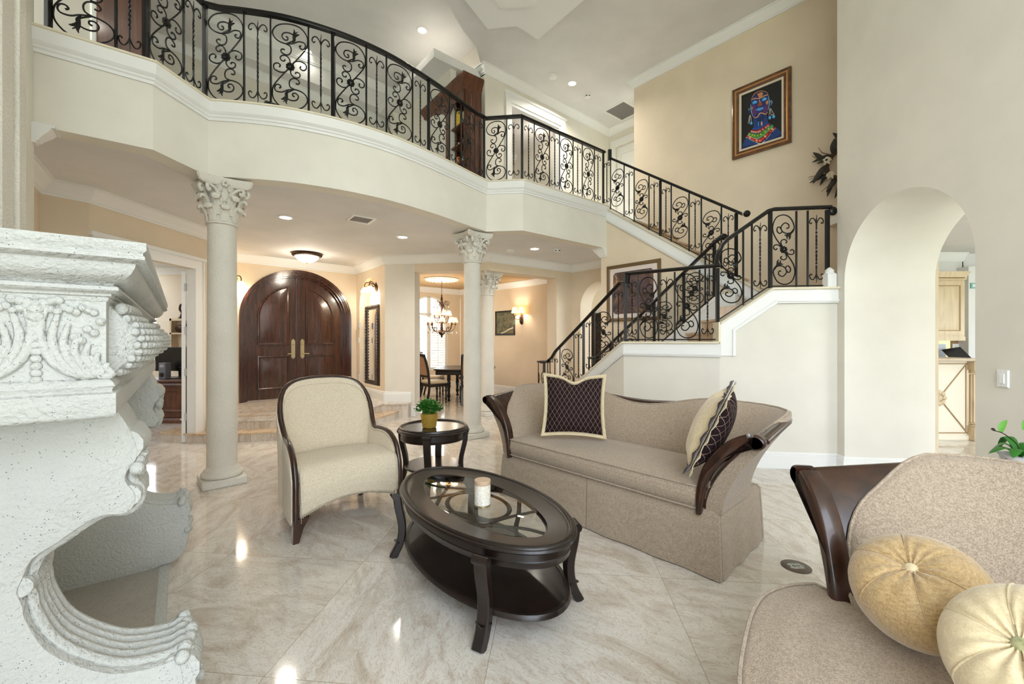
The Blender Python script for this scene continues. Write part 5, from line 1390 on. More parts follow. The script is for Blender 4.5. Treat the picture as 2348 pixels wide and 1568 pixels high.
# ---------------------------------------------------------------- things on walls and ceilings
def zpx(p, q, x, y):
    c = lerp(p, q, along(p, q, x)); return CAM_H + (HY - y) * c[1] / F_PX
def lamp(parent, loc, kind, energy, size=.1, col=(1, .91, .78), rot=(0, 0, 0), spot=2.4):
    l = bpy.data.lights.new('lamp_light', kind); l.energy = energy; l.color = col
    if kind == 'AREA': l.shape = 'DISK'; l.size = size; l.spread = 2.6
    else: l.shadow_soft_size = size
    o = bpy.data.objects.new('lamp_light', l); COL.objects.link(o); o.location = loc; o.rotation_euler = rot; o.parent = parent; return o
def recessed(label, x, y, z, e, R=.085):
    p = at(x, y, z); t = thing('recessed_downlight', label, 'ceiling light', (p[0], p[1], z), 0, 'recessed ceiling lights')
    mb = MB(); mb.lathe([(R * .8, -.002), (R * .84, -.009), (R * 1.12, -.009), (R * 1.16, -.001), (R * 1.1, 0)], n=28, cap=False); mb.build('trim_ring', M['trim'], t)
    mb = MB(); mb.lathe([(R * .84, -.004), (.01, -.0035)], n=24); mb.build('lens', M['lamp'], t)
    lamp(t, (0, 0, -.03), 'AREA', e, .16, (1, .93, .82)); return t
recessed('recessed light under the balcony, right of the front column capital', 655, 498, ZC, 12)
recessed('recessed light under the balcony between the ceiling vent and the middle column', 923, 543, ZC, 12)
recessed('recessed light under the balcony between two small ceiling detectors', 1226, 570, ZC, 10)
recessed('recessed light in the main ceiling right of the round ceiling speaker', 1312, 191, ZT, 34)
recessed('recessed light left of the star shaped ceiling panel', 968, 69, ZTRAY, 36)
recessed('recessed light seen through the balcony railing, far left', 705, 118, ZTRAY, 2.5)
def detector(name, label, x, y, z, R=.07, slots=True):
    p = at(x, y, z); t = thing(name, label, 'detector', (p[0], p[1], z))
    mb = MB(); mb.lathe([(R * .55, -.045), (R * .8, -.04), (R * .86, -.02), (R, -.018), (R, 0)], n=24); mb.build('housing', M['white'], t)
    if slots:
        mb = MB()
        for k in (-1, 1): mb.box(k * R * .42 - .014, k * R * .42 + .014, -R * .86, -R * .6, -.036, -.024)
        mb.build('slot', M['black'], t)
detector('smoke_detector', 'white smoke detector on the main ceiling near the air return', 1347, 219, ZT)
detector('smoke_detector', 'white smoke detector under the balcony near the crown return', 1278, 572, ZC)
detector('ceiling_speaker', 'round white disc on the main ceiling left of a downlight', 1268, 174, ZT, .09, False)
detector('ceiling_speaker', 'round white disc under the balcony beside the middle column capital', 1171, 573, ZC, .075, False)
def vent(label, corners, z, n, name='ceiling_vent'):
    C = [at(x, y, z) for x, y in corners]; c = (sum(p[0] for p in C) / 4, sum(p[1] for p in C) / 4)
    u = unit(sub2(C[1], C[0])); L = math.dist(C[0], C[1]) / 2; W = math.dist(C[1], C[2]) / 2
    t = thing(name, label, 'vent', (c[0], c[1], z), math.atan2(u[1], u[0]))
    b = .03
    mb = MB()
    for x0, x1, y0, y1 in ((-L, L, -W, -W + b), (-L, L, W - b, W), (-L, -L + b, -W + b, W - b), (L - b, L, -W + b, W - b)): mb.box(x0, x1, y0, y1, -.012, 0)
    mb.build('frame', M['trim'], t)
    mb = MB()
    for k in range(n):
        x = -L + b + (2 * L - 2 * b) * (k + .5) / n; w = (L - b) / n * .93
        mb.add([(x - w, -W + b, -.010), (x + w, -W + b, -.002), (x + w, W - b, -.002), (x - w, W - b, -.010)], [(0, 1, 2, 3)])
    mb.build('louvre', M['grille'], t)
    mb = MB(); mb.box(-L + b, L - b, -W + b, W - b, -.0015, -.0005); mb.build('backing', plain('grey duct', (150, 148, 146), .8), t)
vent('small white air vent under the balcony near the flush ceiling lamp', [(795, 504), (848, 513), (861, 500), (808, 492)], ZC, 12)
vent('large white air return grille on the upper ceiling corner', [(1385, 255), (1427, 277), (1470, 252), (1430, 231)], ZT, 26)

def frame_rect(mb, p, q, s0, s1, z0, z1, prof):
    """Mitred frame: prof = (inset, projection) pairs from outer edge inwards."""
    u = unit(sub2(q, p)); n = (u[1], -u[0])
    def pt(s, z, t): return (p[0] + u[0] * s + n[0] * t, p[1] + u[1] * s + n[1] * t, z)
    rs = [[pt(s0 + i, z0 + i, t), pt(s1 - i, z0 + i, t), pt(s1 - i, z1 - i, t), pt(s0 + i, z1 - i, t)] for i, t in prof]
    mb.rings(rs)
def panel(mb, p, q, s0, s1, z0, z1, t0, t1): mb.vprism(p, q, [(s0, z0), (s0, z1), (s1, z1), (s1, z0)], -t1, -t0)
LQ = math.dist(QW0, QW1)
s0, s1 = along(QW0, QW1, 1681.5) * LQ, along(QW0, QW1, 1816) * LQ
z0 = zpx(QW0, QW1, 1682, 368); z1 = zpx(QW0, QW1, 1681, 210.5)
pic = thing('portrait_painting', 'framed painting of a blue faced woman with beaded necklaces above the stairs', 'painting', lerp(QW0, QW1, (s0 + s1) / 2 / LQ) + (z0,))
fw = .135
mb = MB(); mb.mat(0); frame_rect(mb, QW0, QW1, s0, s1, z0, z1, [(0, .001), (0, .05), (.012, .056), (.04, .05)]); mb.mat(1); frame_rect(mb, QW0, QW1, s0, s1, z0, z1, [(.04, .05), (.05, .052), (.062, .044)])
mb.mat(0); frame_rect(mb, QW0, QW1, s0, s1, z0, z1, [(.062, .044), (.08, .04), (.10, .03)]); mb.mat(2); frame_rect(mb, QW0, QW1, s0, s1, z0, z1, [(.10, .03), (.128, .026), (.13, .014)])
mb.build('picture_frame', [wood('gilt brown frame', (66, 38, 16), (128, 82, 40), .35), plain('gilt line', (196, 140, 84), .35, .4), plain('linen liner', (226, 212, 192), .7)], pic, True)
mb = MB(); panel(mb, QW0, QW1, s0 + .126, s1 - .126, z0 + .126, z1 - .126, .006, .014); mb.build('canvas', plain('black canvas', (16, 16, 18), .5), pic, True)
def cv(x, y):
    u = (x - 215) / 625; top = 520 - 265 * u; bot = 1320 - 205 * u; v = (bot - y) / (bot - top)
    return (s0 + .13 + (s1 - s0 - .26) * u, z0 + .13 + (z1 - z0 - .26) * v)
PM = [(24, 62, 128), (18, 40, 92), (36, 44, 110), (206, 140, 82), (88, 48, 112), (64, 156, 226), (150, 76, 48), (232, 168, 116), (150, 210, 236), (206, 62, 54), (60, 150, 50), (244, 240, 236), (150, 34, 40), (30, 80, 180), (220, 150, 140), (190, 200, 70)]
pm = [plain('oil paint %s' % nm, c, .45) for nm, c in zip('blue navy indigo ochre violet azure umber peach sky red green white crimson cobalt rose lime'.split(), PM)]
mb = MB(); lay = [0]
def pp(i, pts):
    lay[0] += 1; t = .014 + lay[0] * .00012
    poly = [cv(x, y) for x, y in pts]; mb.mat(i); mb.vprism(QW0, QW1, poly, -t - .0002, -t)
def dot(i, x, y, rx, ry=None, n=9): pp(i, [(x + rx * math.cos(2 * PI * k / n), y + (ry or rx) * math.sin(2 * PI * k / n)) for k in range(n)])
def stroke(i, pts, w):
    P = smooth_path([(x, y, 0) for x, y in pts], 4); L_, R_ = [], []
    for k, p in enumerate(P):
        a, b = P[max(0, k - 1)], P[min(len(P) - 1, k + 1)]; t = unit((b[0] - a[0], b[1] - a[1])); ww = w * (.35 + .65 * math.sin(PI * min(1, .08 + .84 * k / (len(P) - 1))))
        L_.append((p[0] - t[1] * ww, p[1] + t[0] * ww)); R_.append((p[0] + t[1] * ww, p[1] - t[0] * ww))
    pp(i, L_ + R_[::-1])
pp(0, [(230, 1312), (228, 1250), (290, 1135), (400, 1000), (640, 900), (770, 985), (842, 1050), (846, 1108)])
pp(1, [(228, 1312), (228, 1270), (420, 1235), (600, 1180)]); pp(1, [(700, 1150), (842, 1055), (846, 1108)])
pp(0, [(405, 840), (410, 1010), (520, 1000), (640, 905), (610, 770)]); pp(1, [(440, 850), (560, 800), (610, 775), (560, 880), (470, 890)])
pp(2, [(365, 640), (372, 570), (405, 510), (450, 460), (540, 432), (610, 448), (640, 490), (660, 590), (650, 690), (612, 770), (520, 805), (430, 842), (395, 805), (370, 720)])
pp(1, [(430, 500), (450, 465), (540, 436), (610, 450), (636, 490), (600, 495), (520, 510)]); pp(3, [(468, 480), (540, 448), (565, 470), (530, 535), (500, 565), (490, 520)])
pp(4, [(372, 660), (435, 645), (465, 760), (425, 825), (388, 770)]); pp(4, [(560, 700), (630, 600), (648, 690), (605, 768), (560, 765)]); pp(3, [(600, 600), (640, 560), (645, 610), (615, 640)]); pp(3, [(375, 690), (400, 670), (395, 720)])
pp(5, [(385, 612), (425, 578), (478, 588), (455, 622), (400, 640)]); pp(8, [(410, 606), (440, 588), (462, 594), (440, 608)]); pp(5, [(535, 565), (575, 528), (628, 534), (605, 572), (552, 588)]); pp(8, [(560, 556), (590, 538), (612, 542), (592, 556)])
stroke(7, [(385, 570), (430, 550), (505, 548)], 7); stroke(7, [(525, 540), (580, 505), (642, 485)], 7); stroke(1, [(385, 600), (430, 572), (485, 585)], 5); stroke(1, [(530, 560), (575, 524), (630, 530)], 5)
pp(6, [(490, 612), (525, 592), (556, 630), (535, 655), (500, 662), (468, 668), (475, 640)]); stroke(7, [(500, 570), (510, 590), (520, 606)], 7)
pp(5, [(440, 722), (490, 684), (530, 680), (575, 668), (562, 702), (505, 732)]); stroke(8, [(455, 722), (505, 700), (560, 690)], 4); stroke(1, [(445, 716), (500, 700), (570, 676)], 3)
stroke(7, [(402, 820), (450, 838), (488, 806), (510, 770), (560, 766), (600, 782), (632, 745)], 7); stroke(8, [(368, 640), (372, 730), (398, 815)], 5); stroke(8, [(642, 500), (660, 600), (640, 720)], 5); stroke(3, [(375, 590), (395, 525), (450, 462), (540, 432), (618, 452), (640, 495)], 5)
pp(2, [(330, 712), (350, 700), (360, 770), (340, 790)]); stroke(8, [(332, 735), (335, 710), (352, 704)], 4); pp(2, [(664, 580), (700, 584), (702, 612), (680, 660), (664, 680)]); stroke(8, [(668, 600), (685, 576), (700, 595), (686, 640)], 4)
for a, b in (((350, 800), (325, 930)), ((358, 800), (345, 930)), ((365, 800), (380, 900)), ((665, 690), (655, 800)), ((672, 690), (685, 800)), ((676, 690), (730, 780))): stroke(11, [a, lerp(a, b, .5), b], 3)
dot(5, 376, 922, 20, 26); dot(5, 664, 832, 22, 28); dot(5, 722, 815, 24, 28); dot(8, 670, 826, 9, 12); dot(8, 728, 806, 9, 12); dot(8, 380, 914, 8, 12); stroke(14, [(690, 790), (715, 782), (735, 770)], 6)
stroke(5, [(490, 895), (490, 930), (488, 965)], 7); stroke(7, [(540, 890), (542, 925), (540, 955)], 11)
def beads(i, pts, n, r, ry=None):
    P = smooth_path([(x, y, 0) for x, y in pts], 12)
    for k in range(n): q = P[int((len(P) - 1) * (k + .5) / n)]; dot(i if isinstance(i, int) else i[k % len(i)], q[0], q[1], r, ry, 8)
stroke(12, [(370, 1040), (490, 1040), (668, 928)], 26); stroke(10, [(335, 1085), (500, 1108), (715, 945)], 34); stroke(12, [(310, 1120), (480, 1180), (560, 1150), (750, 975)], 28)
beads(13, [(405, 1002), (490, 995), (640, 906)], 9, 17, 13); beads(14, [(372, 1046), (490, 1048), (670, 938)], 9, 17, 15); beads(12, [(385, 1024), (490, 1022), (655, 920)], 8, 12, 9)
beads((15, 10), [(345, 1085), (500, 1102), (700, 958)], 14, 15, 15); beads(11, [(325, 1105), (490, 1145), (720, 962)], 24, 5.5); beads((9, 7, 9), [(315, 1122), (480, 1182), (560, 1150), (738, 975)], 14, 21, 19); beads(11, [(296, 1140), (500, 1222), (580, 1195), (762, 985)], 30, 6)
mb.build('painted_figure', pm, pic, True)

def picture(name, label, cat, p, q, xs, ys, frame_mat, art, mat_in=None, fw=.06, cut=0, depth=.03):
    L = math.dist(p, q); s0, s1 = along(p, q, xs[0]) * L, along(p, q, xs[1]) * L; z0, z1 = zpx(p, q, xs[0], ys[1]), zpx(p, q, xs[0], ys[0])
    t = thing(name, label, cat, lerp(p, q, (s0 + s1) / 2 / L) + (z0,))
    mb = MB(); frame_rect(mb, p, q, s0, s1, z0, z1, [(0, .001), (0, depth * .8), (fw * .3, depth), (fw * .7, depth * .8), (fw * .85, depth * .5), (fw, depth * .6), (fw, .004)]); mb.build('picture_frame', frame_mat, t, True)
    i = fw - .004
    if mat_in:
        mb = MB(); panel(mb, p, q, s0 + i, s1 - i, z0 + i, z1 - i, .004, .008); mb.build('mat_board', mat_in, t, True); i += cut
    mb = MB(); a, b, c, d, e = s0 + i, s1 - i, z0 + i, z1 - i, (.04 if cut else 0)
    if e: mb.vprism(p, q, [(a, c + e), (a, d - e), (a + e, d), (b - e, d), (b, d - e), (b, c + e), (b - e, c), (a + e, c)], -.012, -.004)
    else: panel(mb, p, q, a, b, c, d, .004, .009)
    mb.build('print', art, t, True); return t, s0, s1, z0, z1
def art(name, stops, sc, dist=1.0, co_sc=(1, 1, 1)):
    k = NT(name); co = k.coords(co_sc); n = k.n('ShaderNodeTexNoise', Scale=sc, Detail=7.0, Distortion=dist, Roughness=.65); k.l(co, n.inputs[0]); return k.set(k.ramp(n.outputs[0], [(a, srgb(*c)) for a, c in stops]), .4)
a1 = art('dark abstract print', [(.3, (40, 28, 24)), (.44, (74, 58, 50)), (.52, (96, 74, 84)), (.57, (130, 96, 60)), (.63, (206, 160, 96)), (.7, (70, 50, 46))], 3.2, 1.2)
picture('framed_print', 'framed dark abstract print with pale mat behind the stair railing', 'picture', SWp, SWq, (1393, 1516), (612, 738), plain('bronze gilt frame', (120, 100, 70), .35, .5), a1, plain('pale pink mat', (232, 220, 214), .7), .055, .075)
DR0, DR1 = DC, (DC[0] + DRu[0] * 4.6, DC[1] + DRu[1] * 4.6)
a2 = art('aerial woodland photograph', [(.32, (36, 38, 24)), (.45, (74, 74, 40)), (.55, (110, 102, 62)), (.62, (90, 80, 66)), (.72, (176, 160, 128))], 6.5, .6)
t, a, b, c, d = picture('aerial_photograph', 'black framed aerial photograph of trees and a road on the dining room wall', 'picture', DR0, DR1, (1136.5, 1181), (714, 769), M['black'], a2, None, .05)
u = unit(sub2(DR1, DR0)); nn_ = (u[1], -u[0])
def drp(s, z, k): return (DR0[0] + u[0] * s + nn_[0] * k, DR0[1] + u[1] * s + nn_[1] * k, z)
mb = MB(); mb.tube(smooth_path([drp(a + (b - a) * f, c + (d - c) * g, .0105) for f, g in ((.3, .08), (.5, .14), (.72, .24), (.93, .3))], 4), .022, 4, flat=(.05, 1), roll=(nn_[0], nn_[1], 0)); mb.build('printed_road', plain('pale road', (222, 206, 186), .5), t, True)

# niche: mirror, sconce, keypads
nu = unit(sub2(NW1, NW0)); nnw = (nu[1], -nu[0])
def npt(s, z, t): return (NW0[0] + nu[0] * s + nnw[0] * t, NW0[1] + nu[1] * s + nnw[1] * t, z)
mir = thing('wall_mirror', 'tall dark framed mirror standing in the foyer niche', 'mirror', npt(.95, .5, -.14))
B0, B1 = npt(0, 0, -.149)[:2], npt(LN, 0, -.149)[:2]
ml = along(B0, B1, 841) * LN; mr = min(ml + .74, NS1 - .015); mdx = ml - .62
mb = MB(); frame_rect(mb, B0, B1, ml, mr, .502, 2.16, [(0, .001), (0, .035), (.03, .045), (.07, .03), (.085, .02), (.085, .004)])
for k in range(26):
    z = .54 + 1.58 * k / 25
    for s in (ml + .035, mr - .035): c = npt(s, z, -.11); mb.ball(c, .022, 6, 4)
for k in range(10):
    for z in (.535, 2.125): c = npt(ml + .04 + (mr - ml - .08) * k / 9, z, -.11); mb.ball(c, .022, 6, 4)
mb.build('mirror_frame', wood('carved dark frame', (24, 16, 12), (60, 44, 34), .4), mir, True)
mb = MB(); panel(mb, B0, B1, ml + .08, mr - .08, .58, 2.08, .004, .012); mb.build('mirror_glass', M['mirror'], mir, True)
def bell(mb, c, R, H):
    mb.lathe([(R * .28, H), (R * .4, H * .92), (R * .72, H * .62), (R * .95, H * .25), (R, 0), (R * .96, .004), (R * .9, H * .25), (R * .66, H * .6), (R * .3, H * .86)], c, 20, cap=False)
def bell_sconce(label, base, nrm, side, arms, group=None, e=9):
    t = thing('wall_sconce', label, 'wall lamp', base)
    mb = MB(); 
    a = Vector(nrm + (0,)); b = Vector(side + (0,))
    mb.tube([tuple(a * .004), tuple(a * .012), tuple(a * .03)], lambda q: .07 if q < .6 else .03, 16, flat=(1.6, 1)); mb.build('backplate', M['bronze'], t)
    for k in arms:
        mb = MB()
        P = [a * .02, a * .08 + b * k * .3 + Vector((0, 0, .06)), a * .17 + b * k * .8 + Vector((0, 0, .08)), a * .20 + b * k + Vector((0, 0, .03)), a * .19 + b * k + Vector((0, 0, -.02))]
        mb.tube(smooth_path([tuple(v) for v in P], 5), .009, 6)
        mb.tube(smooth_path([tuple(v) for v in (a * .05 + b * k * .2, a * .1 + b * k * .5 + Vector((0, 0, -.01)), a * .14 + b * k * .6 + Vector((0, 0, .03)), a * .11 + b * k * .5 + Vector((0, 0, .05)))], 5), .007, 6)
        ar = mb.build('arm', M['bronze'], t)
        mb = MB(); c = tuple(a * .19 + b * k + Vector((0, 0, -.12))); bell(mb, c, .09, .1); mb.build('lamp_shade', M['frost'], ar)
        lamp(t, (c[0], c[1], c[2] - .01), 'POINT', e, .05)
    return t
bell_sconce('bronze wall sconce with two bell shades in the niche above the mirror', npt(.80, 2.54, -.146), nnw, nu, (-.14, .14))
bell_sconce('bronze wall sconce with bell shade left of the front doors', dwp(s_left - .12, 2.52, -.004), (-ndw[0], -ndw[1]), udw, (-.13, .13))
def plate(name, label, cat, p, q, x, y, w, h, knob=None, t_=.012, mt='white'):
    L = math.dist(p, q); s = along(p, q, x) * L; z = zpx(p, q, x, y)
    th_ = thing(name, label, cat, lerp(p, q, s / L) + (z,))
    mb = MB(); u = unit(sub2(q, p)); n = (u[1], -u[0])
    def pt(a, b, k): return (p[0] + u[0] * (s + a) + n[0] * k, p[1] + u[1] * (s + a) + n[1] * k, z + b)
    def rg(e, k): return [pt(-w / 2 + e, -h / 2 + e, k), pt(w / 2 - e, -h / 2 + e, k), pt(w / 2 - e, h / 2 - e, k), pt(-w / 2 + e, h / 2 - e, k)]
    mb.rings([rg(0, .001), rg(0, t_ * .6), rg(.004, t_)], False, True); mb.build('plate', M[mt], th_, True)
    if knob:
        for kx, ky, kw, kh, m2 in knob:
            mb = MB()
            def rg2(e, k): return [pt(kx - kw / 2 + e, ky - kh / 2 + e, k), pt(kx + kw / 2 - e, ky - kh / 2 + e, k), pt(kx + kw / 2 - e, ky + kh / 2 - e, k), pt(kx - kw / 2 + e, ky + kh / 2 - e, k)]
            mb.rings([rg2(0, t_ - .001), rg2(0, t_ + .002), rg2(.003, t_ + .005)], False, True); mb.build('button' if m2 != 'black' else 'slot', M[m2], th_, True)
    return th_
plate('light_switch', 'white rocker light switch on the wall right of the tall arch', 'switch', RS0, RS1, 2302, 868, .076, .118, [(0, 0, .034, .068, 'white'), (0, .048, .006, .006, 'grille'), (0, -.048, .006, .006, 'grille')])
M['silver'] = plain('silver plastic', (196, 194, 190), .3, .4)
plate('thermostat', 'silver thermostat on the wall left of the niche mirror', 'thermostat', NW0, NW1, 825, 747, .12, .13, [(0, .01, .08, .06, 'grille')], .03, 'silver')
plate('light_switch', 'white switch plate under the silver thermostat by the niche', 'switch', NW0, NW1, 824, 780, .09, .12, [(0, 0, .04, .07, 'white')])
plate('wall_outlet', 'white outlet low on the wall left of the niche', 'outlet', NW0, NW1, 824, 865, .08, .12, [(0, .025, .03, .03, 'grille'), (0, -.025, .03, .03, 'grille')])
# flush ceiling lamp
fp_ = at(704, 581, ZC); t = thing('flush_ceiling_lamp', 'bronze rimmed frosted bowl ceiling lamp in front of the entry doors', 'ceiling light', (fp_[0], fp_[1], ZC))
mb = MB(); mb.lathe([(.26, 0), (.262, -.012), (.25, -.03), (.225, -.05), (.205, -.058), (.2, -.05), (.1, -.02)], n=36)
for k in range(30): a = 2 * PI * k / 30; mb.ball((.24 * math.cos(a), .24 * math.sin(a), -.036), .016, 6, 4)
mb.build('rim', M['bronze'], t)
mb = MB(); mb.lathe([(.205, -.05), (.19, -.085), (.15, -.125), (.09, -.155), (.03, -.168)], n=32); mb.build('bowl', M['frost'], t)
mb = MB(); mb.lathe([(.022, -.165), (.026, -.175), (.012, -.185), (.016, -.197), (.004, -.215)], n=12); mb.build('finial', M['bronze'], t)
lamp(t, (0, 0, -.24), 'POINT', 18, .12)

# magnolia arrangement on the staircase back wall
qs = along(QW0, QW1, 1938) * LQ; c = lerp(QW0, QW1, qs / LQ); zc = zpx(QW0, QW1, 1938, 375)
wr = thing('magnolia_wreath', 'dried magnolia wreath peeking out past the corner of the staircase wall', 'wreath', c + (zc,))
qn = (QU[1], -QU[0])
def wp(a, b, k=.05): return (QU[0] * a + qn[0] * k, QU[1] * a + qn[1] * k, b)
mb = MB(); mb.tube([wp((.2 * math.cos(2 * PI * k / 24)), .2 * math.sin(2 * PI * k / 24), .04) for k in range(24)], .03, 6, closed=True); mb.build('ring', M['twig'], wr)
rnd = random.Random(11); L1, L2 = MB(), MB()
def mleaf(mb, a, b, ang, l, w, k=.06):
    d = (math.cos(ang), math.sin(ang)); P = [wp(a, b, k), wp(a + d[0] * l * .4 , b + d[1] * l * .4 + .01, k + .02), wp(a + d[0] * l, b + d[1] * l - .01, k + .005)]
    mb.tube(smooth_path(P, 4), lambda t: w * max(.08, math.sin(PI * min(1, t * .95 + .04)) ** .8), 6, flat=(.25, 1), roll=(qn[0], qn[1], .2))
for k in range(26):
    th = 2 * PI * k / 26 + rnd.uniform(-.1, .1); rr = rnd.uniform(.14, .26)
    mleaf(L1, rr * math.cos(th), rr * math.sin(th), th + rnd.uniform(-.9, .9), rnd.uniform(.16, .27), rnd.uniform(.028, .042), rnd.uniform(.04, .12))
for k in range(14):
    th = 2 * PI * k / 14 + rnd.uniform(-.2, .2); L2.tube([wp(.2 * math.cos(th), .2 * math.sin(th)), wp(.32 * math.cos(th + .1), .32 * math.sin(th + .1), .08), wp(.42 * math.cos(th), .42 * math.sin(th), .06)], lambda t: .007 - .004 * t, 5)
for th in (2.75, 3.9):
    L3 = MB()
    for q in range(6): mleaf(L3, .2 * math.cos(th), .2 * math.sin(th), q * PI / 3, .055, .024, .08)
    L3.build('flower', M['petal'], wr)
L1.build('leaves', M['leafd'], wr); L2.build('twigs', M['twig'], wr)
# ---------------------------------------------------------------- dining room
CHC = (-1.78, 10.6)
t = thing('ceiling_medallion', 'round plaster ceiling medallion above the chandelier', 'ceiling ornament', CHC + (2.985,))
mb = MB(); mb.lathe([(.44, 0), (.44, -.02), (.40, -.035), (.36, -.022), (.2, -.02), (.14, -.045), (.03, -.05)], n=48)
for k in range(24): a = 2 * PI * k / 24; mb.ball((.39 * math.cos(a), .39 * math.sin(a), -.03), .036, 6, 4, (1, 1, .6)); mb.ball((.25 * math.cos(a), .25 * math.sin(a), -.022), .024, 6, 4, (1, 1, .7))
mb.build('medallion', M['trim'], t)
t = thing('chandelier', 'bronze chandelier with cream shades and crystals hanging in the dining room', 'chandelier', CHC + (1.5,))
mb = MB()
for k in range(16):
    z = 1.06 + .025 * k
    mb.tube([(.009 * math.cos(a) * (1 if k % 2 else .15), .009 * math.cos(a) * (.15 if k % 2 else 1), z + .016 * math.sin(a)) for a in [2 * PI * i / 8 for i in range(8)]], .003, 4, closed=True)
mb.build('chain', M['bronze'], t)
mb = MB(); mb.lathe([(.008, 0), (.03, .02), (.02, .05), (.075, .09), (.085, .13), (.04, .18), (.03, .3), (.02, .5), (.025, .72), (.05, .8), (.06, .86), (.02, .92), (.03, .98), (.012, 1.04), (.02, 1.07)], n=18)
for k in range(8):
    a = 2 * PI * k / 8; mb.tube(smooth_path([(.03 * math.cos(a), .03 * math.sin(a), .45), (.10 * math.cos(a), .10 * math.sin(a), .58), (.115 * math.cos(a), .115 * math.sin(a), .7), (.05 * math.cos(a), .05 * math.sin(a), .86)], 4), .006, 5)
    mb.tube(smooth_path([(.05 * math.cos(a), .05 * math.sin(a), .84), (.13 * math.cos(a), .13 * math.sin(a), .92), (.19 * math.cos(a), .19 * math.sin(a), .88), (.17 * math.cos(a), .17 * math.sin(a), .82), (.14 * math.cos(a), .14 * math.sin(a), .85)], 4), .007, 5)
mb.build('body', M['bronze'], t)
def crystal(c, r, h):
    mb = MB(); mb.lathe([(.002, 0), (r, h * .35), (r * .7, h * .7), (.001, h)], c, 6); mb.build('crystal_drop', M['glass'], t)
def shadearm(a, R, zc, z0):
    ca, sa = math.cos(a), math.sin(a); mb = MB()
    mb.tube(smooth_path([(.04 * ca, .04 * sa, z0), (.35 * R * ca, .35 * R * sa, z0 - .05), (.8 * R * ca, .8 * R * sa, z0 - .02), (R * ca, R * sa, zc - .07), (R * ca, R * sa, zc)], 5), .009, 6)
    mb.tube(smooth_path([(.5 * R * ca, .5 * R * sa, z0 - .05), (.55 * R * ca, .55 * R * sa, z0 + .05), (.7 * R * ca, .7 * R * sa, z0 + .06), (.7 * R * ca, .7 * R * sa, z0 + .02)], 4), .006, 5)
    mb.lathe([(.012, -.06), (.035, -.045), (.03, -.03), (.012, -.02), (.012, .02)], (R * ca, R * sa, zc), 10); ar = mb.build('arm', M['bronze'], t)
    mb = MB(); mb.lathe([(.078, .0), (.036, .115)], (R * ca, R * sa, zc + .01), 16, cap=False); mb.build('lamp_shade', M['shade'], ar)
    for q in (.55, 1.02): crystal((q * R * ca + .02, q * R * sa, z0 - .13 + .02 * q), .016, .075)
for k in range(8): shadearm(2 * PI * k / 8 + .2, .34, .38, .2)
for k in range(4): shadearm(2 * PI * k / 4 + .5, .19, .56, .42)
for k in range(8): a = 2 * PI * k / 8; crystal((.2 * math.cos(a), .2 * math.sin(a), .74), .018, .08)
for a in (.3, 2.4, 4.5): lamp(t, (.3 * math.cos(a), .3 * math.sin(a), .56), 'POINT', 22, .08)
# sconce with two shades
sc = along(DR0, DR1, 1197) * 4.6; zb = zpx(DR0, DR1, 1197, 722)
t = thing('wall_sconce', 'bronze sconce with two pleated shades beside the aerial photograph', 'wall lamp', drp(sc, zb, .004))
mb = MB(); a = Vector((nn_[0], nn_[1], 0)); b = Vector((u[0], u[1], 0))
def L_(k, s, z): return tuple(a * k + b * s + Vector((0, 0, z)))
mb.tube(smooth_path([L_(.01, 0, -.25), L_(.03, 0, -.18), L_(.03, 0, -.05), L_(.02, 0, .02)], 5), lambda q: .02 + .035 * math.sin(PI * q), 8); mb.build('backplate', M['bronze'], t)
for s in (-.12, .12):
    mb = MB(); mb.tube(smooth_path([L_(.03, 0, -.06), L_(.09, s * .5, -.12), L_(.15, s, -.08), L_(.15, s, .04)], 5), .011, 6)
    mb.lathe([(.012, -.03), (.035, -.015), (.02, .01), (.012, .06)], L_(.15, s, .0), 10); ar = mb.build('arm', M['bronze'], t)
    mb = MB(); mb.lathe([(.095, .05), (.055, .2)], L_(.15, s, 0), 18, cap=False); mb.build('lamp_shade', M['shade'], ar)
    lamp(t, L_(.15, s, .13), 'POINT', 7, .04)
# window with shutters
s_w0, s_w1 = 3.35, 4.55
def dq(s, z, k=0): return (DE[0] + DL1[0] * s + (-DL1[1]) * k, DE[1] + DL1[1] * s + DL1[0] * k, z)
wn = thing('window_2', 'arched dining room window with white shutters behind the chandelier', 'window', dq((s_w0 + s_w1) / 2, .55)); wn['kind'] = 'structure'
mb = MB(); P0, P1 = dq(s_w0, 0)[:2], dq(s_w1, 0)[:2]; Lw = s_w1 - s_w0
mb.vprism(P0, P1, [(0, 2.2), (0, 2.78), (Lw, 2.78), (Lw, 2.2)] + [(Lw / 2 + Lw / 2 * math.cos(PI * k / 16), 2.2 + .54 * math.sin(PI * k / 16)) for k in range(17)], .0, .24); mb.build('spandrel', M['wallw'], wn, True)
mb = MB()
for a_, b_, z0, z1 in ((0, .06, .55, 2.2), (Lw - .06, Lw, .55, 2.2), (Lw / 2 - .06, Lw / 2 + .06, .55, 2.74), (0, Lw, .55, .63), (0, Lw, 2.16, 2.24)): mb.vprism(P0, P1, [(a_, z0), (a_, z1), (b_, z1), (b_, z0)], .06, .11)
for r0, r1 in ((Lw / 2 - .05, Lw / 2),):
    A = [(Lw / 2 - r0 * math.cos(PI * k / 16), 2.2 + r0 * .9 * math.sin(PI * k / 16)) for k in range(17)]; B = [(Lw / 2 - r1 * math.cos(PI * k / 16), 2.2 + r1 * .9 * math.sin(PI * k / 16)) for k in range(17)]
    mb.vprism(P0, P1, A + B[::-1], .06, .11)
mb.build('frame', M['trim'], wn, True)
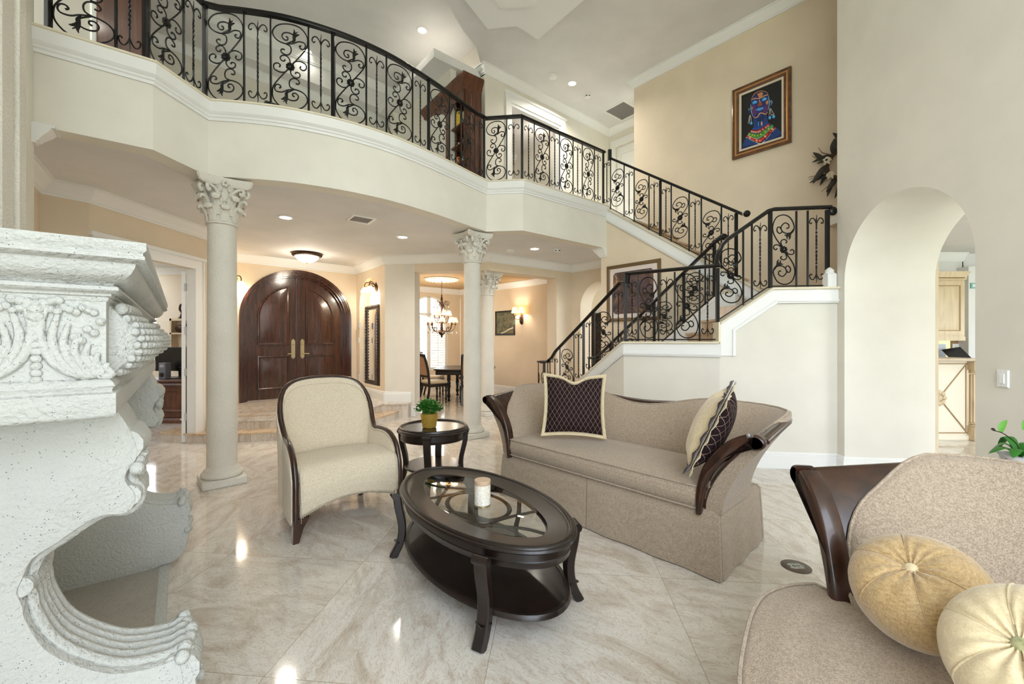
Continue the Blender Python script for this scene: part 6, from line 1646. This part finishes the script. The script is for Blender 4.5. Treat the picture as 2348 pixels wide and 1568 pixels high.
for a_, b_ in ((.07, Lw / 2 - .07), (Lw / 2 + .07, Lw - .07)):
    mb = MB()
    for k in range(20):
        z = .66 + 1.48 * (k + .5) / 20; c_ = .0 if a_ < .1 else .024
        mb.rings([[dq(s_w0 + a_, z - c_ - .004, .06), dq(s_w0 + b_, z - c_ - .004, .06), dq(s_w0 + b_, z + c_ - .004, .115), dq(s_w0 + a_, z + c_ - .004, .115)], [dq(s_w0 + a_, z - c_ + .008, .06), dq(s_w0 + b_, z - c_ + .008, .06), dq(s_w0 + b_, z + c_ + .008, .115), dq(s_w0 + a_, z + c_ + .008, .115)]], True, True)
    mb.vprism(P0, P1, [((a_ + b_) / 2 - .008, .64), ((a_ + b_) / 2 - .008, 2.15), ((a_ + b_) / 2 + .008, 2.15), ((a_ + b_) / 2 + .008, .64)], .045, .055)
    mb.build('shutter', M['trim'], wn, True)
# table and chairs
t = thing('dining_table', 'dark dining table with turned legs seen between the pier and the middle column', 'dining table', (-1.15, 10.4, 0), math.radians(-3))
mb = MB(); mb.rings([[(x * k, y * k, z) for x, y in [(.72 * math.copysign(abs(math.cos(a)) ** .5, math.cos(a)), .8 * math.copysign(abs(math.sin(a)) ** .5, math.sin(a))) for a in [2 * PI * i / 48 for i in range(48)]]] for k, z in ((.97, .715), (1, .725), (1, .75), (.985, .76))], True, True); mb.build('tabletop', M['dark'], t)
mb = MB(); mb.bbox(-.6, .6, -.68, .68, .62, .716, .01); mb.build('apron', M['dark'], t)
TL = [(.03, 0), (.038, .02), (.02, .05), (.03, .08), (.045, .12), (.03, .18), (.036, .3), (.05, .36), (.03, .39), (.05, .42), (.035, .46), (.045, .5), (.04, .62)]
for x in (-.31, .5):
    for y in (-.55, .55): mb = MB(); mb.lathe(TL, (x, y, 0), 14); mb.build('leg', M['dark'], t)
def dchair(label, loc, rz):
    c = thing('dining_chair', label, 'dining chair', loc + (0,), rz, 'dining chairs')
    mb = MB(); mb.bbox(-.25, .25, -.22, .24, .44, .52, .03); mb.build('seat', M['silk'], c)
    mb = MB(); mb.bbox(-.255, .255, -.225, .245, .38, .445, .01); mb.build('seat_frame', M['dark'], c)
    mb = MB()
    for s in (-1, 1): mb.bar(smooth_path([(s * .235, -.30, 0), (s * .23, -.24, .25), (s * .225, -.225, .45), (s * .235, -.27, .8), (s * .24, -.36, 1.1)], 4), lambda q: (.024, .022), (1, 0, 0))
    mb.bar([(-.25, -.355, 1.085), (0, -.365, 1.11), (.25, -.355, 1.085)], (.035, .022), (0, 0, 1)); mb.bar([(-.22, -.255, .62), (.22, -.255, .62)], (.025, .018), (0, 0, 1)); mb.build('back_frame', M['dark'], c)
    mb = MB(); mb.rings([[(-.215, -.262, .64), (.215, -.262, .64), (.215, -.248, .64), (-.215, -.248, .64)], [(-.22, -.345, 1.06), (.22, -.345, 1.06), (.22, -.33, 1.06), (-.22, -.33, 1.06)]], True, True); mb.build('backrest', M['cane'], c)
    for s in (-1, 1): mb = MB(); mb.lathe([(.02, 0), (.026, .02), (.016, .05), (.03, .09), (.02, .14), (.022, .24), (.034, .29), (.022, .32), (.03, .38)], (s * .22, .2, 0), 12); mb.build('leg', M['dark'], c)
    return c
dc = dchair('dark dining chair with cane back at the near left corner of the dining table', (-1.80, 9.62), math.radians(-52))
def dcopy(label, loc, rz): return dup(dc, loc + (0,), rz, label)
dcopy('dark dining chair half hidden by the pier, behind the near left chair', (-2.02, 10.8), math.radians(-90))
dcopy('dark dining chair on the far side of the dining table facing the foyer', (-1.16, 11.66), math.radians(172))
dcopy('dark dining chair whose seat shows left of the middle column shaft', (-.93, 9.5), math.radians(12))
# ---------------------------------------------------------------- passage cabinet
t = thing('tall_cabinet', 'dark tall cabinet in the passage behind the lower stair railing', 'cabinet', (2.06, 9.72, 0), math.radians(-44))
mb = MB(); mb.bbox(-.25, .3, -.12, .12, 0, 2.05, .01); mb.build('body', M['dark'], t)
mb = MB(); mb.bbox(-.23, .28, -.145, -.12, .1, 1.98, .01); mb.build('door', M['dark'], t); mb = MB(); mb.bbox(-.29, .34, -.17, .12, 2.05, 2.14, .02); mb.build('cornice', M['trim'], t)
# ---------------------------------------------------------------- office
dk = thing('office_desk', 'cherry wood office desk seen through the open office door', 'desk', (-5.95, 7.2, 0))
mb = MB(); mb.bbox(-1.1, .38, -.02, .55, .70, .745, .01); mb.build('desktop', M['cherry'], dk)
mb = MB(); mb.bbox(-1.0, .36, .03, .5, .09, .70, .006); mb.build('body', M['cherry'], dk)
mb = MB(); mb.sweep([(-1.02, .03, 0), (.37, .03, 0)], [(0, .0), (.05, 0), (.05, .05), (.03, .08), (0, .09)], -1); mb.sweep([(-1.02, .03, 0), (.37, .03, 0)], [(0, .62), (.02, .63), (.035, .66), (.02, .69), (0, .70)], -1); mb.build('moulding', M['cherry'], dk)
for x0 in (-.66, -.12):
    mb = MB(); 
    def rg(e, y): return [(x0 + e, y, .18 + e), (x0 + .46 - e, y, .18 + e), (x0 + .46 - e, y, .58 - e), (x0 + e, y, .58 - e)]
    mb.rings([rg(0, .031), rg(.01, .012), rg(.03, .012), rg(.05, .035), rg(.06, .035), rg(.1, .022)], False, True); mb.build('door_panel', M['cherry'], dk)
for x in (-.9, .18): mb = MB(); mb.bbox(x, x + .16, .02, .2, 0, .09, .01); mb.build('foot', M['cherry'], dk)
mo = thing('computer_monitor', 'black computer monitor seen from behind on the office desk', 'monitor', (-6.08, 7.55, .745))
mb = MB(); mb.bbox(-.34, .38, -.03, .02, .13, .56, .01); mb.build('screen', M['black'], mo)
mb = MB(); mb.bbox(.1, .2, -.05, .1, .0, .2, .005); mb.bbox(.0, .3, -.1, .12, 0, .015, .004); mb.build('stand', M['black'], mo)
spk = thing('desktop_speaker', 'grey desktop speaker with round cone in front of the monitor', 'speaker', (-6.09, 7.33, .745))
mb = MB(); mb.bbox(-.06, .06, -.05, .08, 0, .29, .008); mb.build('cabinet', plain('grey speaker plastic', (104, 106, 116), .5), spk)
mb = MB(); mb.tube([(0, -.052, .08), (0, -.058, .08)], .038, 16); mb.tube([(0, -.054, .08), (0, -.064, .08)], .014, 10); mb.build('cone', M['black'], spk)
mb = MB(); mb.tube([(.034 * math.cos(2 * PI * k / 16), -.052, .235 + .02 * math.sin(2 * PI * k / 16)) for k in range(16)], .003, 4, closed=True)
for k, pts in enumerate(([(-.02, .226), (-.02, .244), (-.01, .240), (-.01, .230), (-.02, .226)], [(.003, .244), (-.005, .244), (-.005, .226), (.003, .226)], [(-.005, .235), (.002, .235)], [(.008, .244), (.008, .226), (.013, .226)], [(.017, .244), (.017, .226), (.022, .226)])): mb.tube([(x, -.052, z) for x, z in pts], .0016, 4)
mb.build('badge', M['white'], spk)
cb = thing('cable', 'black cable looping behind the desktop speaker', 'cable', (-5.9, 7.3, .745))
mb = MB(); mb.tube(smooth_path([(-.12, 0, .08), (0, -.02, .05), (.15, .02, .06), (.24, .05, .16), (.12, .2, .2)], 5), .005, 5); mb.build('cord', M['black'], cb)
sh = thing('wall_shelf', 'small wooden display shelf on the office back wall', 'shelf', (-7.03, 9.19, 1.1))
mb = MB()
for x0, x1, z0, z1 in ((-.36, -.32, -.28, .8), (.5, .54, -.28, .8), (-.36, .54, .75, .8), (-.36, .54, .46, .49), (-.36, .54, -.28, -.24), (-.36, .54, .0, .03)): mb.box(x0, x1, -.16, 0, z0, z1)
mb.build('case', M['cabinet'], sh)
t = thing('figurine', 'dark animal figurine on top of the office display shelf', 'figurine', (-7.2, 9.1, 1.902)); mb = MB(); mb.lathe([(.05, 0), (.045, .02), (.02, .03)], n=12); mb.tube(smooth_path([(0, 0, .02), (.03, 0, .12), (-.02, 0, .2), (0, 0, .3), (.05, 0, .28)], 5), lambda q: .028 - .012 * q, 8); mb.build('body', M['bronze'], t)
t = thing('figurine', 'dark rounded ornament on the upper office shelf', 'figurine', (-7.2, 9.1, 1.592)); mb = MB(); mb.ball((0, 0, .09), .09, 12, 8, (1.3, .6, 1)); mb.ball((.1, 0, .16), .04, 8, 6); mb.build('body', M['bronze'], t)
t = thing('picture_easel', 'small easel ornament on the middle office shelf', 'ornament', (-7.05, 9.1, 1.132)); mb = MB(); mb.tube([(-.08, 0, 0), (0, 0, .28)], .007, 5); mb.tube([(.08, 0, 0), (0, 0, .28)], .007, 5); mb.tube([(-.06, -.01, .08), (.06, -.01, .08)], .006, 5); mb.build('frame', M['brass'], t)
t = thing('storage_box', 'blue box on the floor under the office desk', 'box', (-5.98, 7.35, 0)); mb = MB(); mb.bbox(-.2, .14, -.05, .1, 0, .075, .006); mb.build('body', plain('blue box', (36, 70, 150), .5), t)
mb = MB()
for x in (-8.58, -7.82, -8.2): mb.box(x - .02, x + .02, 9.22, 9.28, 1.0, 2.3)
for z in (1.02, 1.65, 2.28): mb.box(-8.6, -7.8, 9.22, 9.28, z - .02, z + .02)
o = struct('window_3', mb, M['trim'], 'small office window beyond the desk')
l = bpy.data.lights.new('room_light', 'POINT'); l.energy = 5; l.color = (1, .9, .78); l.shadow_soft_size = .2; o = bpy.data.objects.new('office_fill_light', l); COL.objects.link(o); o.location = (-6.4, 6.4, 2.7)  # fill light added to the office, without any fixture

# ---------------------------------------------------------------- kitchen through the arch
mb = MB(); mb.box(4.3, 8.3, 7.7, 7.9, 0, ZC); struct('wall_kitchen', mb, M['ceil'])
mb = MB(); mb.box(9.8, 10.0, -2, 4.2, 0, ZC); mb.box(9.8, 10, 4.2, 6.0, 0, .9); mb.box(9.8, 10, 6.0, 7.9, 0, ZC); mb.box(9.8, 10, 4.2, 6.0, 2.3, ZC); mb.box(8.28, 10, 7.7, 7.9, 0, ZC); struct('wall_kitchen_right', mb, M['ceil'])
mb = MB(); mb.prism([rsp(-.05, .86), (4.4, 7.9), (10, 7.9), (10, -2.4), rsp(6.6, .86)], ZC, ZC + .1); struct('ceiling_kitchen', mb, M['ceil'])
crown('trim_crown_kitchen', [(4.4, 7.7), (8.28, 7.7)], ZC, -1)
def kx(x, d): return (x - CX) / F_PX * d
uc = thing('upper_cabinet', 'glazed cream kitchen wall cabinet seen through the arch', 'kitchen cabinet', (kx(2185, 7.35), 7.69, 1.46))
x1 = kx(2212, 7.35) - kx(2185, 7.35); wd = .62
mb = MB(); mb.bbox(x1 - 2 * wd, x1, -.34, 0, 0, 1.06, .004); mb.build('body', M['cabinet'], uc)
mb = MB(); mb.sweep([(x1 - 2 * wd, 0, 0), (x1 - 2 * wd, -.34, 0), (x1, -.34, 0), (x1, 0, 0)], [(0, 1.02), (.015, 1.03), (.02, 1.09), (.05, 1.15), (.055, 1.17), (0, 1.17)], -1); mb.sweep([(x1 - 2 * wd, -.34, 0), (x1, -.34, 0)], [(0, -.04), (.012, -.04), (.012, .03), (0, .03)], -1); mb.build('cornice', M['cabinet'], uc)
mb = MB()
for k in range(46): xx = x1 - 2 * wd + .02 + k * .0265; mb.ball((xx, -.36, 1.06), .012, 5, 4)
mb.build('rope_moulding', M['glaze'], uc)
for x0 in (x1 - wd, x1 - 2 * wd):
    mb = MB()
    def rg(e, y): return [(x0 + .02 + e, y, .06 + e), (x0 + wd - .02 - e, y, .06 + e), (x0 + wd - .02 - e, y, 1.0 - e), (x0 + .02 + e, y, 1.0 - e)]
    mb.mat(0); mb.rings([rg(0, -.34), rg(0, -.358), rg(.07, -.358)]); mb.mat(1); mb.rings([rg(.07, -.358), rg(.078, -.348), rg(.085, -.345)]); mb.mat(0); mb.rings([rg(.085, -.345), rg(.12, -.356), rg(.135, -.356)], False, True)
    d_ = mb.build('door', [M['cabinet'], M['glaze']], uc)
    mb = MB(); kxp = x0 + (.05 if x0 == x1 - wd else wd - .05); mb.bbox(kxp - .02, kxp + .02, -.38, -.357, .07, .1, .006); mb.build('knob', M['black'], d_)
bs = MB(); bs.box(4.4, kx(2213, 7.69), 7.675, 7.7, 1.0, 1.46); struct('trim_backsplash', bs, M['mosaic'])
co_ = thing('kitchen_counter', 'kitchen counter with granite top under the wall cabinet', 'kitchen counter', (7.3, 7.35, 0))
mb = MB(); mb.box(-1.3, kx(2213, 7.6) - 7.3, -.3, .32, .0, .97); mb.build('body', M['cabinet'], co_); mb = MB(); mb.bbox(-1.3, kx(2213, 7.6) - 7.3 + .01, -.33, .32, .97, 1.0, .006); mb.build('worktop', M['granite'], co_)
KW0, KW1 = (4.4, 7.675), (8.3, 7.675)
t = thing('notice_frame', 'framed paper leaning on the mosaic backsplash', 'frame', (kx(2157, 7.6), 7.6, 1.0)); mb = MB(); mb.bbox(-.2, .18, 0, .03, 0, .44, .006); mb.build('frame', M['brass'], t); mb = MB(); mb.box(-.16, .09, -.004, .0, .08, .36); mb.build('paper', plain('printed paper', (214, 222, 232), .6), t)
plate('wall_outlet', 'white outlet with a dark plug on the mosaic backsplash', 'outlet', KW0, KW1, 2191, 798, .13, .16, [(0, .03, .04, .05, 'white'), (0, -.035, .05, .05, 'black')])
t = thing('tablet_stand', 'dark tablet tilted on the kitchen counter', 'tablet', (kx(2190, 7.3), 7.3, 1.0)); mb = MB(); mb.rings([[(-.12, -.1, .06), (.2, -.1, .1), (.2, -.08, .1), (-.12, -.08, .06)], [(-.1, .12, .26), (.22, .12, .31), (.22, .14, .31), (-.1, .14, .26)]], True, True); mb.build('screen', M['black'], t); mb = MB(); mb.bbox(-.13, .22, -.12, .16, 0, .04, .004); mb.build('base', M['black'], t)
mb = MB(); mb.box(kx(2214, 7.55), kx(2214, 7.55) + .9, 7.5, 7.7, 1.1, 2.75); struct('wall_kitchen_pier', mb, M['ceil'])
plate('wall_display', 'small teal wall display panel above the kitchen counter', 'display', (kx(2200, 7.5), 7.5), (kx(2260, 7.5), 7.5), 2233, 655, .14, .1, [(0, 0, .08, .05, 'white')], .015, 'teal') if M.setdefault('teal', plain('teal display', (128, 186, 184), .4)) else None
isl = thing('kitchen_island', 'cream kitchen island with X moulding and fluted corner post', 'kitchen island', (kx(2190, 6.0), 6.0, 0))
xr = kx(2218, 6.0) - kx(2190, 6.0)
mb = MB(); mb.bbox(-1.2, xr, 0, .9, .06, 1.13, .004); mb.build('body', M['island'], isl)
mb = MB(); mb.bbox(-1.25, xr + .16, -.12, .95, 1.13, 1.17, .01); mb.build('worktop', M['granite'], isl)
mb = MB(); cx0 = kx(2153, 6.0) - kx(2190, 6.0)
for sx, sz in ((1, 1), (1, -1), (-1, 1), (-1, -1)): mb.tube([(cx0 + sx * .03, -.004, .6 + sz * .04), (cx0 + sx * (xr - .03 - cx0), -.004, .6 + sz * .47)], .009, 5)
for z in (.1, 1.09): mb.box(-1.2, xr, -.008, 0, z - .008, z + .008)
mb.box(xr - .03, xr - .018, -.008, 0, .1, 1.09); mb.build('x_moulding', M['glaze'], isl)
mb = MB()
for k in range(8): a = 2 * PI * k / 8; mb.ball((cx0 + .075 * math.cos(a), -.01, .6 + .085 * math.sin(a)), .034, 8, 5, (1, .4, 1))
mb.ball((cx0, -.012, .6), .04, 8, 5, (1, .5, 1)); mb.build('rosette', M['cabinet'], isl)
mb = MB(); mb.bbox(xr, xr + .13, -.1, .03, 0, .2, .008); mb.bbox(xr, xr + .13, -.1, .03, 1.0, 1.13, .008)
mb.rings([[(xr + .065 + (.05 + .006 * math.cos(10 * a)) * math.cos(a), -.035 + (.05 + .006 * math.cos(10 * a)) * math.sin(a), z) for a in [2 * PI * k / 60 for k in range(60)]] for z in (.26, .94)], True, True)
for z in (.2, .23, .95, .975): mb.lathe([(.05, 0), (.062, .008), (.062, .018), (.05, .026)], (xr + .065, -.035, z), 16)
mb.build('corner_post', M['cabinet'], isl)
mb = MB(); mb.bbox(-1.2, xr + .02, -.02, .9, 0, .07, .004); mb.build('plinth', M['island'], isl)
l = bpy.data.lights.new('room_light', 'AREA'); l.energy = 8; l.size = .4; l.color = (1, .95, .88); o = bpy.data.objects.new('kitchen_fill_light', l); COL.objects.link(o); o.location = (6.2, 4.6, 2.98)  # unseen fill light added to brighten the kitchen beyond the arch

# ---------------------------------------------------------------- loft: bookcase, books, console
BC = (-.8, 7.1); bu = (-.62, .78); bd = (.78, .62)
bk = thing('bookcase', 'tall cherry wood bookcase with heavy crown behind the balcony railing', 'bookcase', BC + (ZF,), math.atan2(bu[1], bu[0]))
# local x runs along the front away from the corner, local -y runs into the depth
def bs_(x): q = (BC[0] + bu[0], BC[1] + bu[1]); return along(BC, q, x)
BL = bs_(977); m0, m1, l0, l1 = bs_(1063), bs_(1031), bs_(1022), bs_(990)
DZ = .34
mb = MB(); mb.box(0, .03, -DZ, 0, 0, 2.2); mb.box(BL - .03, BL, -DZ, 0, 0, 2.2); mb.box(0, BL, -DZ, -DZ + .02, 0, 2.2); mb.box(0, m0, -.02, 0, 0, 2.2); mb.box(m1, l0, -.02, 0, 0, 2.2); mb.box(m1 + (l0 - m1) / 2 - .012, m1 + (l0 - m1) / 2 + .012, -DZ, -.02, 0, 2.2); mb.box(l1, BL, -.02, 0, 0, 2.2); mb.box(0, BL, -.02, 0, 0, .12)
for a, b in ((m0, m1), (l0, l1)):
    r = (b - a) / 2; c = (a + b) / 2
    mb.rings([[(x, y, z) for x, z in [(a, 2.2), (a, 1.82)] + [(c - r * math.cos(PI * k / 12), 1.82 + r * .75 * math.sin(PI * k / 12)) for k in range(13)] + [(b, 1.82), (b, 2.2)]] for y in (-.02, 0)], True, True)
mb.build('carcass', M['cherry'], bk)
mb = MB(); mb.sweep([(BL, -DZ, 0), (BL, 0, 0), (0, 0, 0), (0, -DZ, 0)], [(0, 2.1), (.012, 2.11), (.012, 2.14), (.03, 2.16), (.035, 2.2), (.075, 2.27), (.085, 2.29), (.085, 2.335), (0, 2.335)], -1); mb.box(0, BL, -DZ, 0, 2.2, 2.33); mb.build('crown', M['cherry'], bk)
for z in (.3, .6, .93, 1.26, 1.6):
    mb = MB(); mb.box(.03, BL - .03, -DZ + .02, -.025, z - .025, z); mb.build('shelf', M['cherry'], bk)
mb = MB()
for k in range(3): mb.tube([(-.004, -.06 - .03 * k, .1), (-.004, -.06 - .03 * k, 2.05)], .009, 5)
mb.build('reeded_edge', M['cherry'], bk)
R3 = Matrix.Translation(BC + (ZF,)) @ Matrix.Rotation(math.atan2(bu[1], bu[0]), 4, 'Z')
cols = {'yellow': (228, 190, 60), 'mustard': (206, 150, 60), 'green': (26, 120, 96), 'teal': (40, 110, 120), 'cream': (232, 220, 190), 'orange': (226, 140, 80), 'red': (178, 50, 44), 'white': (236, 232, 224), 'navy': (40, 50, 84), 'brown': (110, 74, 48)}
cm = {k: plain('book cloth ' + k, v, .6) for k, v in cols.items()}
def book(col, x, z, w, h, label, lean=0):
    loc = R3 @ Vector((x, -.06, z + .002)); t = thing('book', label, 'book', tuple(loc), math.atan2(bu[1], bu[0]), 'books in the loft bookcase')
    mb = MB(); mb.bbox(0, w, -.17, 0, 0, h, .003); mb.build('cover', cm[col], t)
    mb = MB(); mb.box(.004, w - .004, -.168, -.004, h - .006, h + .001); mb.build('pages', cm['cream'], t)
x = m0 + .015
shelf_mid = (('orange', 'slim orange'), ('cream', 'cream'), ('red', 'small red'), ('cream', 'second cream'), ('green', 'tall green'), ('green', 'narrow green'), ('yellow', 'tall yellow'), ('yellow', 'thick yellow'), ('mustard', 'mustard'))
W_ = (.035, .022, .02, .022, .045, .03, .045, .05, .04)
for (c, n_), w_, h_ in zip(shelf_mid, W_, (.17, .2, .16, .2, .2, .21, .25, .27, .24)):
    book(c, x, 1.6, w_, h_, n_ + ' book on the arched middle shelf of the loft bookcase'); x += w_ + .006
x = l0 + .03
for (c, n_), w_, h_ in zip((('white', 'white'), ('brown', 'brown'), ('navy', 'navy'), ('red', 'red'), ('white', 'thin white'), ('orange', 'orange'), ('teal', 'teal'), ('cream', 'cream'), ('brown', 'thick brown')), (.045, .04, .03, .045, .025, .035, .04, .04, .05), (.22, .2, .23, .21, .2, .22, .19, .22, .2)):
    book(c, x, 1.6, w_, h_, n_ + ' book on the left bay shelf of the loft bookcase'); x += w_ + .007
def orn(name, label, x, z, prof, mt):
    loc = R3 @ Vector((x, -.13, z + .002)); t = thing(name, label, 'ornament', tuple(loc)); mb = MB(); mb.lathe(prof, n=16); mb.build('body', mt, t)
orn('vase', 'blue and white vase in the left bay of the loft bookcase', (l0 + l1) / 2 + .1, 1.26, [(.03, 0), (.06, .06), (.05, .14), (.025, .18), (.035, .21)], plain('blue glaze', (70, 130, 160), .2))
orn('jar', 'small brown jar in the left bay of the loft bookcase', l0 + .1, 1.26, [(.04, 0), (.05, .05), (.04, .12), (.02, .14)], cm['brown'])
orn('vase', 'small cream vase on the middle bay shelf below the books', m1 - .1, 1.26, [(.02, 0), (.035, .04), (.015, .08), (.02, .1)], cm['cream'])
orn('jar', 'orange jar low in the middle bay of the loft bookcase', m1 - .09, .93, [(.04, 0), (.045, .06), (.035, .16), (.02, .18)], cm['orange'])
orn('globe_ornament', 'small glass globe low in the middle bay of the loft bookcase', (m0 + m1) / 2 - .03, .93, [(.02, 0), (.03, .01), (.055, .05), (.06, .09), (.04, .13), (.005, .145)], plain('silver glass', (170, 176, 182), .1, .6))
cs = thing('console_table', 'low black console table behind the balcony railing posts', 'console table', (-2.85, 5.35, ZF + .002), math.radians(42))
mb = MB(); mb.bbox(-.3, .3, -.15, .15, .66, .72, .01); mb.build('tabletop', M['black'], cs); mb = MB(); mb.bbox(-.28, .28, -.13, .13, .1, .66, .01); mb.build('body', M['black'], cs)
for x_ in (-.26, .22): mb = MB(); mb.box(x_, x_ + .04, -.12, .12, 0, .1); mb.build('leg', M['black'], cs)
for nm, xy, e in (('loft_ceiling_lamp', (.6, 9.6, 6.0), 8),):
    l = bpy.data.lights.new('room_light', 'POINT'); l.energy = e; l.color = (1, .9, .78); l.shadow_soft_size = .15; o = bpy.data.objects.new(nm, l); COL.objects.link(o); o.location = xy
# ---------------------------------------------------------------- camera, daylight, colour management
cam = bpy.data.cameras.new('camera'); co = bpy.data.objects.new('camera', cam); COL.objects.link(co)
co.location = (0, 0, CAM_H); co.rotation_euler = (PI / 2, 0, 0)
cam.sensor_width = 36; cam.lens = 36 * F_PX / 2348; cam.shift_y = -(784 - HY) / 2348; cam.clip_start = .05
scene.camera = co
w = bpy.data.worlds.new('sky'); scene.world = w; w.use_nodes = True
nt = w.node_tree; bg = nt.nodes['Background']
tc = nt.nodes.new('ShaderNodeTexCoord'); sx = nt.nodes.new('ShaderNodeSeparateXYZ'); rr = nt.nodes.new('ShaderNodeValToRGB')
nt.links.new(tc.outputs['Generated'], sx.inputs[0])
mr = nt.nodes.new('ShaderNodeMapRange'); mr.inputs[1].default_value = -1; mr.inputs[2].default_value = 1; nt.links.new(sx.outputs[2], mr.inputs[0]); nt.links.new(mr.outputs[0], rr.inputs[0])
e = rr.color_ramp.elements
e[0].position, e[0].color = 0.0, (.55, .54, .50, 1); e[1].position, e[1].color = 1.0, (.62, .74, .92, 1)
for p, c in ((.46, (.40, .46, .34, 1)), (.50, (.72, .80, .80, 1)), (.56, (.86, .93, 1.0, 1))):
    k = e.new(p); k.color = c
nt.links.new(rr.outputs[0], bg.inputs[0]); bg.inputs[1].default_value = SKY
def portal(p, q, z0, z1):
    L = math.dist(p, q); l = bpy.data.lights.new('window_daylight', 'AREA'); l.shape = 'RECTANGLE'; l.size = L; l.size_y = z1 - z0
    l.cycles.is_portal = True
    o = bpy.data.objects.new('window_daylight', l); COL.objects.link(o)
    c = lerp(p, q, .5); u = unit(sub2(q, p)); n = (-u[1], u[0]) 
    o.location = (c[0], c[1], (z0 + z1) / 2)
    o.rotation_euler = Vector((n[0], n[1], 0)).to_track_quat('-Z', 'Z').to_euler()
for p, q in zip(WB, WB[1:]): portal(p, q, .1, 6.0)
vs = scene.view_settings
vs.view_transform = 'Standard'; vs.look = 'None'; vs.exposure = EXPOSURE; vs.gamma = 1; vs.use_curve_mapping = False
scene.cycles.max_bounces = 9; scene.cycles.diffuse_bounces = 4; scene.cycles.glossy_bounces = 4; scene.cycles.transmission_bounces = 8
scene.cycles.sample_clamp_indirect = 6.0
